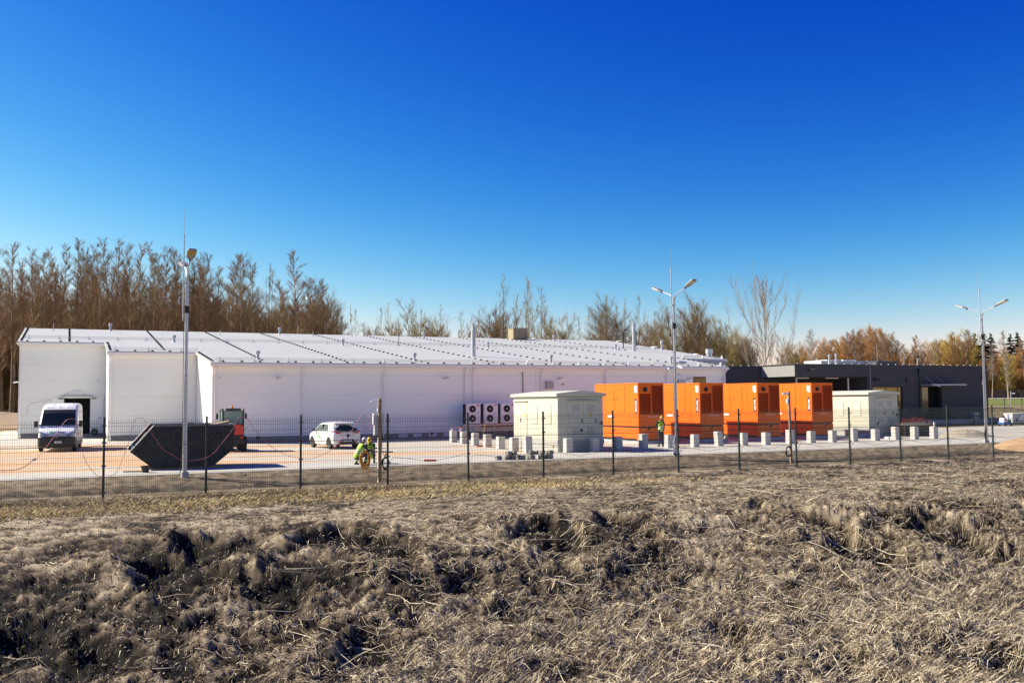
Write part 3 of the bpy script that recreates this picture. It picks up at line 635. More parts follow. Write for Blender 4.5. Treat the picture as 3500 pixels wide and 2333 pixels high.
# cable reel standing by the door
rl = empty('cable_reel', (1.28, AY-.75, .165)); tag(rl, 'round black cable reel with a green mark by the open warehouse door', 'cable reel')
mb = MB(); mb.cyl((0, .12, .28), (0, -.12, .28), .20, 16); [mb.cyl((0, s*.12, .28), (0, s*.15, .28), .27, 18) for s in (-1, 1)]; mb.build('drum', BLACK, rl, smooth=True)
mb = MB(); mb.tube([(-.2, -.16, 0), (-.2, -.16, .5), (.2, -.16, .5), (.2, -.16, 0)], .018, 6); mb.tube([(-.2, .16, 0), (-.2, .16, .5), (.2, .16, .5), (.2, .16, 0)], .018, 6); mb.tube([(-.15, -.16, .5), (-.15, 0, .6), (.15, 0, .6), (.15, -.16, .5)], .018, 6); mb.build('frame', BLACK, rl)
mb = MB(); mb.hexa([(-.10, -.158, .20), (.0, -.158, .20), (.0, -.152, .20), (-.10, -.152, .20), (.0, -.158, .38), (.08, -.158, .38), (.08, -.152, .38), (.0, -.152, .38)]); mb.build('mark', M('green_mark', (.02, .45, .08), .5), rl)

# ================================================================ dark grey office wing
dk = empty('office_wing', (0, 0, 0)); tag(dk, 'low anthracite flat roofed building at the right with recessed corner and glass canopy', 'building')
DY = 67.1; ZT = 5.78; X0, X1 = 59.1, 84.1; XR = 67.85; PB = 71.7
mb = MB()
# front: fascia over the recess, flush wall with window and door openings
mb.b(X0, XR, DY, DY+.3, 4.72, ZT)
W0, W1, WZ0, WZ1 = 68.5, 72.35, 1.5, 3.78; D0, D1, DZ0, DZ1 = 74.85, 77.6, .72, 3.8
mb.b(XR, W0, DY, DY+.3, 0, ZT); mb.b(W0, W1, DY, DY+.3, WZ1, ZT); mb.b(W0, W1, DY, DY+.3, 0, WZ0); mb.b(W1, D0, DY, DY+.3, 0, ZT); mb.b(D0, D1, DY, DY+.3, DZ1, ZT); mb.b(D1, X1, DY, DY+.3, 0, ZT)
mb.b(X1-.3, X1, DY+.3, 92, 0, ZT); mb.b(XR, XR+.3, DY+.3, PB, 0, 4.72)
mb.b(53.4, XR+.3, PB, PB+.3, 0, ZT-.05); mb.b(53.4, 53.7, PB+.3, 78, 0, ZT-.05); mb.b(60, X1, 91.7, 92, 0, ZT)
mb.build('wall', DKGREY, dk)
mb = MB(); mb.b(X0-.005, X0+.25, DY+.002, PB-.002, 4.74, ZT-.02); mb.build('side_panel', M('light_render', (.25, .245, .225), .8, var=.05, scale=2), dk)
mb = MB(); mb.b(X0+.26, XR-.002, DY+.31, PB-.002, 4.64, 4.72); mb.build('soffit', M('soffit', (.035, .033, .033), .8), dk)
mb = MB(); mb.b(X0-.06, X1+.06, DY-.06, 92.05, ZT, ZT+.10); mb.b(53.3, X0-.065, PB-.06, 92, ZT-.05, ZT+.05); mb.build('roof', M('dark_flashing', (.03, .03, .034), .5), dk)
mb = MB(); mb.b(X0+.2, X1-.2, DY+.3, 91.9, ZT+.102, ZT+.115); mb.build('roof_surface', ROOFM, dk)
for x in (60.3, 66.6):
    mb = MB(); mb.cyl((x, DY+1.2, 0), (x, DY+1.2, 4.66), .09, 14); mb.build('column', GALV, dk, smooth=True)
for x in (59.9, 63.5):
    mb = MB(); mb.b(x, x+1.5, DY+.75, DY+.95, 4.55, 4.64); mb.build('soffit_lamp', M('soffit_lamp_white', (.6, .57, .5), .4), dk)
mb = MB(); mb.b(65.6, 66.9, PB-.06, PB-.001, 2.9, 3.7, 0); mb.b(65.7, 66.2, PB-.07, PB-.06, 3.0, 3.6, 1); mb.b(66.3, 66.8, PB-.07, PB-.06, 3.0, 3.6, 1); mb.build('window', [ZINC, GLASSD], dk)
# large window: deep reveal, golden reflection put into the glass colour
f = MB(); f.b(W0, W1, DY+.12, DY+.18, WZ1-.07, WZ1); f.b(W0, W1, DY+.12, DY+.18, WZ0, WZ0+.07); [f.b(x, x+.07, DY+.12, DY+.18, WZ0+.07, WZ1-.07) for x in (W0, W0+1.75, W1-.55, W1-.07)]; fo = f.build('window', BLACK, dk)
g = MB(); g.b(W0+.07, W1-.07, DY+.145, DY+.155, WZ0+.07, WZ1-.07); g.build('pane', M('gold_reflection_glass', (.10, .07, .02), .03, spec=1., metal=.6), fo)
f = MB(); f.b(D0, D1, DY+.85, DY+.9, DZ0, DZ1, 0); f.b(D0, D0+.06, DY+.3, DY+.85, DZ0, DZ1, 1); f.b(D1-.06, D1, DY+.3, DY+.85, DZ0, DZ1, 1); f.b(D0, D1, DY+.3, DY+.85, DZ1-.06, DZ1, 1); f.b(D0+.9, D0+.96, DY+.82, DY+.85, DZ0, DZ1, 1); do = f.build('entrance', [GLASSD, BLACK], dk)
g = MB(); g.b(D0+.06, D0+.36, DY+.8, DY+.815, 1.62, 2.12); g.build('paper_notice', PALEP, do)
# glass canopy on stay rods
cn = MB(); cn.b(74.8, 79.5, DY-1.35, DY-1.30, 3.86, 4.00, 0); cn.b(74.8, 79.5, DY-1.30, DY-.002, 3.93, 3.945, 1); cn.b(74.8, 74.85, DY-1.30, DY-.002, 3.88, 3.99, 0); cn.b(79.45, 79.5, DY-1.30, DY-.002, 3.88, 3.99, 0)
for x in (75.2, 76.7, 78.2): cn.tube([(x, DY, 4.9), (x, DY-1.2, 4.0)], .012, 5, 0)
cn.build('canopy', [ZINC, M('canopy_glass', (.10, .12, .15), .08, spec=.9)], dk)
mb = MB(); mb.tube([(74.52, DY-.09, 5.35), (74.52, DY-.09, .2)], .06, 8); mb.b(74.40, 74.64, DY-.22, DY-.001, 5.25, 5.5); mb.build('downpipe', BLACK, dk, smooth=True)
mb = MB(); mb.tube([(68.17, DY-.05, 5.75), (68.17, DY-.05, 3.6)], .02, 6); mb.build('cable_conduit', ZINC, dk)
wall_lamp(60.7, DY-.002, 5.3, dk, BLACK); wall_lamp(83.5, DY-.002, 5.35, dk, BLACK)
for x, z, ln in ((68.7, 4.47, 1), (72.9, 4.4, 0), (83.45, 4.75, 0)):
    mb = MB(); mb.b(x-.09, x+.09, DY-.16, DY-.001, z-.15, z+.15)
    if ln: mb.tube([(x, DY-.15, z), (x+.4, DY-.35, z-.05)], .06, 8)
    mb.build('wall_sensor', BLACK, dk, bevel=.01)
mb = MB(); mb.b(73.45, 73.62, DY-.09, DY-.001, 4.40, 4.56); mb.build('alarm_sounder', RED, dk, bevel=.01)
cctv(dk, (75.6, DY-1.1, 3.86), R(-80), -.5)
mb = MB(); mb.b(83.15, 83.7, DY-.02, DY-.001, 3.85, 4.36, 0); mb.b(83.22, 83.63, DY-.024, DY-.02, 4.22, 4.27, 1); mb.b(83.25, 83.45, DY-.024, DY-.02, 4.02, 4.12, 1); mb.build('wall_sign', [M('sign_red', (.20, .02, .02), .5), PALEP], dk)
mb = MB()
for i in range(27):
    x = 59.6+i*.93; mb.lathe([(.05, 0), (.06, .03), (.03, .07)], 8, 0, (x, DY+.15, ZT+.1))
for i in range(6): mb.lathe([(.05, 0), (.06, .03), (.03, .07)], 8, 0, (54.0+i*.93, PB+.1, ZT+.05))
tag(mb.build('roof_fixings', PALEP, dk), kind='stuff')
mb = MB(); mb.b(70.0, 78.0, 75.5, 78.0, ZT+.1, ZT+.85, 0); [mb.b(70.0+1.6*i-.01, 70.0+1.6*i+.02, 75.48, 78.02, ZT+.1, ZT+.87, 1) for i in range(6)]; mb.build('air_handler', [M('air_handler_panel', (.36, .37, .37), .5), ZINC], dk)
mb = MB(); mb.b(76.2, 79.2, 74.0, 75.45, ZT+.1, ZT+.8, 0); mb.b(76.25, 77.6, 73.985, 74, ZT+.2, ZT+.7, 1); mb.b(77.7, 79.1, 73.985, 74, ZT+.2, ZT+.7, 1); mb.build('roof_unit', [M('dark_unit', (.05, .055, .07), .5), M('dark_unit_louvre', (.035, .04, .05), .6)], dk)
mb = MB(); mb.b(71.2, 73.2, 75.9, 77.5, ZT+.86, ZT+.96); mb.b(73.4, 75.2, 75.9, 77.5, ZT+.86, ZT+.98); mb.build('duct_cover', PALEP, dk)
for x, h in ((69.9, 1.35), (70.8, 1.45)):
    mb = MB(); mb.lathe([(.14, 0), (.14, h*.55), (.09, h*.57), (.09, h*.78), (.12, h*.8), (.12, h*.97), (.06, h)], 12); o = mb.build('flue', GALV, dk, smooth=True); o.location = (x, 74.2, ZT+.1)
for x, y, h in ((83.2, 75, 1.4),):
    mb = MB(); mb.tube([(0, 0, 0), (0, 0, h-.25)], .05, 8, 0); mb.hexa([(-.16, -.12, h-.27), (.16, -.12, h-.27), (.12, .12, h-.27), (-.12, .12, h-.27), (-.22, -.2, h-.05), (.22, -.2, h-.05), (.16, .14, h), (-.16, .14, h)], 1); o = mb.build('roof_floodlight', [GALV, BLACK], dk); o.location = (x, y, ZT+.1)
for x, y, h in ((69.3, 80, 1.5), (76.3, 74, 2.6), (81.2, 75, 1.3)):
    mb = MB(); mb.tube([(x, y, ZT+.1), (x, y, ZT+.1+h)], [.02, .01], 5); mb.build('air_rod', GALV, dk)
# raised ramp with railing
mb = MB(); mb.b(73.2, 84.9, DY-1.9, DY-.001, -.1, .55, 0); mb.hexa([(84.9, DY-1.9, -.1), (88.5, DY-1.9, -.1), (88.5, DY-.2, -.1), (84.9, DY-.2, -.1), (84.9, DY-1.9, .55), (88.5, DY-1.9, .04), (88.5, DY-.2, .04), (84.9, DY-.2, .55)], 0)
mb.b(72.6, 73.2, DY-1.7, DY-.001, -.1, .25); mb.build('entrance_ramp', M('ramp_concrete', (.30, .30, .30), .85, var=.12, scale=2), dk)
mb = MB()
def rail_run(mb, p, q, n):
    p = Vector(p); q = Vector(q)
    mb.tube([p+Vector((0, 0, 1.08)), q+Vector((0, 0, 1.08))], .028, 6); mb.tube([p+Vector((0, 0, .12)), q+Vector((0, 0, .12))], .018, 5)
    for i in range(n+1):
        a = p+(q-p)*i/n; mb.tube([a+Vector((0, 0, 0 if i % 10 == 0 else .12)), a+Vector((0, 0, 1.08))], .022 if i % 10 == 0 else .009, 5)
rail_run(mb, (72.4, DY-1.85, .55), (84.9, DY-1.85, .55), 110); rail_run(mb, (84.9, DY-1.85, .55), (88.5, DY-1.85, .04), 30); rail_run(mb, (72.4, DY-1.85, .55), (72.4, DY-.3, .55), 14)
mb.build('railing', BLACK, dk)
rb = empty('litter_bin', (79.75, DY-1.2, .55)); tag(rb, 'upright rectangular metal litter bin on the ramp in front of the dark wall', 'litter bin')
rb.location = (79.6, 65.05, 0)
mb = MB(); mb.b(-.33, .33, -.25, .25, .06, 1.12); mb.b(-.28, .28, -.2, .2, 0, .06); mb.build('body', M('bin_blue_grey', (.20, .24, .30), .45, metal=.3), rb, bevel=.015)
mb = MB(); mb.b(-.36, .36, -.28, .28, 1.12, 1.2); mb.build('lid', ZINC, rb, bevel=.01)
mb = MB(); mb.b(-.25, .25, -.262, -.25, .78, .95); mb.build('slot', BLACK, rb)
# ================================================================ generators
ORANGE = M('orange_paint', (.84, .145, .004), .5, spec=.3, var=.03, scale=3)
ODARK = M('generator_inner', (.20, .035, .01), .7)
LOUV = M('louvre_orange', (.62, .09, .008), .5)
STEEL = M('hinge_steel', (.35, .33, .31), .35, metal=.8)
WPAINT = M('white_lettering', (.9, .9, .9), .5)
CONC = M('cast_concrete', (.50, .48, .44), .85, var=.10, scale=7, bump=.25, bscale=40)
def make_gen():
    g = empty('generator', (0, 0, 0))
    tag(g, 'x', 'generator', 'orange generators in a row on concrete pads')
    Wd, Ln, z0, zt = 1.88, 5.4, .24, 3.77; zl = 1.03      # base tank up to zl, canopy above
    mb = MB(); mb.b(-.1, Wd+.1, -.25, Ln+.25, -.05, .18); mb.build('pad', M('pad_concrete', (.40, .40, .39), .85, var=.12, scale=3), g, bevel=.02)
    mb = MB(); mb.b(.02, Wd-.02, .02, Ln-.02, z0+.08, zl-.10); mb.b(.0, Wd, .0, Ln, zl-.16, zl-.05); mb.b(0, Wd, 0, .25, z0, z0+.10); mb.b(0, Wd, Ln-.25, Ln, z0, z0+.10); mb.build('base_tank', ORANGE, g, bevel=.012)
    mb = MB(); mb.b(.06, Wd-.06, .06, Ln-.06, .18, z0+.08); mb.b(.05, Wd-.05, .05, Ln-.05, zl-.10, zl+.06); mb.build('skid', BLACK, g)
    # canopy shell: side and top sheets with a frame round the front louvres
    mb = MB()
    fx0, fx1, fz0, fz1 = .10, Wd-.08, 1.84, 3.62
    mb.b(0, Wd, .10, Ln, zl+.05, zt)
    mb.b(0, Wd, 0, .10, zl+.05, fz0); mb.b(0, Wd, 0, .10, fz1, zt); mb.b(0, fx0, 0, .10, fz0, fz1); mb.b(fx1, Wd, 0, .10, fz0, fz1); mb.b(Wd/2-.04, Wd/2+.04, 0, .10, fz0, fz1)
    mb.b(fx0, Wd/2-.04, .0, .10, 3.12, fz1)
    mb.build('canopy', ORANGE, g, bevel=.012)
    mb = MB(); mb.b(-.015, Wd+.015, -.015, Ln+.015, zt-.05, zt+.02); mb.build('roof_rim', ORANGE, g, bevel=.01)
    for a, b_, top in ((fx0, Wd/2-.04, 3.12), (Wd/2+.04, fx1, fz1)):
        mb = MB(); n = int((top-fz0)/.115)
        for i in range(n):
            z = fz0+.03+i*.115; mb.hexa([(a, -.005, z), (b_, -.005, z), (b_, .012, z-.005), (a, .012, z-.005), (a, .075, z+.085), (b_, .075, z+.085), (b_, .092, z+.08), (a, .092, z+.08)])
        mb.b(a, b_, .093, .099, fz0, top, 1)
        mb.b(a-.02, a+.015, -.02, .0, fz0, top, 0); mb.b(b_-.015, b_+.02, -.02, 0, fz0, top, 0)
        mb.build('louvre', [LOUV, ODARK], g)
    mb = MB(); mb.tube([(.50, .05, 3.36), (.50, -.06, 3.36)], .135, 20, 0); mb.tube([(.50, -.06, 3.36), (.50, -.062, 3.36)], .12, 20, 1); mb.tube([(.50, 0, 3.36), (.56, -.10, 3.38)], .125, 20, 0); mb.build('exhaust_outlet', [BLACK, BLACK], g, smooth=True)
    # door leaves on the left side, and the same on the right
    for X, s in ((0, -1), (Wd, 1)):
        for y0, y1, hy in ((2.87, 4.0, 2.98), (1.58, 2.62, 2.52)):
            mb = MB(); xa, xb = sorted((X, X+.014*s)); mb.b(xa, xb, y0, y1, 1.95, 3.62); d = mb.build('door', ORANGE, g, bevel=.006)
            mb = MB(); mb.cyl((X+.014*s, hy, 2.78), (X+.05*s, hy, 2.78), .045, 12, 0); mb.cyl((X+.05*s, hy, 2.78), (X+.055*s, hy, 2.78), .025, 10, 1); mb.build('handle', [STEEL, BLACK], d, smooth=True)
            for z in (2.08, 2.78, 3.48):
                yy = y1-.03 if hy < (y0+y1)/2 else y0+.03
                mb = MB(); a, b_ = sorted((X+.014*s, X+.035*s)); mb.b(a, b_, yy-.05, yy+.05, z-.035, z+.035); mb.build('hinge', STEEL, d)
        mb = MB()
        for y in (.98, 1.0): pass
        a, b_ = sorted((X, X+.008*s)); mb.b(a, b_, 1.02, 1.035, 1.08, 3.7); mb.b(a, b_, 4.1, 4.115, 1.08, 3.7); mb.b(a, b_, .05, 5.3, 1.80, 1.812)
        mb.build('seam', LOUV, g)
        # bolts
        mb = MB()
        for y in (.2, 1.2, 1.9, 2.7, 3.5, 4.3, 5.2):
            for z in (3.70, 1.74): mb.b(*sorted((X, X+.012*s)), y-.018, y+.018, z-.018, z+.018)
        mb.build('fixings', STEEL, g)
    # emblem plate, name plate
    mb = MB(); pl = [(.12, 3.60), (.42, 3.60), (.42, 3.30), (.40, 3.22), (.34, 3.18), (.12, 3.18)]
    mb.prism(pl, lambda a, b_, d: (d, a, b_), -.012, -.002, 0)
    ring = [(.27+.085*math.cos(t), 3.38+.085*math.sin(t)) for t in [R(20+i*15) for i in range(22)]]
    for a, b_ in zip(ring[:-1], ring[1:]): mb.tube([(-.014, a[0], a[1]), (-.014, b_[0], b_[1])], .017, 5, 1)
    mb.build('emblem_plate', [WPAINT, BLACK], g)
    mb = MB(); mb.prism([(.13, 2.80), (.36, 2.80), (.41, 2.75), (.41, 1.96), (.38, 1.90), (.13, 1.90)], lambda a, b_, d: (d, a, b_), -.010, -.002); npl = mb.build('name_plate', BLACK, g)
    # lettering reads upwards along the plate
    text('GRUPEL', 'lettering', WPAINT, npl, (-.0145, .17, 1.97), (0, 0, 1), (0, 1, 0), height=.155, width=.76, bold=.02)
    text('www.grupel.eu', 'web_lettering', WPAINT, g, (.66, -.006, 1.64), (1, 0, 0), (0, 0, 1), height=.085, width=.80, bold=.012)
    mb = MB(); mb.b(-.006, -.001, 3.05, 3.75, 1.62, 1.74); mb.build('label_strip', WPAINT, g)
    mb = MB(); mb.b(.35, .72, -.014, 0, 1.12, 1.55); [mb.b(x, x+.03, -.024, -.014, z, z+.04, 1) for x in (.36, .68) for z in (1.15, 1.48)]; mb.build('access_panel', [ORANGE, BLACK], g, bevel=.004)
    mb = MB(); mb.b(.0+.35, .42, -.012, .02, .90, .94); mb.build('filler_mark', M('yellow_mark', (.7, .6, .02), .5), g)
    return g
g0 = make_gen()
glab = ['first orange generator from the left, standing right beside the cream kiosk', 'second orange generator, beside the standing worker and partly behind the middle lamp post', 'third orange generator from the left, between the lamp post and the wooden camera post', 'last orange generator on the right, next to the farther cream kiosk']
for i in range(4):
    g = g0 if i == 0 else copy_tree(g0); g.location = (31.58+4.62*i, 50.0, 0); g['label'] = glab[i]
# ================================================================ transformer kiosks
CREAM = M('kiosk_cream', (.50, .49, .385), .55, var=.02, scale=3)
CREAMD = M('kiosk_vent', (.30, .31, .27), .6)
YEL = M('warning_yellow', (.80, .55, .02), .5)
def make_kiosk():
    k = empty('transformer_kiosk', (0, 0, 0)); tag(k, 'x', 'kiosk', 'cream transformer kiosks'); Wd, Ln = 2.78, 5.6
    mb = MB(); mb.b(0, Wd, 0, Ln, .0, .36, 0); mb.b(-.03, Wd+.03, -.03, Ln+.03, .36, .62, 0); mb.build('base', M('kiosk_base', (.36, .35, .32), .8, var=.08, scale=4), k, bevel=.01)
    mb = MB(); mb.b(0, Wd, 0, Ln, .62, 2.93); mb.build('body', CREAM, k, bevel=.01)
    mb = MB(); o = .14
    mb.prism([(-o, 2.95), (Wd+o, 2.95), (Wd+o, 3.11), (Wd/2, 3.27), (-o, 3.11)], lambda a, b_, d: (a, d, b_), -o, Ln+o); mb.build('roof', CREAM, k, bevel=.01)
    mb = MB(); mb.b(-.03, Wd+.03, -.03, Ln+.03, 2.93, 2.949); mb.build('eave_gap', ODARK if False else BLACK, k)
    def door_front(x0, x1, hx):
        mb = MB(); mb.b(x0, x1, -.02, 0, .68, 2.68, 0)
        for q in range(4):
            c = x0+(x1-x0)*(.3+.14*q); mb.b(c-.03, c+.03, -.024, -.02, 2.12, 2.5, 1); mb.b(c-.03, c+.03, -.024, -.02, .95, 1.3, 1)
        d = mb.build('door', [CREAM, CREAMD], k, bevel=.004); m2 = MB(); m2.b(hx-.022, hx+.022, -.05, -.02, 1.52, 1.72); m2.build('handle', BLACK, d); return d
    d1 = door_front(.62, 1.545, 1.45); d2 = door_front(1.555, 2.42, 2.3)
    mb = MB(); mb.b(.55, 2.5, -.10, 0, 2.70, 2.73); mb.build('drip_rail', CREAM, k)
    mb = MB(); [mb.b(1.2+.14*i, 1.27+.14*i, -.004, 0, 2.76, 2.83) for i in range(6)]; mb.build('top_vent', CREAMD, k)
    mb = MB(); mb.b(1.06, 1.16, -.026, -.022, 1.93, 2.06, 0); mb.b(1.085, 1.135, -.028, -.026, 1.95, 2.04, 1); mb.build('notice', [WPAINT, M('blue_ink', (.03, .06, .3), .5)], k)
    mb = MB(); mb.prism([(1.90, 1.90), (2.06, 1.90), (1.98, 2.05)], lambda a, b_, d: (a, d, b_), -.028, -.021, 0)
    mb.prism([(1.885, 1.89), (2.075, 1.89), (1.98, 2.07)], lambda a, b_, d: (a, d, b_), -.0255, -.0215, 1)
    mb.prism([(1.985, 2.01), (1.96, 1.965), (1.98, 1.965), (1.965, 1.925), (2.0, 1.975), (1.98, 1.975)], lambda a, b_, d: (a, d, b_), -.031, -.028, 1); mb.build('warning_sign', [YEL, BLACK], k)
    # left long side: two doors with vents, two louvres
    for y0, y1 in ((4.62, 5.45), (3.78, 4.61)):
        mb = MB(); mb.b(-.02, 0, y0, y1, .68, 2.68); d = mb.build('door', CREAM, k, bevel=.004)
    mb = MB(); mb.b(-.045, -.02, 4.55, 4.59, 1.52, 1.72); mb.build('handle', BLACK, d)
    mb = MB(); mb.b(-.10, 0, 3.7, 5.5, 2.71, 2.74); mb.build('drip_rail', CREAM, k)
    mb = MB(); mb.b(-.024, -.021, 4.9, 5.08, 1.93, 2.06, 0); mb.build('notice', WPAINT, k)
    mb = MB(); mb.prism([(4.05, 1.90), (4.24, 1.90), (4.145, 2.06)], lambda a, b_, d: (d, a, b_), -.024, -.021); mb.build('warning_sign', YEL, k)
    for y0 in (2.42, .75):
        mb = MB(); mb.b(-.006, 0, y0, y0+.72, 1.42, 2.42, 0)
        for i in range(12): mb.hexa([(-.03, y0+.03, 1.47+i*.078), (-.012, y0+.03, 1.47+i*.078+.06), (-.012, y0+.69, 1.47+i*.078+.06), (-.03, y0+.69, 1.47+i*.078), (-.026, y0+.03, 1.472+i*.078), (-.008, y0+.03, 1.53+i*.078), (-.008, y0+.69, 1.53+i*.078), (-.026, y0+.69, 1.472+i*.078)])
        mb.b(-.014, 0, y0-.03, y0, 1.4, 2.45); mb.b(-.014, 0, y0+.72, y0+.75, 1.4, 2.45); mb.b(-.03, 0, y0-.03, y0+.75, 2.43, 2.46); mb.build('louvre', CREAM, k)
    mb = MB(); mb.b(-.03, -.0, .5, .62, .22, .34, 0); mb.build('socket', M('ochre', (.35, .22, .05), .5), k)
    mb = MB(); mb.b(2.62, 2.72, -.08, 0, 1.42, 1.58); mb.build('padlock_box', BLACK, k)
    return k
k0 = make_kiosk(); k0.location = (23.22, 44.75, 0); k0['label'] = 'near cream metal kiosk with shaded double doors, left of the orange generators'
k1 = copy_tree(k0); k1.location = (50.9, 50.3, 0); k1.scale = (1., 1, 1); k1['label'] = 'farther cream metal kiosk to the right of the last generator'
# ================================================================ outdoor air-conditioning units on a wall rack
ACW = M('ac_white', (.82, .80, .76), .45)
rk = empty('wall_rack', (0, 0, 0)); tag(rk, 'long steel rack on legs under the three air conditioners', 'rack')
RV = 65.55
mb = MB()
for y in (RV-.02, RV+.62): mb.b(26.1, 33.2, y-.03, y+.03, .92, 1.0)
for x in (26.3, 28.6, 30.9, 33.0): mb.b(x-.03, x+.03, RV-.05, CY-.001, .86, .92)
mb.build('frame', GALV, rk)
for x in (28.6, 30.9, 33.0):
    mb = MB(); mb.tube([(x, RV, .92), (x, RV, .0)], .028, 6); mb.tube([(x, RV, .55), (x, CY-.02, .3)], .018, 5); mb.build('leg', GALV, rk)
ac0 = empty('air_conditioner', (0, 0, 0)); tag(ac0, 'x', 'air conditioner', 'air conditioners on the wall rack')
mb = MB(); mb.b(0, 1.08, 0, .40, .03, 1.53); mb.b(-.085, -.002, .03, .38, .03, 1.51); mb.build('casing', ACW, ac0, bevel=.02)
mb = MB(); mb.b(-.20, -.09, .05, .40, .06, 1.50, 0); [mb.b(-.205, -.199, .06+.03*i, .07+.03*i, .08, 1.48, 0) for i in range(11)]; mb.build('coil', M('coil_black', (.02, .02, .022), .6), ac0)
mb = MB(); mb.b(-.20, 1.02, .02, .38, -.02, .03); mb.build('tray', BLACK, ac0)
for z in (1.13, .42):
    mb = MB(); mb.lathe([(.27, 0), (.27, .02), (.265, .02), (.10, .012)], 28, 0)
    for t in range(28): 
        a = 2*math.pi*t/28; mb.tube([(.05*math.cos(a), .05*math.sin(a), .03), (.26*math.cos(a), .26*math.sin(a), .022)], .003, 3, 0)
    for r_c in (.1, .16, .22): 
        pts = [(r_c*math.cos(2*math.pi*t/24), r_c*math.sin(2*math.pi*t/24), .03) for t in range(25)]; mb.tube(pts, .003, 3, 0)
    f = mb.build('fan', BLACK, ac0); f.rotation_euler = (R(90), 0, 0); f.location = (.42, 0, z)
    mb = MB(); mb.b(-.05, .05, -.05, .05, .028, .04); mb.b(-.03, .03, -.03, .03, .04, .043, 1); mb.build('hub', [PALEP, M('hub_orange', (.5, .2, .05), .5)], f)
mb = MB(); mb.b(.72, 1.02, -.008, 0, 1.36, 1.42, 0); mb.cyl((.90, 0, 1.455), (.90, -.008, 1.455), .03, 10, 0); mb.build('badge', M('badge_red', (.5, .02, .03), .5), ac0)
mb = MB(); mb.b(.82, .94, -.012, 0, .80, .85); mb.build('grip', BLACK, ac0)
mb = MB(); mb.tube([(.62, -.01, .88), (.66, -.015, .80), (.65, -.01, .66)], .008, 5); mb.build('sensor_lead', BLACK, ac0)
for i, (x, lb) in enumerate(((26.42, 'left air conditioner of the three on the wall rack, nearest the downpipes'), (27.85, 'middle air conditioner of the three, above the leaning broom handle'), (29.24, 'right air conditioner of the three, beside the cream kiosk'), (30.66, 'fourth air conditioner on the rack, hidden behind the cream kiosk'))):
    if i == 3: break
    a = ac0 if i == 0 else copy_tree(ac0); a.location = (x, RV, 1.02); a['label'] = lb
mb = MB(); mb.b(28.2, 33.4, CY-.28, CY-.03, .72, .92); tag(mb.build('cable_duct', M('ochre_duct', (.50, .34, .20), .7, var=.1, scale=3)), 'ochre cable duct along the wall below the air conditioners', 'cable duct')
# ================================================================ concrete foundation blocks
def make_block(w_=.40, h=.74, lean=0., seed=0):
    mb = MB(); c = .03; t = .012
    ring = lambda s, z, dx=0: [(dx+x*s, y*s, z) for x, y in ((-w_/2+c, -w_/2), (w_/2-c, -w_/2), (w_/2, -w_/2+c), (w_/2, w_/2-c), (w_/2-c, w_/2), (-w_/2+c, w_/2), (-w_/2, w_/2-c), (-w_/2, -w_/2+c))]
    mb.loft([ring(1, 0), ring(1-t, h*.5, lean*.5), ring(1-2*t, h-.03, lean), ring(.93-2*t, h, lean)])
    return mb.build('concrete_block', CONC, None, bevel=.006)
BL = [(21.44,46.72,.74),(21.29,44.65,.88),(23.33,44.0,.74),(24.91,43.95,.75),(26.75,44.6,.73),(28.96,45.5,.80),(30.39,45.05,.74),(32.09,44.95,.73),(33.98,45.2,.84),(35.67,45.1,.73),(37.15,44.85,.74),(39.28,45.2,.83),(40.89,45.15,.73),(42.52,45.05,.74),(44.59,45.4,.82),(46.24,45.2,.74),(48.31,45.5,.83),(49.67,45.2,.82),(51.41,45.2,.80),(21.78,49.3,.74),(22.06,51.84,.75),(22.29,54.31,.76),(22.51,56.76,.77),(22.72,59.2,.78)]
BLab = ['pale concrete block just behind the piled paving stones, with the striped rod on its right','taller flared concrete block nearest the viewer, right of the black and yellow rod','concrete block at the near left corner of the first cream kiosk','concrete block in front of the shaded doors of the first cream kiosk','concrete block between the first kiosk and the first generator, behind a fence post','taller concrete block in front of the left corner of the first generator','concrete block at the feet of the standing worker','concrete block just right of the middle lamp post','taller concrete block leaning slightly left in front of the second generator','concrete block half hidden by a fence post between second and third generators','concrete block in front of the third generator louvres','taller concrete block behind the wooden camera post at the last generator','concrete block in front of the last generator, right of a fence post','concrete block at the right front corner of the last generator','taller concrete block behind a fence post before the farther kiosk','concrete block in front of the left corner of the farther kiosk','taller concrete block at the right front of the farther kiosk','concrete block in front of the stacked pallets','last concrete block of the row, carrying the bottle','second concrete block of the line running back to the air conditioners, right of the broom','third concrete block of the line, with a broom leaning on it','concrete block with a red and white marker behind it, fourth in the line','concrete block half behind a fence post, fifth in the line running back','farthest concrete block, in the shade of the warehouse wall']
for i, (x, y, h) in enumerate(BL):
    random.seed(i); o = make_block(.41+random.uniform(-.01, .012), h, {1: -.03, 8: -.07, 14: -.02, 16: -.02}.get(i, 0)); o.location = (x+.2, y+.2, 0); o.rotation_euler = (0, 0, random.uniform(-.05, .05))
    tag(o, BLab[i], 'concrete block', 'concrete blocks set out in a row along the yard')
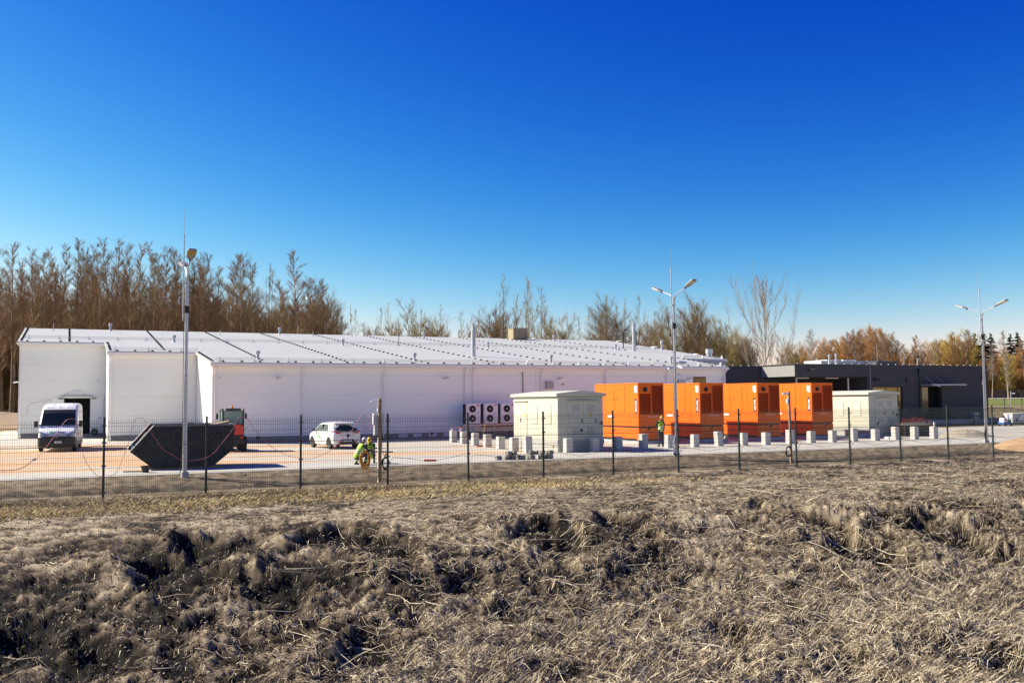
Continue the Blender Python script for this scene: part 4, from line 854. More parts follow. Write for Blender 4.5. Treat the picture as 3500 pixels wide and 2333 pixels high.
# small paving stones piled by the fence side
PS = M('paving_stone_dark', (.16, .145, .125), .9, rgb2=(.30, .27, .23), var=.2, scale=8, bump=.3)
pst = [(17.95,40.0,0,.25),(18.35,39.9,0,.2),(18.62,39.85,0,.22),(18.45,39.95,.2,.2),(18.7,39.9,.2,.18),(19.05,39.75,0,.3),(19.5,39.7,0,.28),(19.58,39.8,.2,.2),(19.8,39.75,.2,.12),(20.0,39.55,0,.28),(20.08,39.65,.2,.16),(20.35,39.5,0,.3),(20.42,39.55,.2,.24),(19.1,40.3,0,.2)]
for i, (x, y, z, s) in enumerate(pst):
    mb = MB(); mb.b(-s/2, s/2, -.14, .14, 0, .19); o = mb.build('paving_stone', PS, None, bevel=.012); o.location = (x-.1, y+.45, z+.002); random.seed(i+50); o.rotation_euler = (0, 0, random.uniform(-.25, .25))
    tag(o, ['leftmost dark paving stone of the pile, lying apart on the paving','paving stone left of the small two layer stack','paving stone at the right foot of the small two layer stack','upper paving stone on the small two layer stack','right upper paving stone of the small two layer stack','single low paving stone in the middle of the pile','left bottom paving stone of the right hand stack','left upper paving stone of the right hand stack','small upper paving stone in the gap of the right hand stack','middle bottom paving stone of the right hand stack','middle upper paving stone of the right hand stack','rightmost bottom paving stone of the pile','rightmost upper paving stone of the pile','paving stone set back behind the middle of the pile'][i], 'paving stone', 'paving stones piled at the kerb')
# broom, marker cones, striped rod, red brick
br = empty('broom', (22.1, 52.6, 0)); tag(br, 'broom with red bristle head leaning on a concrete block', 'broom')
mb = MB(); mb.tube([(0, 0, .08), (.28, .05, 1.42)], .016, 7); mb.build('handle', WOOD, br)
mb = MB(); mb.b(-.30, .12, -.08, .04, .0, .09); mb.build('head', M('red_bristle', (.55, .06, .03), .7), br, bevel=.01)
for x, y, lb in ((22.9, 59.6, 'left one of two small red and white marker posts by the rack'), (23.48, 59.5, 'right one of two small red and white marker posts by the rack')):
    c = empty('marker_post', (x, y, 0)); tag(c, lb, 'marker post', 'small red and white marker posts')
    mb = MB(); mb.lathe([(.06, 0), (.055, .62), (.05, .72)], 10, 0); mb.lathe([(.055, .72), (.05, .93)], 10, 1); mb.lathe([(.05, .93), (.03, 1.02)], 10, 0); mb.build('post', [RED, PALEP], c, smooth=True)
    mb = MB(); mb.lathe([(.16, 0), (.15, .03), (.07, .05)], 12); mb.build('foot', BLACK, c)
rd = empty('striped_rod', (21.65, 45.95, 0)); tag(rd, 'thin black and yellow striped rod standing beside a concrete block', 'rod')
mb = MB(); [mb.tube([(-.06+.02*i, 0, .16*i), (-.04+.02*i, 0, .16*i+.16)], .018, 6, i % 2) for i in range(4)]; mb.build('rod', [M('rod_yellow', (.8, .55, .02), .5), BLACK], rd)
mb = MB(); mb.b(-.28, .28, -.04, .04, 0, .09); o = mb.build('red_bar', M('red_plastic', (.55, .05, .03), .5), None, bevel=.01); o.location = (14.75, 41.2, .003); o.rotation_euler = (0, 0, -.5); tag(o, 'short red bar lying on the sunlit paving right of the crouching workers', 'bar')
# pallets and planks behind the last blocks
pl = empty('pallet_stack', (52.75, 48.9, 0)); tag(pl, 'low stack of dark timber pallets behind the last concrete blocks', 'pallets')
for k in range(4):
    mb = MB(); z = .02+k*.19
    for x in (0, 1.2, 2.42): mb.b(x, x+.12, 0, 1.2, z, z+.10)
    for y in (0, .27, .54, .81, 1.08): mb.b(0, 2.54, y, y+.13, z+.101, z+.125)
    mb.build('pallet', M('old_pallet', (.17, .125, .08), .85, rgb2=(.28, .21, .14), var=.2, scale=4), pl)
for i, (x, y, z, ln, rz_, lb) in enumerate(((52.55, 48.95, .81, 2.9, .0, 'fresh pale plank lying at the front of the pallet stack'), (52.45, 49.25, .81, 2.95, .03, 'fresh pale plank in the middle on top of the pallet stack'), (52.55, 49.55, .81, 2.8, -.02, 'fresh pale plank at the back on top of the pallet stack'), (52.5, 49.0, .90, 2.8, .01, 'topmost fresh pale plank on the pallet stack'))):
    mb = MB(); mb.b(0, ln, 0, .2, 0, .08); o = mb.build('plank', M('fresh_timber', (.72, .56, .36), .8, rgb2=(.62, .46, .27), var=.08, scale=6, stretch=(.15, 1, 1)), None, bevel=.006); o.location = (x, y, z); o.rotation_euler = (0, 0, rz_); tag(o, lb, 'plank', 'fresh planks on the pallets')
bt = empty('spray_bottle', (51.68, 45.4, .801)); tag(bt, 'clear bottle with orange label and blue cap standing on the last concrete block', 'bottle')
mb = MB(); mb.lathe([(.07, 0), (.075, .02), (.075, .2), (.04, .26), (.03, .28)], 12); mb.build('body', M('clear_plastic', (.6, .66, .68), .15, spec=.7), bt, smooth=True)
mb = MB(); mb.lathe([(.078, .05), (.078, .15)], 12); mb.build('label_band', M('orange_label', (.8, .35, .03), .5), bt); mb = MB(); mb.lathe([(.035, .28), (.035, .33)], 10); mb.build('cap', M('blue_cap', (.03, .25, .5), .4), bt)
# red mesh fence roll behind pallets
mb = MB(); random.seed(3)
for i in range(260):
    x = random.uniform(0, 3.4); y = random.uniform(-.3, .3); z = .25*math.sin(math.pi*x/3.6)+random.uniform(.0, .35); mb.tube([(x, y, z), (x+random.uniform(-.3, .3), y+random.uniform(-.2, .2), max(.01, z+random.uniform(-.10, .08)))], .007, 4)
o = mb.build('safety_netting', M('netting_red', (.32, .02, .015), .7)); o.location = (71.0, 62.9, 0.3); o.location = (55.7, 52.4, .62); tag(o, 'tangled red plastic netting heaped behind the planks', 'netting')
mb = MB(); mb.b(-.1, 3.0, -.5, .5, 0, .66); o = mb.build('timber_crate', M('old_pallet', (.2, .2, .2))); o.location = (55.9, 52.4, 0); tag(o, 'dark low crate under the red netting behind the planks', 'crate')
# scrap between kiosk and blocks
for x, y, lb, ln in ((48.6, 49.0, 'dark pipe offcut lying in the shade between the last generator and the farther kiosk', .9), (49.2, 48.6, 'second dark offcut beside the farther kiosk, crossing a white rag', .7)):
    mb = MB(); mb.tube([(0, 0, .12), (ln, .1, .14)], .11, 10); o = mb.build('pipe_offcut', ZINC, None, smooth=True); o.location = (x, y, 0); tag(o, lb, 'pipe')
mb = MB(); random.seed(9)
for i in range(14): 
    a = random.uniform(0, 6.28); mb.hexa([(.2*math.cos(a)+dx*.12, .15*math.sin(a)+dy*.12, 0) for dx, dy in ((-1, -1), (1, -1), (1, 1), (-1, 1))]+[(.2*math.cos(a)+dx*.08, .15*math.sin(a)+dy*.08, random.uniform(.05, .16)) for dx, dy in ((-1, -1), (1, -1), (1, 1), (-1, 1))])
o = mb.build('white_rag', PALEP); o.location = (49.3, 47.0, 0); tag(o, 'crumpled white rag on the ground left of the farther kiosk', 'rag')
# ================================================================ mesh fence
GREENP = M('fence_green', (.008, .020, .019), .45, var=.1, scale=8)
FY, FZ, FX0 = 26.25, .32, .613
fe = empty('mesh_fence', (0, FY, FZ)); tag(fe, 'long dark green welded mesh fence with steel posts between bank and yard', 'fence')
def panel():
    mb = MB(); Wp = 2.44; zs = [.04, .30, .36, .42, .98, 1.04, 1.10, 1.58, 1.64, 1.70, 1.86, 1.90, 1.94, 2.03]
    dy = {.36: -.03, 1.04: -.03, 1.64: -.03, 1.90: -.03}
    prof = [(z, dy.get(z, 0)) for z in zs]
    n = 49; r = .0026
    for i in range(n):
        x = Wp*i/(n-1)-Wp/2; k = len(mb.v); N = len(prof)
        mb.v += [(x+a, y+b_, z) for z, y in prof for a, b_ in ((-r, -r), (r, -r), (r, r), (-r, r))]
        mb.f += [(k+j*4+q, k+j*4+(q+1) % 4, k+j*4+4+(q+1) % 4, k+j*4+4+q) for j in range(N-1) for q in range(4)]; mb.m += [0]*(4*(N-1))
    for z in (.08, .30, .42, .62, .80, .98, 1.10, 1.26, 1.42, 1.58, 1.70, 1.86, 1.94):
        mb.b(-Wp/2, Wp/2, -.007, -.0015, z-.003, z+.003)
    return mb
pm = panel().build('panel', M('fence_wire', (.012, .028, .026), .45), fe)
mb = MB(); mb.b(-.026, .026, -.02, .02, -.35, 2.07); mb.b(-.029, .029, -.023, .023, 2.07, 2.09)
for z in (.18, .86, 1.45, 1.88): mb.b(-.055, .055, -.045, -.02, z-.02, z+.02, 0); mb.cyl((0, -.045, z), (0, -.055, z), .012, 6, 1)
pm2 = mb.build('post', [GREENP, STEEL], fe, bevel=.003)
sens = MB(); sens.cyl((0, -.015, 0), (0, -.06, 0), .043, 14); sens.cyl((0, -.06, 0), (0, -.075, 0), .035, 14); sens.tube([(0, -.03, -.04), (.005, -.03, -.08), (-.03, -.03, -.11), (.03, -.03, -.12)], .005, 5)
sn = sens.build('fence_sensor', BLACK, fe, smooth=True)
first = True
for i in range(-2, 18):
    xp = FX0+2.5*i
    dz = float(base_h(FY))*0+.0
    if first: a, b_, c_ = pm, pm2, sn; first = False
    else: a, b_, c_ = pm.copy(), pm2.copy(), sn.copy(); [COL.objects.link(q) for q in (a, b_, c_)]
    random.seed(i); a.location = (xp+1.25, 0, random.uniform(-.008, .008)); b_.location = (xp, .025, 0); c_.location = (xp+1.32, -.01, 1.78-FZ+.03)
    b_.rotation_euler = (0, random.uniform(-.006, .006), 0)
mb = MB(); pts = []
for i in range(-2, 18):
    xp = FX0+2.5*i; pts += [(xp, -.03, 1.37), (xp+.6, -.02, 1.355), (xp+1.25, -.02, 1.36), (xp+1.9, -.02, 1.355)]
mb.tube(pts, .010, 5); mb.build('sensor_cable', BLACK, fe)
# thin lead sagging low along the fence
mb = MB(); pts = []
for i in range(3, 17):
    xp = FX0+2.5*i; pts += [(xp+.02, -.03, .62), (xp+.15, -.02, .84), (xp+.5, -.02, .80), (xp+1.25, -.02, .68), (xp+2.0, -.02, .78), (xp+2.35, -.02, .86)]
mb.tube(pts, .006, 4); mb.build('data_cable', BLACK, fe)
def spline(pts, n=5):
    P = [Vector(p) for p in pts]; out = []
    for i in range(len(P)-1):
        p0 = P[max(i-1, 0)]; p1 = P[i]; p2 = P[i+1]; p3 = P[min(i+2, len(P)-1)]
        for k in range(n):
            t = k/n; out.append(.5*((2*p1)+(p2-p0)*t+(2*p0-5*p1+4*p2-p3)*t*t+(3*p1-p0-3*p2+p3)*t**3))
    return out+[P[-1]]
# pink hose looped over the fence
HP = [(-.91,1.42),(-.76,1.61),(-.52,1.97),(-.29,2.33),(-.2,2.38),(-.08,2.38),(-.04,2.3),(.02,1.99),(.11,1.58),(.23,1.25),(.41,1.01),(.49,.94),(.64,.9),(.77,.92),(.93,1.03),(1.04,1.3),(1.18,1.71),(1.29,2.18),(1.34,2.34),(1.38,2.38),(1.51,2.38),(1.56,2.34),(1.64,2.14),(1.81,1.88),(1.92,1.7),(2.04,1.55),(2.25,1.42),(2.5,1.26),(2.7,1.24),(3.07,1.3),(3.31,1.44),(3.43,1.6),(3.69,1.92),(3.82,2.13),(3.9,2.34),(3.96,2.37),(4.08,2.37),(4.15,2.34),(4.22,2.24),(4.35,2.04),(4.57,1.8),(4.81,1.55),(5.09,1.38),(5.29,1.28),(5.78,1.19),(6.0,1.22),(6.29,1.33),(6.51,1.45),(6.75,1.64),(6.93,1.82),(7.11,2.04),(7.23,2.24),(7.31,2.35),(7.38,2.38),(7.45,2.33),(7.45,2.23),(7.42,2.11),(7.44,2.0),(7.51,1.96),(7.57,2.02),(7.56,2.15),(7.54,2.27),(7.58,2.36),(7.66,2.37),(7.68,2.3),(7.67,2.07),(7.66,1.63)]
mb = MB(); mb.tube(spline([(x, FY-.055, z) for x, z in HP], 3), .006, 6)
tag(mb.build('welding_hose', M('hose_pink', (.60, .16, .19), .5), None, smooth=True), 'long pink hose hung in loops over the top of the mesh fence', 'hose')
cb = empty('extension_lead', (-.95, FY-.06, 1.39)); tag(cb, 'grey plug and black lead at the hose end on the fence, far left', 'cable')
mb = MB(); mb.tube([(-.05, 0, .0), (.03, 0, .03)], [.03, .035], 10); mb.build('plug', ZINC, cb, smooth=True)
mb = MB(); mb.tube(spline([(-.04, 0, 0), (-.24, 0, -.17), (-.48, 0, -.23), (-.8, 0, -.22), (-1.3, 0, -.15)]), .008, 5); mb.build('lead', BLACK, cb)
mb = MB(); rr = random.Random(4)
for k in range(16):
    cx, rx_, rz_ = 7.42+rr.uniform(-.018, .018), rr.uniform(.10, .155), rr.uniform(.17, .25); cz = 1.34-rz_+rr.uniform(-.015, .01)
    mb.tube([(cx+rx_*math.sin(t)+rr.uniform(-.006, .006), FY-.07+rr.uniform(-.03, .0), cz+rz_*math.cos(t)) for t in [2*math.pi*j/20 for j in range(21)]], .0105, 5)
mb.tube(spline([(7.36, FY-.06, .9), (7.37, FY-.06, .6), (7.42, FY-.06, .45), (7.46, FY-.06, .36)]), .009, 5)
mb.tube(spline([(7.53, FY-.06, .9), (7.55, FY-.06, .6), (7.62, FY-.06, .46), (7.7, FY-.06, .42), (7.79, FY-.06, .56), (7.8, FY-.05, .85)]), .009, 5)
tag(mb.build('coiled_hose', M('hose_amber', (.62, .27, .015), .45), None, smooth=True), 'coil of amber yellow hose hanging on the fence in front of the crouching workers', 'hose')
# ================================================================ lamp posts
def pxy(o, r=None): pass
LP = [(3.72, 37.95, 0., 'left lamp post beside the dark skip, its two heads seen nearly end on'), (26.55, 38.64, 1., 'middle lamp post with white cameras, in front of the second generator'), (49.46, 39.68, 2., 'right lamp post near the yellow sand heap')]
LGREY = M('lamp_housing', (.34, .345, .33), .45, metal=.2)
def lamp():
    l = empty('lamp_post', (0, 0, 0)); tag(l, 'x', 'lamp post', 'twin headed lamp posts along the kerb')
    mb = MB(); mb.lathe([(.145, -.35), (.145, .15)], 22); mb.build('concrete_base', CONC, l, smooth=True)
    mb = MB(); mb.lathe([(.115, .15), (.115, .165), (.088, .17), (.085, 1.2), (.082, 1.4), (.078, 3.6), (.070, 4.0), (.062, 6.4), (.055, 7.55)], 16); mb.b(-.03, .03, -.092, -.08, .5, .9); mb.build('pole', GALV, l, smooth=True)
    mb = MB(); mb.b(-.07, .07, -.07, .07, 6.20, 6.48); mb.build('joint_box', BLACK, l)
    for s in (-1, 1):
        dz = 0
        mb = MB(); mb.tube(spline([(0, 0, 7.35), (0, .02*s, 7.55), (0, .16*s, 7.80), (0, .45*s, 7.95), (0, 1.05*s, 8.14)], 4), .030, 8); a = mb.build('arm', GALV, l, smooth=True)
        h = empty('lamp_head', (0, 1.0*s, 8.13)); h.parent = l
        bpy.data.objects.remove(h)
        t = R(20); c, sn_ = math.cos(t), math.sin(t)
        def Q(x, d, z): return (x, s*(1.02+d*c-z*sn_), 8.13+d*sn_+z*c)
        mb = MB()
        out = [(-.05, 0), (-.09, .06), (-.16, .22), (-.17, .72), (-.14, .78), (.14, .78), (.17, .72), (.16, .22), (.09, .06), (.05, 0)]
        if s < 0: out = out[::-1]
        mb.prism(out, lambda a_, b_, d: Q(a_, b_, d), -.02, .03, 0)
        mb.prism([(x*.8, .02+y*.96) for x, y in out], lambda a_, b_, d: Q(a_, b_, d), .03, .055, 0)
        for k in range(6): mb.hexa([Q(-.09, .12+k*.045, .055), Q(.09, .12+k*.045, .055), Q(.09, .13+k*.045, .055), Q(-.09, .13+k*.045, .055), Q(-.09, .12+k*.045, .075), Q(.09, .12+k*.045, .075), Q(.09, .13+k*.045, .075), Q(-.09, .13+k*.045, .075)])
        hd = mb.build('lamp_head', LGREY, l, bevel=.006)
        mb = MB(); mb.prism([(-.135, .40), (-.135, .70), (.135, .70), (.135, .40)], lambda a_, b_, d: Q(a_, b_, d), -.026, -.02, 0); mb.build('lens', M('led_lens', (.50, .36, .10), .2, spec=.8), hd)
        mb = MB(); mb.tube([Q(0, -.10, .0), Q(0, .06, .0)], .042, 8); mb.build('knuckle', BLACK, hd, smooth=True)
    mb = MB(); mb.tube([(-.13, 0, 5.9), (-.13, 0, 9.2)], .028, 8); mb.lathe([(.036, 0), (.036, .06)], 8, 0, (-.13, 0, 9.17)); mb.tube([(-.13, 0, 9.2), (-.13, 0, 10.2)], [.012, .006], 6); mb.build('lightning_rod', GALV, l, smooth=True)
    mb = MB()
    for z in (6.53, 7.38): mb.b(-.17, .07, -.055, .055, z-.02, z+.02)
    mb.build('clamp', GALV, l)
    mb = MB(); mb.tube([(-.10, -.02, 6.0), (-.098, -.03, 4.5), (-.10, -.03, 2.0), (-.11, -.03, .9)], .012, 5); mb.build('earth_cable', BLACK, l)
    return l
l0 = lamp()
for i, (x, y, k, lb) in enumerate(LP):
    l = l0 if i == 0 else copy_tree(l0); l.location = (x, y, 0); l['label'] = lb
    if i == 1:
        cctv(l, (.08, -.02, 4.52), R(-35), -.12, s=1.15); cctv(l, (-.08, -.05, 4.22), R(-160), -.1, s=1.15); cctv(l, (.03, -.09, 4.34), R(-70), -.5, 'dome_camera', .9); cctv(l, (.10, -.04, 3.98), R(-40), -.8, 'dome_camera', .8)
    if i >= 1:
        mb = MB(); rr = random.Random(i)
        for q in range(4): mb.tube(spline([(-.12, -.05, .12), (-.20-.02*q, -.08, .5), (-.13, -.06, .95), (-.10-.03*q, -.07, .45), (-.22, -.1, .05)]), .010, 5)
        mb.build('loose_cable', PALEP if i == 1 else BLACK, l)
        mb = MB(); mb.b(-.28, -.14, -.12, .0, .02, .2); mb.build('junction_box', ZINC, l, bevel=.01)
    else:
        mb = MB(); mb.tube(spline([(-.10, -.08, .95), (-.13, -.12, .6), (-.17, -.14, .25), (-.20, -.2, .0)]), .014, 5); mb.build('loose_cable', BLACK, l)
# ================================================================ timber camera posts
TPOST = M('post_timber', (.38, .27, .13), .8, rgb2=(.24, .16, .075), var=.1, scale=6, stretch=(1, 1, .15))
c1 = empty('camera_post', (9.36, 31.2, -.1)); tag(c1, 'timber post with a white camera and two white boxes beside the crouching workers', 'camera post')
mb = MB(); mb.b(-.045, .045, -.045, .045, -.3, 2.96); mb.build('post', TPOST, c1, bevel=.004)
mb = MB(); mb.b(-.068, -.046, -.03, .05, -.3, 1.64); mb.build('batten', M('pale_batten', (.52, .42, .28), .8), c1)
cctv(c1, (-.045, -.01, 2.88), R(190), -.25, s=.72)
for z0, z1, x0, x1 in ((2.07, 2.45, -.20, .16), (1.72, 2.05, -.17, .13)):
    mb = MB(); mb.b(x0, x1, .05, .22, z0, z1); mb.b(x0-.006, x0, .06, .21, z0+.02, z1-.02); mb.build('control_box', M('control_box', (.62, .62, .60), .4), c1, bevel=.015)
mb = MB(); mb.tube([(-.05, .02, 2.80), (-.07, .02, 2.7), (-.05, .02, 2.55), (-.05, .03, 2.4)], .02, 6); mb.b(-.09, -.046, -.02, .04, 2.52, 2.62); mb.build('bracket', PALEP, c1)
mb = MB(); mb.tube(spline([(.06, .05, 2.1), (.10, .05, 1.7), (.08, .05, 1.3)]), .014, 5); mb.tube(spline([(.05, -.02, 1.3), (.1, -.02, 1.1), (.16, -.02, 1.0), (.12, -.02, .8)]), .009, 5); mb.build('cable', BLACK, c1)
def coil(cx, cy, cz, rx_, rz_, n, seed, r=.012):
    mb = MB(); rr = random.Random(seed)
    for k in range(n):
        a, b_ = rx_*rr.uniform(.86, 1.12), rz_*rr.uniform(.86, 1.12); ox, oz = rr.uniform(-.02, .02), rr.uniform(-.03, .02)
        mb.tube([(cx+ox+a*math.cos(t), cy+.03*math.sin(t*2+k), cz+oz+b_*math.sin(t)) for t in [2*math.pi*j/22 for j in range(23)]], r, 5)
    return mb
tag(coil(9.53, 31.12, .67, .12, .20, 6, 1).build('cable_coil', BLACK, None, smooth=True), 'black cable coil hanging between the timber camera post and a fence post', 'cable coil')
c2 = empty('camera_post', (29.6, 34.0, -.2)); tag(c2, 'weathered timber post with a small white camera in front of the third and fourth generators', 'camera post')
mb = MB(); mb.hexa([(-.05, -.04, -.3), (.05, -.04, -.3), (.05, .04, -.3), (-.05, .04, -.3), (-.09, -.04, 3.26), (.01, -.04, 3.26), (.01, .04, 3.26), (-.09, .04, 3.26)]); mb.build('post', M('weathered_timber', (.42, .34, .26), .85, rgb2=(.20, .14, .10), var=.2, scale=8, stretch=(1, 1, .12)), c2, bevel=.004)
cctv(c2, (-.09, -.01, 3.14), R(188), -.08, s=.85); mb = MB(); mb.b(-.17, -.09, -.04, .03, 2.72, 2.92); mb.build('junction_box', PALEP, c2, bevel=.008)
tag(coil(29.38, 33.9, .36, .145, .22, 6, 2).build('cable_coil', BLACK, None, smooth=True), 'black cable coil beside the weathered timber camera post on the right', 'cable coil')
# cable trodden into the swale
mb = MB(); P = [(27.5, 36.6), (29.5, 35.4), (31.5, 34.6), (33.0, 33.2), (34.2, 31.6), (34.8, 30.6)]
zz, _ = terr(np.array([p[0] for p in P]), np.array([p[1] for p in P])); mb.tube(spline([(p[0], p[1], float(z)+.03) for p, z in zip(P, zz)]), .022, 5); tag(mb.build('ground_cable', BLACK), 'black cable running down the swale right of the middle lamp post', 'cable')
mb = MB(); P = [(4.2, 37.2), (5.2, 36.2), (6.3, 35.1), (7.0, 33.9), (7.6, 32.9)]
zz, _ = terr(np.array([p[0] for p in P]), np.array([p[1] for p in P])); mb.tube(spline([(p[0], p[1], float(z)+.03) for p, z in zip(P, zz)]), .022, 5); tag(mb.build('ground_cable', BLACK), 'black cable on the brown soil right of the left lamp post', 'cable')
# ================================================================ skip container
SK = M('skip_paint', (.007, .008, .011), .55, rgb2=(.024, .024, .027), var=.3, scale=3, spec=.35)
RUST = M('rusty_inside', (.10, .055, .035), .8, rgb2=(.17, .10, .06), var=.4, scale=4)
sk = empty('skip_container', (0, 0, 0)); tag(sk, 'large dark open waste skip with pointed ends on planks by the left lamp post', 'skip')
YF, YB = 42.3, 44.9
prof = [(1.99, .76), (2.90, 1.83), (6.20, 1.82), (6.14, .76), (5.30, .06), (2.88, .06)]
mb = MB(); pp = lambda a, b_, d: (a, d, b_)
mb.prism(prof, pp, YF, YF+.035, 0); mb.build('side_wall', SK, sk)
mb = MB(); mb.prism(prof, pp, YB-.035, YB, 0); mb.build('side_wall', RUST, sk)
mb = MB(); t = .035
for (a, b_) in ((5, 0), (4, 5), (3, 4), (2, 3)):
    p, q = Vector(prof[a]), Vector(prof[b_]); d = (q-p).normalized(); n = Vector((-d.y, d.x))*t
    if n.dot(Vector((4, 1))-p) < 0: n = -n
    mb.prism([tuple(p), tuple(q), tuple(q+n), tuple(p+n)], pp, YF+.036, YB-.036, 0)
mb.build('floor', RUST, sk)
mb = MB(); r = .045
for y in (YF, YB): mb.tube([(1.99, y, .76), (2.90, y, 1.83), (6.20, y, 1.82)], r, 6)
mb.tube([(6.20, YF, 1.82), (6.20, YB, 1.82)], r, 6); mb.build('rim', M('skip_rim', (.16, .16, .165), .5, var=.3, scale=6), sk)
mb = MB()
mb.prism([(1.99, .72), (6.16, .72), (6.17, .80), (2.05, .82)], pp, YF-.045, YF-.002)
for x in (3.70, 4.78): mb.b(x-.09, x+.09, YF-.04, YF-.002, .82, 1.78)
for x in (3.80, 4.88): mb.b(x, x+.012, YF-.05, YF-.04, .85, 1.76)
mb.build('rib', SK, sk)
mb = MB()
for x in (2.77, 3.12): mb.cyl((x, YF-.006, 1.19), (x, YF-.003, 1.19), .085, 18)
mb.build('lifting_hole', BLACK, sk)
for y in (YF, YB):
    mb = MB()
    for x in (2.95, 5.3): mb.cyl((x, y-.08 if y == YF else y, 1.32), (x, y if y == YF else y+.08, 1.32), .06, 12)
    mb.build('lifting_lug', SK, sk, smooth=True)
for i, (p, q, s) in enumerate((((2.4, 43.4, .9), (3.1, 44.0, 1.25), .07), ((2.3, 43.9, .85), (2.9, 43.1, 1.05), .05), ((3.6, 43.0, 1.80), (4.6, 43.6, 1.86), .06), ((5.0, 44.3, 1.7), (6.1, 43.4, 1.92), .07), ((2.5, 44.2, 1.0), (2.7, 43.9, 1.5), .09), ((4.2, 44.0, 1.75), (5.2, 44.2, 1.82), .05))):
    mb = MB(); mb.tube([p, q], s, 4); o = mb.build('waste_timber', M('waste_wood', (.40, .30, .19), .8, rgb2=(.25, .17, .10), var=.2, scale=5)); tag(o, ['offcut of timber leaning inside the open end of the skip', 'shorter light offcut lying in the pointed mouth of the skip', 'flat timber showing at the middle of the skip rim', 'long timber sticking up at the right end of the skip', 'upright timber block against the far wall of the skip', 'thin lath on the heap in the middle of the skip'][i], 'timber offcut', 'waste timber in the skip')
mb = MB(); mb.lathe([(.04, 0), (.045, .02), (.045, .16), (.02, .22), (.02, .25)], 10); o = mb.build('blue_bottle', M('blue_plastic', (.03, .22, .45), .3), None, smooth=True); o.location = (2.12, 42.9, .82); tag(o, 'small blue bottle in the pointed mouth of the skip', 'bottle')
mb = MB(); mb.b(2.5, 5.6, 42.5, 42.7, .0, .055); mb.build('bearer', WOOD, sk)
mb = MB(); mb.b(2.5, 5.6, 44.4, 44.6, .0, .055); mb.build('bearer', WOOD, sk)
mb = MB(); mb.b(-.5, .3, -.1, .1, 0, .05); o = mb.build('loose_board', WOOD); o.location = (2.2, 41.3, .003); o.rotation_euler = (0, 0, -.3); tag(o, 'loose timber board lying behind the black bucket', 'board')
bk = empty('bucket', (2.50, 40.75, 0)); tag(bk, 'black builder\'s bucket standing under the left end of the skip', 'bucket')
mb = MB(); mb.lathe([(.125, 0), (.165, .24), (.175, .245), (.175, .26), (.155, .26), (.12, .02)], 20); mb.build('body', BLACK, bk, smooth=True)
mb = MB(); mb.tube([(.16*math.cos(t), -.05+.03*math.sin(t), .24-.10*math.sin(t)) for t in [math.pi*k/10 for k in range(11)]], .006, 5); mb.build('handle', GALV, bk)
# ================================================================ vehicles
CARW = M('car_white', (.80, .795, .76), .3, spec=.35); CARB = M('bumper_black', (.022, .023, .025), .45); TYRE = M('tyre', (.016, .016, .017), .85, var=.2, scale=20)
RIM = M('wheel_rim', (.42, .43, .44), .3, metal=.7); HL = M('headlight_glass', (.22, .30, .42), .10, spec=1., metal=.3); TL = M('tail_light', (.50, .012, .012), .15, spec=.8); CGL = M('car_glass', (.010, .018, .018), .12, spec=.35)
def wheel(parent, x, y, r, wd, side):
    mb = MB(); pr = [(r*.60, -wd/2), (r*.86, -wd/2), (r*.97, -wd*.40), (r, -wd*.25), (r, wd*.25), (r*.97, wd*.40), (r*.86, wd/2), (r*.60, wd/2)]
    n = 26; V = []; 
    for (rr_, xx) in pr:
        for k in range(n): a = 2*math.pi*k/n; V.append((xx, rr_*math.cos(a), rr_*math.sin(a)))
    N = len(pr); F = [(i*n+k, i*n+(k+1) % n, ((i+1) % N)*n+(k+1) % n, ((i+1) % N)*n+k) for i in range(N) for k in range(n)]
    mb.add(V, F); w_ = mb.build('wheel', TYRE, parent, smooth=True); w_.location = (x, y, r)
    mb = MB(); xs_ = side*wd*.38; mb.cyl((xs_-.02*side, 0, 0), (xs_, 0, 0), r*.18, 12)
    for k in range(7):
        a = 2*math.pi*k/7; c, s = math.cos(a), math.sin(a)
        mb.hexa([(xs_-.03, c*r*.12-s*.035, s*r*.12+c*.035), (xs_-.03, c*r*.12+s*.035, s*r*.12-c*.035), (xs_-.03, c*r*.60+s*.05, s*r*.60-c*.05), (xs_-.03, c*r*.60-s*.05, s*r*.60+c*.05), (xs_, c*r*.12-s*.03, s*r*.12+c*.03), (xs_, c*r*.12+s*.03, s*r*.12-c*.03), (xs_, c*r*.60+s*.04, s*r*.60-c*.04), (xs_, c*r*.60-s*.04, s*r*.60+c*.04)])
    mb.build('rim', RIM, w_)
    mb = MB(); mb.cyl((-wd*.2, 0, 0), (wd*.2, 0, 0), r*.58, 20); mb.build('brake', BLACK, w_)
    return w_
def section(y, zb, zt, wfun, rc=.16, n=9, cut=None):
    """closed ring round a body section at length position y"""
    pts = []; hs = []
    z0 = zb; H = zt-zb; rr = min(rc, H*.45)
    for k in range(n): z = zb+.04+(H-rr-.04)*k/(n-1); pts.append((wfun(z), z))
    w1 = wfun(zt-rr)
    for k in range(1, 6): a = math.pi/2*k/5; pts.append((w1-rr*1.0*(1-math.cos(a)), zt-rr+rr*math.sin(a)))
    top = [(w1-rr)*(1-t) for t in (.35, .7)]
    crown = .02
    rgt = pts+[(x, zt+crown*(1-(x/(w1-rr+1e-6))**2)*.9) for x in top]+[(0, zt+crown)]
    ring = [(x, y, z) for x, z in rgt]+[(-x, y, z) for x, z in rgt[-2::-1]]
    w0 = wfun(zb)
    ring += [(-w0*.9, y, zb), (w0*.9, y, zb)]
    return ring
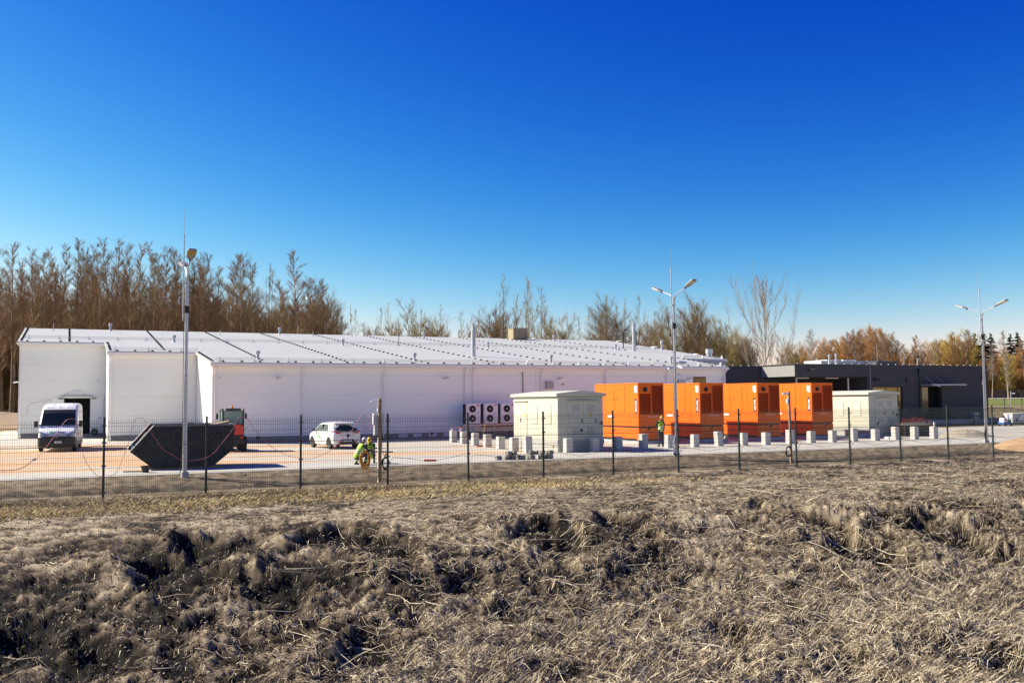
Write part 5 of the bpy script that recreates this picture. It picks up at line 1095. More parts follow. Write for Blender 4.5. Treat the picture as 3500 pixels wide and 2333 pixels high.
# ---- van
vn = empty('van', (-1.11, 61.25, 0), R(-3.9)); tag(vn, 'white high roofed van with dark bumper parked nose out before the open warehouse door', 'van')
def vw(W): return lambda z: W*(1-.055*max(0, (z-1.15)/1.6)**1.6-.03*max(0, (.7-z)))
secs = [(.0, .42, .92, .80, .10), (.05, .36, 1.02, .90, .12), (.16, .33, 1.14, .97, .14), (.40, .31, 1.25, 1.0, .16), (.72, .30, 1.38, 1.02, .16), (.86, .30, 1.48, 1.02, .14), (1.20, .30, 1.86, 1.02, .14), (1.55, .30, 2.22, 1.02, .15), (1.78, .30, 2.44, 1.02, .18), (2.1, .30, 2.64, 1.02, .22), (2.6, .30, 2.77, 1.02, .22), (3.4, .30, 2.80, 1.02, .22), (5.5, .30, 2.81, 1.02, .22), (5.9, .30, 2.79, 1.0, .22), (5.98, .34, 2.70, .97, .2)]
mb = MB(); mb.loft([section(y, zb, zt, vw(W), rc) for y, zb, zt, W, rc in secs]); mb.build('body', CARW, vn, smooth=True)
mb = MB()  # windscreen follows the raked front
def wsx(t, s): return (s*(.90-.065*t), .90+.86*t-.03-(.03)*(1-s*s)*1.0, 1.545+.875*t)
rows = [[wsx(t, s) for s in (-1, -.6, -.2, .2, .6, 1)] for t in (0, .25, .5, .75, 1)]
V = [p for r in rows for p in r]; mb.add(V, [(i*6+j, i*6+j+1, (i+1)*6+j+1, (i+1)*6+j) for i in range(4) for j in range(5)])
ws = mb.build('windscreen', CGL, vn, smooth=True)
mb = MB(); rows = [[(p[0]*1.035, p[1]+.012, p[2]+(.025 if i == 1 else -.035)) for p in (wsx(t, s) for s in (-1, -.6, -.2, .2, .6, 1))] for i, t in enumerate((0, 1))]
V = [p for r in rows for p in r]; mb.add(V, [(j, j+1, 6+j+1, 6+j) for j in range(5)]); mb.build('windscreen_frame', CARB, vn)
mb = MB(); mb.tube([wsx(.0, -.75), tuple(Vector(wsx(.05, -.2))+Vector((0, -.02, .0)))], .012, 5); mb.tube([wsx(.0, .1), tuple(Vector(wsx(.05, .8))+Vector((0, -.02, 0)))], .012, 5); mb.build('wiper', BLACK, ws)
# bumper, grille, lights
mb = MB(); mb.loft([section(y, zb, zt, (lambda W: (lambda z: W))(W), .08) for y, zb, zt, W in ((-.06, .36, .80, .70), (-.035, .30, .88, .86), (.06, .27, .90, .96), (.25, .26, .86, 1.025), (.52, .26, .66, 1.04), (.60, .27, .62, 1.04))]); mb.build('bumper', CARB, vn, smooth=True)
mb = MB(); mb.b(-.52, .52, -.075, -.02, .62, .86, 0); [mb.b(-.50, .50, -.085, -.075, .64+.05*k, .655+.05*k, 0) for k in range(5)]; mb.b(-.60, .60, -.06, 0, .925, .945, 1); mb.build('grille', [BLACK, M('trim_grey', (.35, .36, .38), .4)], vn)
mb = MB(); mb.cyl((0, -.09, .88), (0, -.08, .88), .062, 18, 0); mb.cyl((0, -.095, .88), (0, -.09, .88), .045, 18, 1); mb.build('badge', [M('badge_blue', (.02, .10, .40), .3), M('badge_gold', (.5, .35, .12), .3)], vn, smooth=True)
for s in (-1, 1):
    mb = MB(); P = [(.42, .02, .955), (.62, .05, .925), (.86, .14, .96), (.965, .34, 1.10), (.965, .38, 1.19), (.86, .20, 1.17), (.66, .10, 1.10)]
    V = [(s*(x+.02), y-.13, z+(z-1.05)*.25) for x, y, z in P]+[(s*x*.96, y+.10, z) for x, y, z in P]; n = 7
    mb.add(V, [tuple(range(n)), tuple(range(2*n-1, n-1, -1))]+[(i, (i+1) % n, (i+1) % n+n, i+n) for i in range(n)]); h = mb.build('headlight', HL, vn)
    mb = MB(); mb.cyl((s*.80, .07, 1.06), (s*.80, .065, 1.06), .045, 12); mb.build('bulb', M('amber_bulb', (.7, .45, .15), .2), h)
    mb = MB(); mb.cyl((s*.82, -.02, .45), (s*.82, -.035, .45), .05, 12); mb.build('fog_light', HL, vn)
    mb = MB(); mb.hexa([(s*.60, -.04, .62), (s*.88, .04, .64), (s*.88, .08, .64), (s*.60, .0, .62), (s*.62, -.045, .68), (s*.86, .03, .70), (s*.86, .07, .70), (s*.62, .0, .68)]); mb.build('bumper_trim', ZINC, vn)
    mb = MB(); mb.tube([(s*1.0, 1.12, 1.52), (s*1.12, 1.05, 1.52)], .03, 6); mb.b(*sorted((s*1.10, s*1.30)), .98, 1.10, 1.42, 1.78); mm = mb.build('mirror', CARB, vn, bevel=.03)
    mb = MB(); mb.b(*sorted((s*1.04, s*.995)), .95, 1.75, 1.0, 1.0); 
    X = s*1.023
    f = lambda y, z: (s*(vw(1.02)(z)+.008), y, z)
    mb = MB(); P = [(1.12, 1.56), (2.15, 1.52), (2.15, 2.12), (1.72, 2.12), (1.45, 1.95)]; V = [f(y, z) for y, z in P]; mb.add(V, [tuple(range(5)) if s > 0 else tuple(range(4, -1, -1))]); mb.build('side_window', CGL, vn)
    mb = MB()
    for (y0, z0, y1, z1) in ((1.0, .45, 1.02, 1.5), (2.25, .45, 2.27, 2.55), (3.6, .45, 3.62, 2.5)): mb.b(*sorted((f(0, 1.2)[0], f(0, 1.2)[0]-s*.01)), y0, y1, z0, min(z1, 1.5)) 
    for (a, b_, z) in ((1.0, 5.7, 1.02), (2.3, 5.7, 2.28)): mb.b(*sorted((f(0, z)[0]-.0, f(0, z)[0]-s*.02)), a, b_, z, z+.02)
    mb.b(*sorted((s*1.0, s*1.03)), .62, 5.5, .34, .56); mb.build('side_trim', CARB if s else ZINC, vn)
    wheel(vn, s*.90, .95, .35, .22, s); wheel(vn, s*.90, 4.85, .35, .22, s)
    mb = MB()
    for yc in (.95, 4.85):
        ring = [(s*1.022, yc+.42*math.cos(t), .35+.42*math.sin(t)) for t in [math.pi*k/14 for k in range(15)]]+[(s*1.022, yc-.42, .28), (s*1.022, yc+.42, .28)]
        mb.add(ring+[(s*.75, p[1], p[2]) for p in ring], [tuple(range(len(ring)))]+[(i, (i+1) % 17, (i+1) % 17+17, i+17) for i in range(17)])
    mb.build('wheel_arch', BLACK, vn)
mb = MB(); mb.b(-.27, .27, -.092, -.085, .50, .62, 0); npv = mb.build('number_plate', PALEP, vn, bevel=.004); text('SR 2073', 'plate_text', BLACK, npv, (-.20, -.094, .525), (1, 0, 0), (0, 0, 1), height=.07, width=.42)
text('Bolt', 'logo_text', M('logo_green', (.02, .35, .16), .4), vn, (-.36, .07, 1.10), (1, 0, 0), (0, .82, .57), height=.15, width=.34, bold=.03)
text('Drive', 'logo_text', M('logo_navy', (.02, .03, .18), .4), vn, (.05, .07, 1.10), (1, 0, 0), (0, .82, .57), height=.15, width=.40, bold=.03)
mb = MB(); mb.lathe([(.03, 0), (.02, .03), (.006, .05), (.004, .22)], 8); o = mb.build('aerial', BLACK, vn); o.location = (0, 1.95, 2.56); o.rotation_euler = (R(-25), 0, 0)
mb = MB()
for x in (-.6, -.36, -.12, .12, .36, .6): mb.b(x-.02, x+.02, 2.8, 5.7, 2.80, 2.835)
mb.build('roof_rib', CARW, vn)
for s in (-1, 1): mb = MB(); mb.hexa([(s*.30, 1.93, 2.545), (s*.76, 1.93, 2.53), (s*.76, 2.45, 2.725), (s*.30, 2.45, 2.745), (s*.34, 1.95, 2.585), (s*.70, 1.95, 2.575), (s*.72, 2.42, 2.765), (s*.34, 2.42, 2.785)]); mb.build('roof_pressing', CARW, vn, bevel=.03)
# ---- hatchback, rear to the viewer (local y=0 is the rear bumper, +y the nose)
cr = empty('hatchback', (14.42, 54.6, 0), R(9)); cr.scale = (1.0, 1.0, 1.06); tag(cr, 'small white hatchback seen from behind, parked by the warehouse left of the timber camera post', 'car')
def cw(W, zs=.85): return lambda z: W*(1-.22*max(0, (z-zs)/.6)**1.25-.06*max(0, (.45-z)/.2))
secs = [(.0, .34, .78, .74, .10), (.05, .28, .94, .82, .10), (.12, .26, 1.00, .86, .10), (.30, .24, 1.16, .885, .12), (.50, .22, 1.34, .89, .12), (.72, .21, 1.43, .89, .14), (1.1, .2, 1.46, .89, .15), (1.7, .2, 1.475, .89, .15), (2.2, .2, 1.44, .89, .14), (2.55, .2, 1.32, .89, .12), (2.95, .2, 1.08, .89, .10), (3.15, .2, .98, .88, .10), (3.7, .22, .86, .85, .12), (3.95, .26, .74, .78, .12), (4.04, .32, .62, .70, .1)]
mb = MB(); mb.loft([section(y, zb, zt, cw(W), rc) for y, zb, zt, W, rc in secs]); mb.build('body', CARW, cr, smooth=True)
def rear(t, s): return (s*(.70-.12*t), .19+.36*t-.025-.03*(1-s*s), 1.045+.31*t)
mb = MB(); V = [rear(t, s) for t in (0, .33, .66, 1) for s in (-1, -.5, 0, .5, 1)]; mb.add(V, [(i*5+j, i*5+j+1, (i+1)*5+j+1, (i+1)*5+j) for i in range(3) for j in range(4)]); rw = mb.build('rear_window', CGL, cr, smooth=True)
mb = MB(); mb.tube([(0, .15, 1.06), (.35, .18, 1.08)], .01, 5); mb.build('wiper', BLACK, rw)
mb = MB(); mb.hexa([(-.66, .38, 1.40), (.66, .38, 1.40), (.66, .75, 1.43), (-.66, .75, 1.43), (-.62, .40, 1.44), (.62, .40, 1.44), (.62, .78, 1.475), (-.62, .78, 1.475)]); mb.build('spoiler', CARW, cr, bevel=.015)
mb = MB(); mb.hexa([(-.60, .02, .97), (.60, .02, .97), (.62, .20, 1.03), (-.62, .20, 1.03), (-.60, .02, 1.0), (.60, .02, 1.0), (.62, .16, 1.05), (-.62, .16, 1.05)]); mb.build('window_sill', CARB, cr)
for s in (-1, 1):
    mb = MB(); P = [(.30, .035, .90), (.62, .06, .86), (.80, .14, .82), (.855, .33, .86), (.85, .40, 1.0), (.78, .16, 1.0), (.60, .07, .95)]; n = 7
    V = [(s*(x+.02), y-.085, z+(z-.92)*.35) for x, y, z in P]+[(s*x*.93, y+.10, z) for x, y, z in P]; mb.add(V, [tuple(range(n)), tuple(range(2*n-1, n-1, -1))]+[(i, (i+1) % n, (i+1) % n+n, i+n) for i in range(n)]); mb.build('tail_light', TL, cr)
    mb = MB(); mb.hexa([(s*.50, -.02, .36), (s*.76, .03, .38), (s*.76, .10, .38), (s*.50, .10, .36), (s*.52, -.02, .44), (s*.76, .03, .46), (s*.76, .10, .46), (s*.52, .10, .44)]); mb.build('reflector', TL, cr)
    mb = MB(); P = [(.85, .98), (3.0, .96), (2.45, 1.30), (1.9, 1.38), (1.1, 1.36)]; g = lambda y, z: (s*(cw(.89)(z)+.01), y, z); mb.add([g(y, z) for y, z in P], [tuple(range(5)) if s > 0 else tuple(range(4, -1, -1))]); sw = mb.build('side_window', M('side_glass', (.10, .13, .12), .05, spec=1.), cr)
    mb = MB(); [mb.b(*sorted((g(y, 1.1)[0], g(y, 1.1)[0]-s*.10)), y, y+.06, .98, 1.36) for y in (1.72,)]; mb.build('pillar', CARB, sw)
    mb = MB(); mb.tube([(s*.86, 2.75, .98), (s*.96, 2.72, 1.0)], .02, 6); mb.b(*sorted((s*.93, s*1.08)), 2.68, 2.78, .95, 1.08); mb.build('mirror', CARB, cr, bevel=.02)
    wheel(cr, s*.78, .72, .31, .20, s); wheel(cr, s*.78, 3.27, .31, .20, s)
    mb = MB()
    for yc in (.72, 3.27):
        ring = [(s*.893, yc+.36*math.cos(t), .31+.36*math.sin(t)) for t in [math.pi*k/14 for k in range(15)]]+[(s*.893, yc-.36, .2), (s*.893, yc+.36, .2)]
        mb.add(ring+[(s*.66, p[1], p[2]) for p in ring], [tuple(range(17))]+[(i, (i+1) % 17, (i+1) % 17+17, i+17) for i in range(17)])
    mb.build('wheel_arch', BLACK, cr)
    mb = MB(); mb.b(*sorted((s*.885, s*.90)), 1.85, 1.86, .4, .95); mb.b(*sorted((s*.89, s*.905)), 2.15, 2.3, .84, .87); mb.b(*sorted((s*.89, s*.905)), 1.2, 1.35, .86, .89); mb.build('door_seam', CARB, cr)
mb = MB(); mb.hexa([(-.60, -.025, .26), (.60, -.025, .26), (.66, .1, .24), (-.66, .1, .24), (-.36, -.03, .55), (.36, -.03, .55), (.36, .06, .55), (-.36, .06, .55)]); mb.build('rear_bumper_insert', CARB, cr)
mb = MB(); mb.b(-.26, .26, -.045, -.03, .42, .53); npc = mb.build('number_plate', PALEP, cr); text('MX 2631', 'plate_text', BLACK, npc, (-.20, -.047, .44), (1, 0, 0), (0, 0, 1), height=.07, width=.42)
mb = MB(); mb.cyl((-.06, -.0, .90), (-.06, .03, .90), .04, 14); mb.cyl((.06, -.0, .90), (.06, .03, .90), .04, 14); mb.b(-.5, .5, -.012, .03, .70, .80); mb.build('tailgate_trim', M('tailgate_silver', (.5, .5, .52), .3), cr)
mb = MB(); mb.hexa([(-.905, 1.95, .60), (-.905, 2.25, .60), (-.90, 2.25, .60), (-.90, 1.95, .60), (-.905, 2.0, .74), (-.905, 2.35, .78), (-.90, 2.35, .78), (-.90, 2.0, .74)]); mb.build('door_logo', M('logo_lime', (.15, .6, .15), .4), cr)
mb = MB(); mb.lathe([(.03, 0), (.012, .03), (.005, .18)], 8); o = mb.build('aerial', BLACK, cr); o.location = (0, .8, 1.47); o.rotation_euler = (R(25), 0, 0)
# ---- red wheel loader, rear to the viewer
ld = empty('wheel_loader', (8.02, 55.2, 0), R(-2)); tag(ld, 'compact red wheel loader with dark cab and orange beacon, half hidden behind the skip', 'loader')
LRED = M('loader_red', (.62, .035, .02), .35, spec=.6)
mb = MB(); mb.loft([[(x*s, y, z) for x, z in ((-.52, .92), (-.55, 1.35), (-.42, 1.56), (.42, 1.56), (.55, 1.35), (.52, .92))] for y, s in ((-.05, .88), (.04, 1), (1.0, 1.0), (1.1, .95))]); mb.build('engine_cover', LRED, ld, smooth=True, bevel=.04)
mb = MB(); mb.b(-.50, .52, -.10, 2.8, .40, .92); mb.b(-.56, .56, -.14, .15, .48, .72); mb.build('chassis', BLACK, ld, bevel=.03)
mb = MB(); mb.prism([(-.24, 1.02), (.14, 1.02), (-.05, 1.36)], lambda a, b_, d: (a, d, b_), -.085, -.07, 0); mb.prism([(-.17, 1.06), (.07, 1.06), (-.05, 1.28)], lambda a, b_, d: (a, d, b_), -.095, -.086, 1); tr = mb.build('warning_triangle', [LRED, M('triangle_orange', (.95, .25, .02), .4)], ld)
mb = MB(); mb.b(-.28, -.08, -.09, -.06, .94, 1.02); mb.build('number_plate', PALEP, ld)
mb = MB(); [mb.b(s*.42-.07, s*.42+.07, -.16, -.14, .74, .84) for s in (-1, 1)]; mb.build('tail_light', TL, ld)
# cab
mb = MB(); z0, z1 = 1.50, 2.44
for x, y in ((-.56, .35), (.56, .35), (-.56, 1.7), (.56, 1.7)): mb.b(x-.05, x+.05, y-.05, y+.05, .9, z1-.12)
mb.b(-.62, .62, .28, 1.8, z1-.14, z1); mb.b(-.58, .58, .30, .36, z0-.1, z0+.05); mb.b(-.58, .58, .36, 1.7, .9, 1.3); mb.build('cab', M('cab_dark', (.03, .04, .035), .45), ld, bevel=.03)
for y in (.325, 1.70): mb = MB(); mb.b(-.50, .50, y, y+.01, z0+.05, z1-.15); mb.build('cab_glass', M('green_glass', (.13, .26, .24), .06, spec=1.), ld)
mb = MB(); [mb.b(*sorted((s*.575, s*.565)), .42, 1.62, 1.32, z1-.15) for s in (-1, 1)]; mb.build('side_glass', M('green_glass', (.1, .1, .1)), ld)
mb = MB(); mb.b(-.25, .25, .55, .68, 1.35, 1.85); mb.build('seat', BLACK, ld, bevel=.05)
mb = MB(); [mb.cyl((s*.48, .30, z1-.06), (s*.48, .25, z1-.06), .07, 14) for s in (-1, 1)]; mb.build('work_light', M('work_lamp', (.75, .75, .7), .1), ld, smooth=True)
mb = MB(); mb.lathe([(.06, 0), (.06, .04)], 14, 1); mb.lathe([(.065, .04), (.065, .13), (.05, .17)], 14, 0); o = mb.build('beacon', [M('beacon_orange', (.9, .33, .02), .2), BLACK], ld, smooth=True); o.location = (-.05, .4, z1)
for s in (-1, 1):
    mb = MB(); mb.tube([(s*.56, 1.2, z1-.15), (s*.78, 1.2, z1-.25), (s*.80, 1.2, z1-.4)], .014, 5); mb.b(s*.80-.06, s*.80+.06, 1.17, 1.22, z1-.62, z1-.30); mb.build('mirror', BLACK, ld, bevel=.02)
    for y in (.45, 2.4): wheel(ld, s*.60, y, .44, .30, s)
mb = MB(); mb.tube([(.55, .3, 1.2), (.78, .1, 1.42)], .012, 5); mb.build('exhaust_stay', BLACK, ld)
mb = MB(); [mb.hexa([(s*.35-.06, 1.9, 1.1), (s*.35+.06, 1.9, 1.1), (s*.35+.06, 2.1, 1.1), (s*.35-.06, 2.1, 1.1), (s*.35-.06, 3.4, .35), (s*.35+.06, 3.4, .35), (s*.35+.06, 3.5, .5), (s*.35-.06, 3.5, .5)]) for s in (-1, 1)]; mb.build('lift_arm', LRED, ld)
mb = MB(); mb.prism([(3.4, .1), (4.1, .08), (4.15, .12), (3.6, .2), (3.5, .8), (3.4, .8)], lambda a, b_, d: (d, a, b_), -.85, .85); mb.build('bucket', M('bucket_steel', (.12, .12, .12), .5), ld)
# ---- machines at the right edge
gp = empty('power_washer', (78.9, 61.2, 0)); tag(gp, 'small blue wheeled machine with white hood beside the wrapped pallet at the right edge', 'machine')
mb = MB(); mb.b(-.55, .55, -.3, .35, .12, .34); mb.build('chassis', M('machine_blue', (.02, .12, .42), .4), gp, bevel=.03)
mb = MB(); mb.loft([[(x, y, z) for y, z in ((-.28, .34), (-.22, .72), (.22, .74), (.3, .34))] for x in (-.5, -.05)]); mb.build('hood', PALEP, gp, bevel=.03)
mb = MB(); mb.b(.0, .5, -.25, .3, .34, .66); mb.build('engine', BLACK, gp, bevel=.04)
mb = MB(); mb.b(-.38, -.12, -.30, -.27, .5, .62); mb.build('red_label', RED, gp)
mb = MB(); mb.tube([(-.05, -.3, .4), (-.02, -.3, .95), (.12, -.3, 1.0), (.2, -.3, .5)], .025, 6); mb.build('handle', PALEP, gp)
for x in (-.42, .42):
    for y in (-.28, .3): 
        mb = MB(); mb.cyl((x, y-.05, .12), (x, y+.05, .12), .12, 14); mb.build('wheel', TYRE, gp, smooth=True)
wp = empty('wrapped_pallet', (82.3, 62.6, 0)); tag(wp, 'tall white wrapped load of building blocks on a pallet at the right edge', 'pallet load')
mb = MB(); random.seed(12)
for i in range(5):
    for k in range(4): mb.b(-1.2+i*.62, -1.2+i*.62+.60, -.5, .5, .16+k*.25, .16+k*.25+.235)
mb.build('blocks', M('aerated_block', (.62, .62, .58), .8, var=.08, scale=3), wp, bevel=.02)
mb = MB(); mb.b(-1.25, 1.9, -.55, .55, 0, .14); mb.build('pallet', WOOD, wp)
mb = MB(); mb.loft([[(.2+.6*s*math.cos(t), -.56-.05*math.sin(3*t), .75+.32*s*math.sin(t)) for t in [2*math.pi*k/16 for k in range(16)]] for s in (1, .7, .3)]); mb.build('loose_wrap', PALEP, wp)
mb = MB(); mb.lathe([(.09, 0), (.09, .95), (.05, 1.02), (.05, 1.1)], 12); o = mb.build('blue_cylinder', M('cylinder_blue', (.03, .22, .5), .4), None, smooth=True); o.location = (80.75, 62.3, 0); tag(o, 'slim blue gas cylinder standing left of the wrapped pallet load', 'gas cylinder')
mb = MB(); mb.lathe([(.12, 0), (.16, .35), (.03, .45), (.03, .6)], 12); o = mb.build('black_drum', BLACK, None, smooth=True); o.location = (84.2, 64.6, .9)
bpy.data.objects.remove(o)
jk = MB(); rr = random.Random(2)
jk.loft([[(.28*s*math.cos(t)*(1+.15*math.sin(3*t+z*4)), .10*s*math.sin(t), z) for t in [2*math.pi*k/14 for k in range(14)]] for z, s in ((.35, .8), (.6, 1.1), (.9, 1.25), (1.15, 1.1), (1.22, .3))]); o = jk.build('dark_jacket', M('jacket_black', (.012, .012, .014), .9), None, smooth=True); o.location = (86.9, DY-2.0, 0); tag(o, 'dark jacket hung over the ramp railing at the right end', 'jacket')
# ================================================================ people: one continuous body surface each, clothes as children
SKIN = M('skin', (.50, .28, .20), .6); VEST = M('vest_lime', (.40, .62, .03), .6); REFL = M('reflective_band', (.60, .62, .60), .35); DARKC = M('dark_cloth', (.018, .017, .022), .9, var=.3, scale=10); TROU = M('trouser_cloth', (.045, .040, .060), .9, var=.3, scale=10); BOOT = M('boot', (.02, .017, .015), .7); HAIR = M('hair', (.05, .03, .02), .8)
def caps(mb, a, b_, ra, rb, n=14):
    a = Vector(a); b_ = Vector(b_); d = b_-a; L = max(d.length, 1e-4); t = d/L; u = t.orthogonal().normalized(); v = t.cross(u); V = []; rows = []
    for k in range(5): q = math.pi/2*(1-k/4*1.0); rows.append((-ra*math.sin(q), ra*math.cos(q)))
    for k in range(5): q = math.pi/2*k/4; rows.append((L+rb*math.sin(q), rb*math.cos(q)))
    for s, r in rows:
        for i in range(n): w_ = 2*math.pi*i/n; V.append(a+t*s+(u*math.cos(w_)+v*math.sin(w_))*max(r, 1e-4))
    N = len(rows); mb.add(V, [(i*n+k, i*n+(k+1) % n, (i+1)*n+(k+1) % n, (i+1)*n+k) for i in range(N-1) for k in range(n)]+[tuple(range(n-1, -1, -1)), tuple((N-1)*n+k for k in range(n))])
def ell(mb, c, r, rot_=None, n=16):
    V = []; rows = 9
    for i in range(rows):
        q = math.pi*(i+.02)/(rows-1+.04)-math.pi/2
        for k in range(n):
            w_ = 2*math.pi*k/n; p = Vector((r[0]*math.cos(q)*math.cos(w_), r[1]*math.cos(q)*math.sin(w_), r[2]*math.sin(q)))
            if rot_: p = rot_@p
            V.append(p+Vector(c))
    mb.add(V, [(i*n+k, i*n+(k+1) % n, (i+1)*n+(k+1) % n, (i+1)*n+k) for i in range(rows-1) for k in range(n)]+[tuple(range(n-1, -1, -1)), tuple((rows-1)*n+k for k in range(n))])
def segd(p, a, b_):
    d = b_-a; t = max(0, min(1, (p-a).dot(d)/max(d.dot(d), 1e-9))); return (p-(a+d*t)).length
def fuse(name, prims, mats, parent, voxel=.009, smooth_it=3):
    """prims: ('c',a,b,ra,rb,mat) or ('e',c,(rx,ry,rz),rot,mat); fused into a single skin"""
    mb = MB()
    for q in prims:
        if q[0] == 'c': caps(mb, *q[1:5])
        else: ell(mb, q[1], q[2], q[3])
    o = mb.build(name, [SKIN], None); rm = o.modifiers.new('r', 'REMESH'); rm.mode = 'VOXEL'; rm.voxel_size = voxel; rm.use_smooth_shade = True
    sm = o.modifiers.new('s', 'SMOOTH'); sm.iterations = smooth_it; sm.factor = .5
    bpy.context.view_layer.update()
    me = bpy.data.meshes.new_from_object(o.evaluated_get(bpy.context.evaluated_depsgraph_get())); bpy.data.objects.remove(o)
    me.materials.clear(); [me.materials.append(m_) for m_ in mats]
    P = []
    for q in prims:
        if q[0] == 'c': P.append((Vector(q[1]), Vector(q[2]), q[3], q[4], q[5]))
        else: c = Vector(q[1]); r = min(q[2]); P.append((c, c+Vector((0, 0, .001)), sum(q[2])/3, sum(q[2])/3, q[4]))
    for f in me.polygons:
        c = f.center; best = min(P, key=lambda s: segd(c, s[0], s[1])-max(s[2], s[3])*.5-min(s[2], s[3])*.5); f.material_index = best[4]
    me.name = name; ob = bpy.data.objects.new(name, me); COL.objects.link(ob); ob.parent = parent; return ob
def hand(wr, d, pal, s=1., curl=.5):
    """fingers and thumb from the wrist wr along direction d; pal = palm normal"""
    d = Vector(d).normalized(); pal = Vector(pal); pal = (pal-d*pal.dot(d)).normalized(); side = d.cross(pal); w_ = Vector(wr); out = []
    for k, (off, ln) in enumerate(((-.032, .062), (-.011, .075), (.011, .072), (.030, .056))):
        b_ = w_+d*.095*s+side*off*s; out.append(('c', w_+d*.02*s+side*off*.5*s, b_, .017*s, .014*s, 0))
        m_ = b_+(d*(1-curl*.5)+pal*curl*.6).normalized()*ln*.5*s; e = m_+(d*(1-curl)+pal*curl*1.2).normalized()*ln*.5*s
        out += [('c', b_, m_, .0105*s, .0095*s, 0), ('c', m_, e, .0095*s, .008*s, 0)]
    t0 = w_+d*.03*s-side*.028*s; t1 = t0+(d*.6-side*.8).normalized()*.04*s; t2 = t1+(d*.9+pal*.3).normalized()*.035*s
    out += [('c', t0, t1, .014*s, .012*s, 0), ('c', t1, t2, .012*s, .010*s, 0)]
    return out
def head(c, fwd, s=1.):
    c = Vector(c); f = Vector(fwd).normalized(); up_ = Vector((0, 0, 1)); sd = f.cross(up_).normalized(); u2 = sd.cross(f)
    rm = Matrix((sd, f, u2)).transposed()
    o = [('e', c, (.076*s, .095*s, .105*s), rm, 0), ('e', c-u2*.055*s+f*.025*s, (.055*s, .062*s, .062*s), rm, 0), ('c', c+f*.088*s-u2*.0*s, c+f*.108*s-u2*.03*s, .012*s, .015*s, 0), ('c', c+f*.07*s-u2*.065*s-sd*.018*s, c+f*.07*s-u2*.065*s+sd*.018*s, .016*s, .016*s, 0)]
    for q in (-1, 1): o.append(('c', c+sd*q*.078*s+u2*.015*s-f*.005*s, c+sd*q*.08*s-u2*.03*s-f*.005*s, .014*s, .012*s, 0))
    return o, rm
def eyes(c, rm, parent):
    mb = MB(); c = Vector(c)
    for q in (-1, 1): ell(mb, c+rm@Vector((.030*q, .088, .008)), (.012, .006, .007), rm, 8)
    for q in (-1, 1): caps(mb, c+rm@Vector((.018*q, .094, .028)), c+rm@Vector((.045*q, .084, .03)), .005, .004, 6)
    mb.build('eyes', M('eye_dark', (.02, .015, .01), .3), parent)
    mb = MB(); caps(mb, c+rm@Vector((-.02, .098, -.052)), c+rm@Vector((.02, .098, -.052)), .005, .005, 6); mb.build('lips', M('lips', (.35, .12, .10), .6), parent)
def helmet(c, rm, mat, parent):
    mb = MB(); n = 20; prof = [(.122, 0), (.120, .02), (.115, .06), (.098, .10), (.065, .13), (.02, .143), (.001, .144)]
    V = []
    for r, z in prof:
        for k in range(n): a = 2*math.pi*k/n; V.append(Vector(c)+rm@Vector((r*.86*math.cos(a), r*math.sin(a)+.0, z+.028)))
    mb.add(V, [(i*n+k, i*n+(k+1) % n, (i+1)*n+(k+1) % n, (i+1)*n+k) for i in range(len(prof)-1) for k in range(n)])
    br_ = []
    for r, z in ((.118, .03), (.150, .022), (.150, .014), (.116, .018)):
        for k in range(n): a = 2*math.pi*k/n; ext = .035*max(0, math.sin(a))**2 if r > .13 else 0; rr_ = r if r < .13 else .132+ext; br_.append(Vector(c)+rm@Vector((rr_*.86*math.cos(a), rr_*math.sin(a), z)))
    mb.add(br_, [(i*n+k, i*n+(k+1) % n, ((i+1) % 4)*n+(k+1) % n, ((i+1) % 4)*n+k) for i in range(4) for k in range(n)])
    caps(mb, Vector(c)+rm@Vector((0, -.07, .155)), Vector(c)+rm@Vector((0, .07, .155)), .008, .008, 6)
    return mb.build('helmet', mat, parent, smooth=True)
def vest(prims, parent, bands, voxel=.011):
    o = fuse('vest', prims, [VEST, REFL], parent, voxel, 2)
    for f in o.data.polygons:
        c = f.center; f.material_index = 1 if any(b_(c) for b_ in bands) else 0
    return o
# ---- standing worker seen from behind, leaning slightly to the right over a rod. local: -y is towards the viewer
p1 = empty('person', (31.10, 46.85, 0), R(-8)); tag(p1, 'worker in yellow helmet and lime vest standing by the second generator, bent over a rod', 'person')
hip = Vector((0, 0, .93)); 
pr = []
for s, fx, fy, kx in ((-1, -.12, .02, -.10), (1, .11, -.03, .09)):
    hp = hip+Vector((.09*s, 0, -.03)); kn = Vector((kx, .03, .50)); an = Vector((fx, fy-.02, .09))
    pr += [('c', hp, kn, .095, .065, 2), ('c', kn, an+Vector((0, 0, .03)), .066, .045, 2), ('c', an, an+Vector((.01*s, .0, -.045)), .045, .042, 3), ('c', an+Vector((0, -.04, -.045)), an+Vector((.02*s, .17, -.052)), .042, .034, 3)]
ch = Vector((.05, .07, 1.32)); pr += [('e', hip+Vector((0, 0, .02)), (.165, .12, .12), None, 2), ('c', hip+Vector((0, .01, .08)), Vector((.03, .04, 1.15)), .13, .135, 1), ('e', Vector((.04, .06, 1.27)), (.19, .125, .20), Matrix.Rotation(R(-8), 3, 'X'), 1), ('c', Vector((-.10, .07, 1.42)), Vector((.18, .08, 1.41)), .065, .065, 1), ('c', Vector((.07, .09, 1.44)), Vector((.13, .13, 1.54)), .07, .055, 1)]
hc = Vector((.16, .17, 1.615)); hd, rm = head(hc, (.55, .72, -.42)); pr += hd
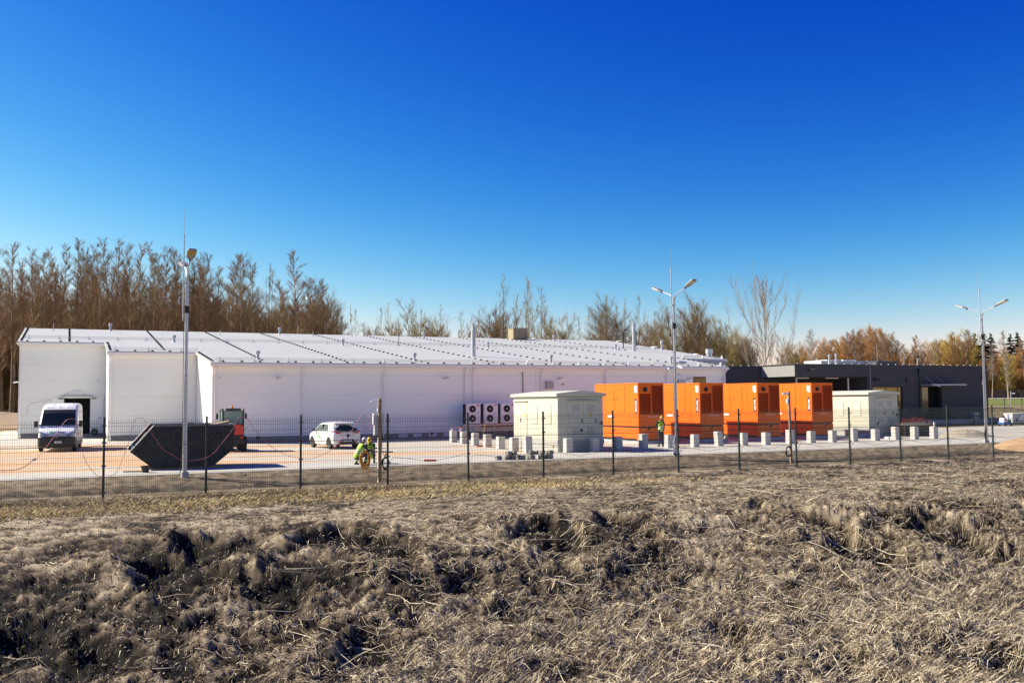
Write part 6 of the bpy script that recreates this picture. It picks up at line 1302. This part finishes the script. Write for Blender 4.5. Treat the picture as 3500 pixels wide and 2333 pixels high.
# arms: left elbow stuck out, hand on the rod; right arm reaching down
sL = Vector((-.15, .07, 1.41)); eL = Vector((-.24, .13, 1.17)); wL = Vector((-.05, .30, 1.10)); sR = Vector((.24, .08, 1.40)); eR = Vector((.29, .12, 1.14)); wR = Vector((.33, .24, .93))
pr += [('c', sL, eL, .058, .046, 1), ('c', eL, wL, .046, .032, 1), ('c', sR, eR, .058, .046, 1), ('c', eR, wR, .045, .032, 1)]
pr += hand(wL, (.9, .3, -.3), (.2, -.3, -.9), 1, .9)+hand(wR, (.2, .3, -.9), (-.9, .2, 0), 1, .9)
bd = fuse('body', pr, [SKIN, DARKC, TROU, BOOT], p1)
eyes(hc, rm, p1); helmet(hc, rm, M('helmet_yellow', (.85, .50, .02), .35), p1)
vb = [lambda c: .995 < c.z+.05*c.x < 1.045, lambda c: 1.115 < c.z+.05*c.x < 1.165]
vest([('c', Vector((0, .01, .98)), Vector((.03, .04, 1.15)), .155, .152, 0), ('e', Vector((.035, .055, 1.25)), (.20, .142, .215), Matrix.Rotation(R(-8), 3, 'X'), 0), ('c', Vector((-.05, .07, 1.43)), Vector((.12, .08, 1.42)), .078, .078, 0)], p1, vb)
mb = MB(); mb.tube([(.38, .32, .98), (.40, .42, .62), (.44, .5, .3), (.5, .55, .02)], .014, 6); rodo = mb.build('measuring_rod', BLACK, None); rodo.location = p1.location; rodo.rotation_euler = p1.rotation_euler; tag(rodo, 'thin dark rod in the hands of the standing worker', 'rod')
# ---- crouching worker with white helmet, turned to the right
def crouch(loc, rz_, lb, hmat, with_vest, look=(.0, .9, -.45), reach=.3):
    p = empty('person', loc, rz_); tag(p, lb, 'person'); pr = []
    hip = Vector((0, -.20, .33))
    for s in (-1, 1):
        hp = hip+Vector((.10*s, 0, 0)); kn = Vector((.17*s, .22+.05*s, .50 if s < 0 else .46)); an = Vector((.14*s, -.02+.12*s, .09))
        pr += [('c', hp, kn, .092, .068, 2), ('c', kn, an, .066, .045, 2), ('c', an, an+Vector((0, 0, -.04)), .044, .042, 3), ('c', an+Vector((0, -.05, -.045)), an+Vector((.01*s, .17, -.052)), .042, .034, 3)]
    pr += [('e', hip, (.165, .14, .13), None, 2), ('c', hip+Vector((0, .03, .08)), Vector((0, -.06, .58)), .13, .135, 1), ('e', Vector((0, .0, .70)), (.185, .125, .20), Matrix.Rotation(R(-24), 3, 'X'), 1), ('c', Vector((-.15, .05, .84)), Vector((.15, .05, .84)), .062, .062, 1), ('c', Vector((0, .06, .86)), Vector((0, .13, .95)), .062, .055, 1)]
    hc = Vector((0, .19, 1.02)); hd, rm = head(hc, look); pr += hd
    for s in (-1, 1):
        sh = Vector((.18*s, .06, .83)); el = Vector((.23*s, .26, .60)); wr = Vector((.10*s, .26+reach, .58+.05*s)); pr += [('c', sh, el, .056, .045, 1), ('c', el, wr, .044, .031, 1)]; pr += hand(wr, (-.2*s, .9, -.1), (0, 0, -1), 1, .7)
    fuse('body', pr, [SKIN, DARKC, TROU, BOOT], p)
    eyes(hc, rm, p); helmet(hc, rm, hmat, p)
    if with_vest:
        vest([('c', Vector((0, -.19, .37)), Vector((0, -.07, .58)), .165, .155, 0), ('e', Vector((0, -.01, .69)), (.198, .140, .205), Matrix.Rotation(R(-24), 3, 'X'), 0), ('c', Vector((-.10, .05, .85)), Vector((.10, .05, .85)), .070, .070, 0)], p, [lambda c: .475 < c.z+.35*(c.y+.1) < .515, lambda c: .59 < c.z+.35*(c.y+.1) < .63])
    mb = MB()
    for s in (-1, 1):
        k = Vector((.17*s, .22+.05*s, .50 if s < 0 else .46)); a = Vector((.14*s, -.02+.12*s, .09)); m1 = a+(k-a)*.12; m2 = a+(k-a)*.3; mb.tube([m1, m2], [.058, .062], 12)
    mb.build('leg_band', VEST, p, smooth=True)
    return p
crouch((11.35, 40.75, 0), R(-66), 'crouching worker in white helmet and lime vest behind the hanging yellow hose', M('helmet_white', (.75, .76, .80), .35), True)
crouch((12.02, 41.5, 0), R(150), 'second crouching worker in yellow helmet facing the first, beside the timber camera post', M('helmet_yellow2', (.85, .52, .02), .35), True, look=(.0, .8, -.6), reach=.18)
# low tool stand between the worker and the post
ts = empty('pipe_stand', (12.45, 40.6, 0)); tag(ts, 'low black tripod pipe stand in front of the crouching workers', 'stand')
mb = MB(); mb.tube([(-.55, .05, .56), (.32, -.05, .52)], .03, 8); mb.build('pipe', BLACK, ts, smooth=True)
for a in (0, 2.1, 4.2):
    mb = MB(); mb.tube([(0, 0, .48), (.22*math.cos(a), .22*math.sin(a), 0)], .015, 6); mb.build('leg', BLACK, ts)
# ================================================================ trees: bare birches, alders, brush and spruces
BARKB = M('birch_bark', (.62, .52, .38), .85, rgb2=(.16, .11, .07), var=.05, scale=1.6, stretch=(1, 1, .35))
BARKD = M('dark_bark', (.15, .10, .06), .9, rgb2=(.25, .18, .10), var=.2, scale=2, stretch=(1, 1, .3))
TWB = M('twig_brown', (.20, .12, .05), .8, rgb2=(.33, .215, .09), var=.25, scale=.6); TWP = M('twig_reddish', (.25, .125, .06), .8, rgb2=(.33, .19, .09), var=.25, scale=.5)
TWG = M('twig_olive', (.28, .22, .08), .8, rgb2=(.42, .32, .12), var=.3, scale=.6); TWO = M('twig_orange', (.62, .32, .09), .8, rgb2=(.42, .22, .07), var=.3, scale=.5); TWY = M('catkin_yellow', (.85, .58, .06), .8, rgb2=(.60, .40, .05), var=.2, scale=.6)
TWW = M('twig_pale', (.40, .33, .25), .8, rgb2=(.26, .19, .13), var=.2, scale=.6); SPR = M('spruce_needles', (.012, .030, .012), .8, rgb2=(.03, .055, .02), var=.3, scale=.9)
def strips(segs):
    """segs: list of (p, q, w0, w1) -> arrays; each twig is a thin 3-sided sliver"""
    S = np.array([[*p, *q, a, b_] for p, q, a, b_ in segs]); n = len(S); P = S[:, 0:3]; Q = S[:, 3:6]; d = Q-P; d /= np.linalg.norm(d, axis=1)[:, None]+1e-9
    ref = np.where(np.abs(d[:, 2:3]) > .9, np.array([[1., 0, 0]]), np.array([[0, 0, 1.]])); u = np.cross(d, ref); u /= np.linalg.norm(u, axis=1)[:, None]; v = np.cross(d, u)
    V = []
    for C_, r in ((P, S[:, 6]), (Q, S[:, 7])):
        for k in range(3): a = 2*math.pi*k/3; V.append(C_+(u*math.cos(a)+v*math.sin(a))*r[:, None])
    V = np.stack(V, 1); b0 = (np.arange(n)*6)[:, None]
    F = np.concatenate([b0+np.array([[k, (k+1) % 3, 3+(k+1) % 3, 3+k]]) for k in range(3)])
    return V.reshape(-1, 3), F
def grow(rnd, H, kind):
    """returns trunk segments (as polylines) and twig segments for a tree of height H"""
    trunks = []; tw = []
    P = dict(birch=dict(r=.0075, nb=62, z0=.32, bl=.10, up=1.7, droop=.0, sub=8, tl=1.0), slim=dict(r=.0048, nb=34, z0=.10, bl=.19, up=1.9, droop=-.45, sub=5, tl=.9), poplar=dict(r=.010, nb=40, z0=.03, bl=.60, up=1.0, droop=-1.15, sub=14, tl=.5), brush=dict(r=.005, nb=30, z0=.03, bl=.28, up=1.7, droop=-.25, sub=10, tl=.8), oldbirch=dict(r=.009, nb=76, z0=.14, bl=.19, up=1.2, droop=.1, sub=9, tl=1.0))[kind]
    stems = 1 if kind in ('birch', 'slim', 'poplar', 'oldbirch') else rnd.randint(4, 7)
    for s in range(stems):
        lean = 0 if kind == 'poplar' else rnd.uniform(0, .04) if stems == 1 else rnd.uniform(.03, .22); az = rnd.uniform(0, 6.28); h = H*(1 if stems == 1 else rnd.uniform(.65, 1)); b0 = Vector((0, 0, -.5)) if stems == 1 else Vector((rnd.uniform(-.6, .6), rnd.uniform(-.6, .6), -.4))
        path = []; p = b0.copy(); d = Vector((math.cos(az)*lean, math.sin(az)*lean, 1)).normalized(); N = 12
        for i in range(N+1):
            path.append(p.copy()); p = p+d*(h+.5)/N; d = (d+Vector((rnd.gauss(0, .022), rnd.gauss(0, .022), .035))).normalized()
        r0 = H*P['r']*(1 if stems == 1 else .55); trunks.append((path, [max(.015, r0*(1-.93*(i/N)**.9)) for i in range(N+1)]))
        for b_ in range(P['nb']):
            t = P['z0']+(1-P['z0'])*((b_+rnd.random())/P['nb'])**.9; k = min(N-1, int(t*N)); fr = t*N-k; o = path[k].lerp(path[k+1], fr)
            a = rnd.uniform(0, 6.28) ; prof = {'birch': (math.sin(math.pi*min(1, (1-t)*.85+.06))**.8), 'slim': (1-t)**.75+.12, 'poplar': (1-t)**.62+.05, 'brush': .6+.4*(1-t), 'oldbirch': (1-t)**.55*.95+.1}[kind]
            L = H*P['bl']*prof*rnd.choice((.5, .8, 1, 1.15, 1.5))*(1 if stems == 1 else .8); dd = Vector((math.cos(a), math.sin(a), P['up']*rnd.uniform(.7, 1.3))).normalized(); q = o.copy(); n_ = 5; rb = max(.010, r0*.22*(1-t)+.010); last = q.copy()
            pts = [q.copy()]
            for i in range(n_):
                dd = (dd+Vector((rnd.gauss(0, .10), rnd.gauss(0, .10), -.12*P['droop']*i+rnd.gauss(0, .06)))).normalized(); q = q+dd*L/n_; pts.append(q.copy())
            for i in range(n_): tw.append((pts[i], pts[i+1], rb*(1-i/n_*.75), rb*(1-(i+1)/n_*.75)))
            for j in range(P['sub']):
                f = rnd.uniform(.10, 1); kk = min(n_-1, int(f*n_)); c = pts[kk].lerp(pts[kk+1], f*n_-kk); ax = (pts[kk+1]-pts[kk]).normalized()
                e = (ax*1.15+Vector((rnd.gauss(0, .42), rnd.gauss(0, .42), rnd.gauss(.28, .30)-P['droop']*.3))).normalized(); l2 = L*.46*rnd.uniform(.5, 1.2)*(1.15-f*.5)*P['tl']+.25; m_ = c+e*l2*.5; e2 = (e+Vector((rnd.gauss(0, .16), rnd.gauss(0, .16), -.15*P['droop']+.06))).normalized(); n2 = m_+e2*l2*.5
                tw.append((c, m_, .010, .008)); tw.append((m_, n2, .008, .004))
                for j2 in range(4):
                    g = rnd.random(); c2 = c.lerp(m_, g*2) if g < .5 else m_.lerp(n2, g*2-1); e3 = (e2*1.1+Vector((rnd.gauss(0, .42), rnd.gauss(0, .42), rnd.gauss(.05, .32)-.2*P['droop']))).normalized(); tw.append((c2, c2+e3*l2*.7*rnd.uniform(.5, 1.2), .006, .003))
    return trunks, tw
PROTO = {}
def proto(key, kind, H, seed, bark, twig, fat=1., catkin=None):
    rnd = random.Random(seed); tr, tw = grow(rnd, H, kind); mb = MB()
    for path, rs in tr: mb.tube(path, [r*1.15 for r in rs], 6)
    me_t = mb.build('trunk', bark, None, smooth=True); V, F = strips([(p, q, a*fat, b_*fat) for p, q, a, b_ in tw]); mats = [twig]+([catkin] if catkin else []); mi = None
    if catkin: mi = np.tile((np.random.default_rng(seed).random(len(tw)) < .5).astype(int), 3)
    cr_ = npmesh('crown', V, F, mats, mi=mi); PROTO[key] = (me_t.data, cr_.data, H); bpy.data.objects.remove(me_t); bpy.data.objects.remove(cr_)
for i in range(6): proto(f'birch{i}', 'birch', 24, 100+i, BARKB if i % 2 else BARKD, TWB if i % 3 else TWP, 1.6)
for i in range(3): proto(f'old{i}', 'oldbirch', 22, 200+i, BARKB, TWB if i else TWP, 1.6)
for i in range(4): proto(f'slim{i}', 'slim', 15, 300+i, BARKD, TWG if i % 2 else TWB, .85)
for i in range(3): proto(f'brush{i}', 'brush', 9, 400+i, BARKD, TWG if i % 2 else TWB, .8)
proto('poplar', 'poplar', 19, 507, BARKD, TWW, 2.3)
for i in range(2): proto(f'orange{i}', 'brush', 13, 600+i, BARKD, TWO, 1.7); proto(f'yellow{i}', 'brush', 10, 620+i, BARKD, TWG, 1.9, TWY)
for i in range(2): proto(f'pale{i}', 'birch', 18, 640+i, BARKB, TWW if i else TWP, 1.7)
def spruce(key, H, seed):
    rnd = random.Random(seed); mb = MB(); mb.tube([(0, 0, -.5), (0, 0, H)], [H*.014, .02], 6); t = mb.build('trunk', BARKD); segs = []
    z = H*.06
    while z < H*.995:
        k = 1-z/H; L = H*.25*k**.85+.15; n = rnd.randint(4, 6)
        for i in range(n):
            a = rnd.uniform(0, 6.28); l = L*rnd.uniform(.45, 1.2); d = Vector((math.cos(a), math.sin(a), -.18)); p = Vector((0, 0, z+rnd.uniform(-.35, .35))); q = p+d*l+Vector((0, 0, .12*l))
            for j in range(9):
                f = (j+1)/9; c = p.lerp(q, f); w_ = l*.26*(1.15-f*.7)
                for s in (-1, 1): segs.append((c, c+Vector((-d.y*s+d.x*.7, d.x*s+d.y*.7, -.22)).normalized()*w_, .10, .04))
                segs.append((c, c+Vector((d.x*.3, d.y*.3, -.6))*w_*.6, .09, .03))
            segs.append((p, q, .05, .02))
        z += H*.015
    V, F = strips(segs); c = npmesh('crown', V, F, SPR); PROTO[key] = (t.data, c.data, H); bpy.data.objects.remove(t); bpy.data.objects.remove(c)
spruce('spruce0', 16, 1); spruce('spruce1', 16, 2)
ORD = 'first second third fourth fifth sixth seventh eighth ninth tenth eleventh twelfth thirteenth fourteenth fifteenth sixteenth seventeenth eighteenth nineteenth twentieth twenty-first twenty-second twenty-third twenty-fourth twenty-fifth twenty-sixth twenty-seventh twenty-eighth twenty-ninth thirtieth'.split()
def place(px, ytop, dist, key, label, group, name='bare_tree', cat='tree', rzv=None, wide=1.):
    """dist: metres ahead of the viewpoint; px/ytop locate the crown tip in the surveyed panorama"""
    d = fw+r_*((px-1750)/3222)+u_*((1166.5-ytop)/3222); hd = Vector((math.sin(TH), math.cos(TH), 0)); t = dist/d.dot(hd); p = Vector((0, 0, CAM_Z))+d*t
    g = gz(p.x, p.y); H = p.z-g; tm, cm, H0 = PROTO[key]; s = H/(H0*1.0)
    o = empty(name, (p.x, p.y, g)); o.rotation_euler = (0, 0, random.uniform(0, 6.28) if rzv is None else rzv); o.scale = (s*wide, s*wide, s); tag(o, label, cat, group)
    for nm, me in (('trunk', tm), ('crown', cm)):
        c = bpy.data.objects.new(nm, me); COL.objects.link(c); c.parent = o
    return o
random.seed(21)
# wood behind the left half of the warehouse
front = [(-40,850),(8,820),(50,845),(95,905),(120,868),(160,880),(198,850),(225,862),(268,832),(290,858),(322,858),(352,880),(378,832),(408,835),(440,850),(465,905),(490,855),(520,880),(545,860),(568,845),(592,862),(625,870),(652,900),(679,873),(705,930),(728,895),(750,925)]
for i, (x, y) in enumerate(front):
    place(x, y, 152+random.uniform(-6, 10), f'birch{i % 6}', f'{ORD[i]} tall bare birch from the left in the front rank of the dense wood', 'birches of the dense wood at the left', 'birch_tree')
for i in range(58):
    x = -60+i*14.2+random.uniform(-9, 9); y = (905 if x < 700 else 975)+random.uniform(0, 95)
    place(x, y, 160+random.uniform(4, 34), f'birch{random.randint(0, 5)}', 'bare birch deeper inside the dense wood behind the warehouse', 'birches deeper in the left wood', 'birch_tree', wide=1.1)
for x, y, k, lb in ((795, 886, 'old0', 'left one of two broad birches with rounded reddish crowns near the wood end'), (826, 884, 'old1', 'right one of two broad birches with rounded reddish crowns near the wood end'), (865, 915, 'old2', 'bare birch stepping down right of the two rounded crowns'), (1020, 875, 'old0', 'tall broad birch standing clear near the right end of the wood'), (1060, 955, 'old1', 'shorter birch close against the tall broad birch'), (1127, 968, 'old2', 'last bare birch of the wood, standing alone against the sky'), (975, 965, 'old1', 'birch filling the gap left of the tall broad birch')):
    place(x, y, 150, k, lb, None, 'birch_tree', wide=.92)
for x, y, k, lb in ((915, 915, 'slim0', 'taller thin upright tree between the rounded birches and the tall broad birch'), (930, 930, 'slim2', 'shorter thin tree touching the taller one beside the tall broad birch')): place(x, y, 148, k, lb, None, 'bare_tree')
for i in range(26):
    x = 740+i*17+random.uniform(-8, 8); place(x, random.uniform(985, 1085) if x < 1130 else random.uniform(1075, 1110), 158+random.uniform(0, 24), random.choice(['birch1', 'birch4', 'slim1', 'old2', 'brush0']), f'{ORD[i]} low undergrowth tree from the left at the right end of the wood', 'undergrowth trees at the end of the wood', 'bare_tree', wide=1.2)
for i in range(34):
    place(-20+i*34+random.uniform(-12, 12), random.uniform(985, 1075), 178+random.uniform(0, 22), random.choice(['brush0', 'brush1', 'brush2', 'birch3', 'birch1']), 'thin young tree filling the lower gaps of the dense wood', 'young trees inside the left wood', 'bare_tree', wide=1.5)
for i in range(14):
    place(-70+i*13+random.uniform(-4, 4), random.uniform(1150, 1330), 176+random.uniform(0, 14), random.choice(['brush0', 'brush1', 'brush2', 'birch3']), f'{ORD[i]} low brush from the left at the foot of the dense wood', 'brush at the foot of the left wood', 'bare_brush', wide=1.5)
# loose screen of younger trees behind the roof ridge
mid = [(1205,1050,'slim0'),(1235,1062,'slim1'),(1290,1058,'slim2'),(1342,1045,'slim3'),(1370,1100,'brush0'),(1420,1062,'slim1'),(1445,1065,'brush1'),(1480,1100,'brush2'),(1503,1050,'slim0'),(1540,1110,'slim3'),(1590,1070,'slim2'),(1615,1065,'slim1'),(1640,1090,'brush0'),(1718,945,'slim0'),(1690,1045,'brush2'),(1784,958,'slim3'),(1808,960,'slim1'),(1840,985,'slim2'),(1855,1020,'slim0'),(1880,1060,'brush1'),(1905,1090,'slim1'),(1978,1085,'slim2'),(2018,1070,'slim3'),(2064,1015,'slim1'),(2080,1030,'brush2'),(2105,1040,'slim3'),(2130,1030,'slim0'),(2168,1018,'slim2'),(2200,1080,'brush0'),(2243,1068,'slim1'),(2262,1055,'slim0'),(2290,1100,'brush1'),(2352,1040,'slim1'),(2362,1035,'brush2'),(2400,1042,'slim3'),(2415,1060,'brush1'),(2448,1098,'slim2'),(2500,1130,'brush1'),(2520,1120,'slim0'),(2480,1140,'brush2'),(2560,1145,'brush0'),(2540,1150,'brush2'),(2700,1160,'brush1')]
cnt = {True: 0, False: 0}
for i, (x, y, k) in enumerate(sorted(mid)):
    tall = k.startswith('slim'); cnt[tall] += 1; o_ = ORD[cnt[tall]-1]; place(x, y, 150+random.uniform(-6, 14), k, f'{o_} thin upright tree from the left in the screen behind the roof ridge' if tall else f'{o_} bushy many stemmed tree from the left behind the roof ridge', 'slim trees behind the ridge' if tall else 'bushy trees behind the ridge', 'bare_tree', wide=.95 if tall else 1.25)
for i in range(26):
    x = 1170+i*58+random.uniform(-15, 15); place(x, (1108 if x < 1900 else 1120 if x < 2400 else 1165)+random.uniform(-12, 25), 172+random.uniform(0, 15), random.choice(['brush0', 'slim3', 'slim1', 'slim2']), f'{ORD[i]} low scrub tree from the left just above the warehouse roofs', 'scrub trees above the roofs', 'bare_tree', wide=1.3)
place(2611, 972, 118, 'poplar', 'big pale bare tree with wide upswept limbs standing alone behind the office wing', None, 'bare_tree', rzv=.6, wide=.66)
# coloured brush and birches beyond the office wing
for i in range(46):
    x = 2700+i*19+random.uniform(-10, 10)
    y = np.interp(x, [2700, 2760, 2860, 2900, 2960, 3030, 3070, 3120, 3180, 3240, 3290, 3350, 3420, 3600], [1200, 1185, 1180, 1150, 1148, 1158, 1205, 1195, 1200, 1165, 1170, 1212, 1212, 1200])+random.uniform(-6, 22)
    k = random.choice(['orange0', 'orange1']) if not 3200 < x < 3330 else random.choice(['yellow0', 'yellow1', 'orange0'])
    lb, g = ('rust brown bare brush in the belt beyond the office wing', 'rust brown brush beyond the office wing') if k.startswith('orange') else ('yellow catkin laden brush in the belt beyond the office wing', 'yellow brush beyond the office wing')
    place(x, y, 206+random.uniform(-4, 22), k, lb, g, 'bare_brush', wide=1.25)
for x, y, k in sorted(((2890, 1138, 'pale0'), (2925, 1128, 'pale1'), (2950, 1135, 'pale0'), (2985, 1130, 'birch3'), (3010, 1140, 'pale1'), (3035, 1150, 'birch5'), (2770, 1130, 'pale1'), (3120, 1150, 'pale0'), (3185, 1172, 'pale1'), (3255, 1140, 'birch2'), (3290, 1130, 'pale0'), (3308, 1135, 'birch0'), (3437, 1135, 'pale1'), (3500, 1160, 'pale0'), (3530, 1150, 'birch2'), (3225, 1160, 'birch1'), (3385, 1180, 'pale1'), (3150, 1180, 'pale1'), (2850, 1165, 'pale0'), (2820, 1185, 'pale1'), (3060, 1165, 'pale0'), (3090, 1180, 'birch4'))):
    pb = pb+1 if 'pb' in globals() else 0; place(x, y, 198, k, f'{ORD[pb]} slender pale birch from the left rising out of the brush beyond the office wing', 'pale birches beyond the office wing', 'birch_tree', wide=1.25)
for x, y, k in ((3331, 1140, 'spruce0'), (3358, 1134, 'spruce1'), (3386, 1140, 'spruce0'), (3452, 1142, 'spruce1'), (3476, 1136, 'spruce0'), (3059, 1203, 'spruce1')):
    sp_ = sp_+1 if 'sp_' in globals() else 0; place(x, y, 222, k, ['dark green spruce left of the right lamp post', 'dark green spruce directly behind the right lamp post', 'dark green spruce just right of the right lamp post', 'left one of the two dark spruces at the right edge', 'right one of the two dark spruces at the right edge', 'small dark spruce poking up behind the roof unit of the office wing'][sp_], 'spruces at the right', 'spruce_tree', wide=1.25)
for i in range(16):
    x = 3360+i*15+random.uniform(-6, 6); place(x, random.uniform(1195, 1290), 200+random.uniform(0, 8), random.choice(['pale0', 'pale1', 'orange0', 'yellow1', 'brush0', 'birch2']), f'{ORD[i]} bare roadside tree from the left between office wing and picture edge', 'roadside trees at the right edge', 'bare_tree', wide=1.3)
# near tree on the lawn
place(3440, 1215, 147, 'pale1', 'single bare tree growing on the lawn at the right edge', None, 'bare_tree', wide=1.0)
# distant boundary fence along the road and white posts
df = empty('far_fence', (0, 0, 0)); tag(df, 'dark distant fence along the far side of the road at the right', 'fence'); mb = MB(); V = []
pts = []
for i in range(25):
    x = 90+i*9; y = (199-.418*x)/.9085; pts.append((x, y, gz(x, y)))
mb = MB()
for a, b_ in zip(pts[:-1], pts[1:]):
    mb.hexa([(a[0], a[1], a[2]+.1), (b_[0], b_[1], b_[2]+.1), (b_[0]+.02, b_[1]+.06, b_[2]+.1), (a[0]+.02, a[1]+.06, a[2]+.1), (a[0], a[1], a[2]+1.7), (b_[0], b_[1], b_[2]+1.7), (b_[0]+.02, b_[1]+.06, b_[2]+1.7), (a[0]+.02, a[1]+.06, a[2]+1.7)])
mb.build('boards', M('far_fence_brown', (.10, .065, .04), .8, rgb2=(.16, .10, .06), var=.2, scale=.5), df)
mb = MB(); [mb.b(a[0]-.1, a[0]+.1, a[1]-.2, a[1]-.05, a[2]-.1, a[2]+1.85) for a in pts]; mb.build('post', BLACK, df)
cp = empty('camera_mast', (0, 0, 0)); d_ = 100.; x_ = 3456
dd = fw+r_*((x_-1750)/3222)+u_*((1166.5-1383)/3222); t = 108/dd.dot(Vector((math.sin(TH), math.cos(TH), 0))); p = Vector((0, 0, CAM_Z))+dd*t; cp.location = (p.x, p.y, gz(p.x, p.y)); tag(cp, 'distant slim mast with a white camera in front of the lawn', 'camera mast')
mb = MB(); mb.tube([(0, 0, 0), (0, 0, 2.7)], .05, 8); mb.build('mast', GALV, cp); cctv(cp, (0, 0, 2.4), R(-50), -.1, s=1.0)
# second, distant run of mesh fence on the right
f2 = empty('distant_mesh_fence', (0, 0, 0)); tag(f2, 'distant thin mesh fence in front of the tan grass at the right edge', 'fence')
mb = MB(); A = Vector((84.5, 88)); B = Vector((140, 74)); L = (B-A).length; dr = (B-A)/L; n = int(L/2.5)
for i in range(n+1):
    q = A+dr*2.5*i; z = gz(q.x, q.y); mb.b(q.x-.03, q.x+.03, q.y-.03, q.y+.03, z, z+2.05)
mb.build('post', GREENP, f2); mb = MB()
for i in range(n*12):
    q = A+dr*(2.5/12)*i; z = gz(q.x, q.y); mb.b(q.x-.004, q.x+.004, q.y-.004, q.y+.004, z, z+2.0)
for k in range(8):
    for i in range(n): q = A+dr*2.5*i; q2 = A+dr*2.5*(i+1); mb.tube([(q.x, q.y, gz(q.x, q.y)+.1+.27*k), (q2.x, q2.y, gz(q2.x, q2.y)+.1+.27*k)], .005, 3)
tag(mb.build('mesh', MATS['fence_wire'], f2), kind='stuff')
# pale house partly visible through the trees
hs_ = empty('distant_house', (0, 0, 0)); dd = fw+r_*((3415-1750)/3222)+u_*((1166.5-1340)/3222); t = 250/dd.dot(Vector((math.sin(TH), math.cos(TH), 0))); p = Vector((0, 0, CAM_Z))+dd*t; hs_.location = (p.x, p.y, gz(p.x, p.y)); hs_.rotation_euler = (0, 0, -.4); tag(hs_, 'pale yellow house glimpsed between the trees at the far right', 'house')
mb = MB(); mb.b(-9, 9, 0, 9, 0, 5.2); mb.build('wall', M('house_yellow', (.62, .50, .24), .8, var=.06, scale=.5), hs_)
mb = MB(); mb.prism([(-.6, 5.2), (9.6, 5.2), (4.5, 8.4)], lambda a, b_, d: (d, a, b_), -9.5, 9.5); mb.build('roof', M('house_roof', (.16, .14, .13), .8), hs_)
for x in (-6.5, -2.2, 2.2, 6.5):
    mb = MB(); mb.b(x-.6, x+.6, -.04, 0, 2.2, 3.8); mb.build('window', GLASSD, hs_)
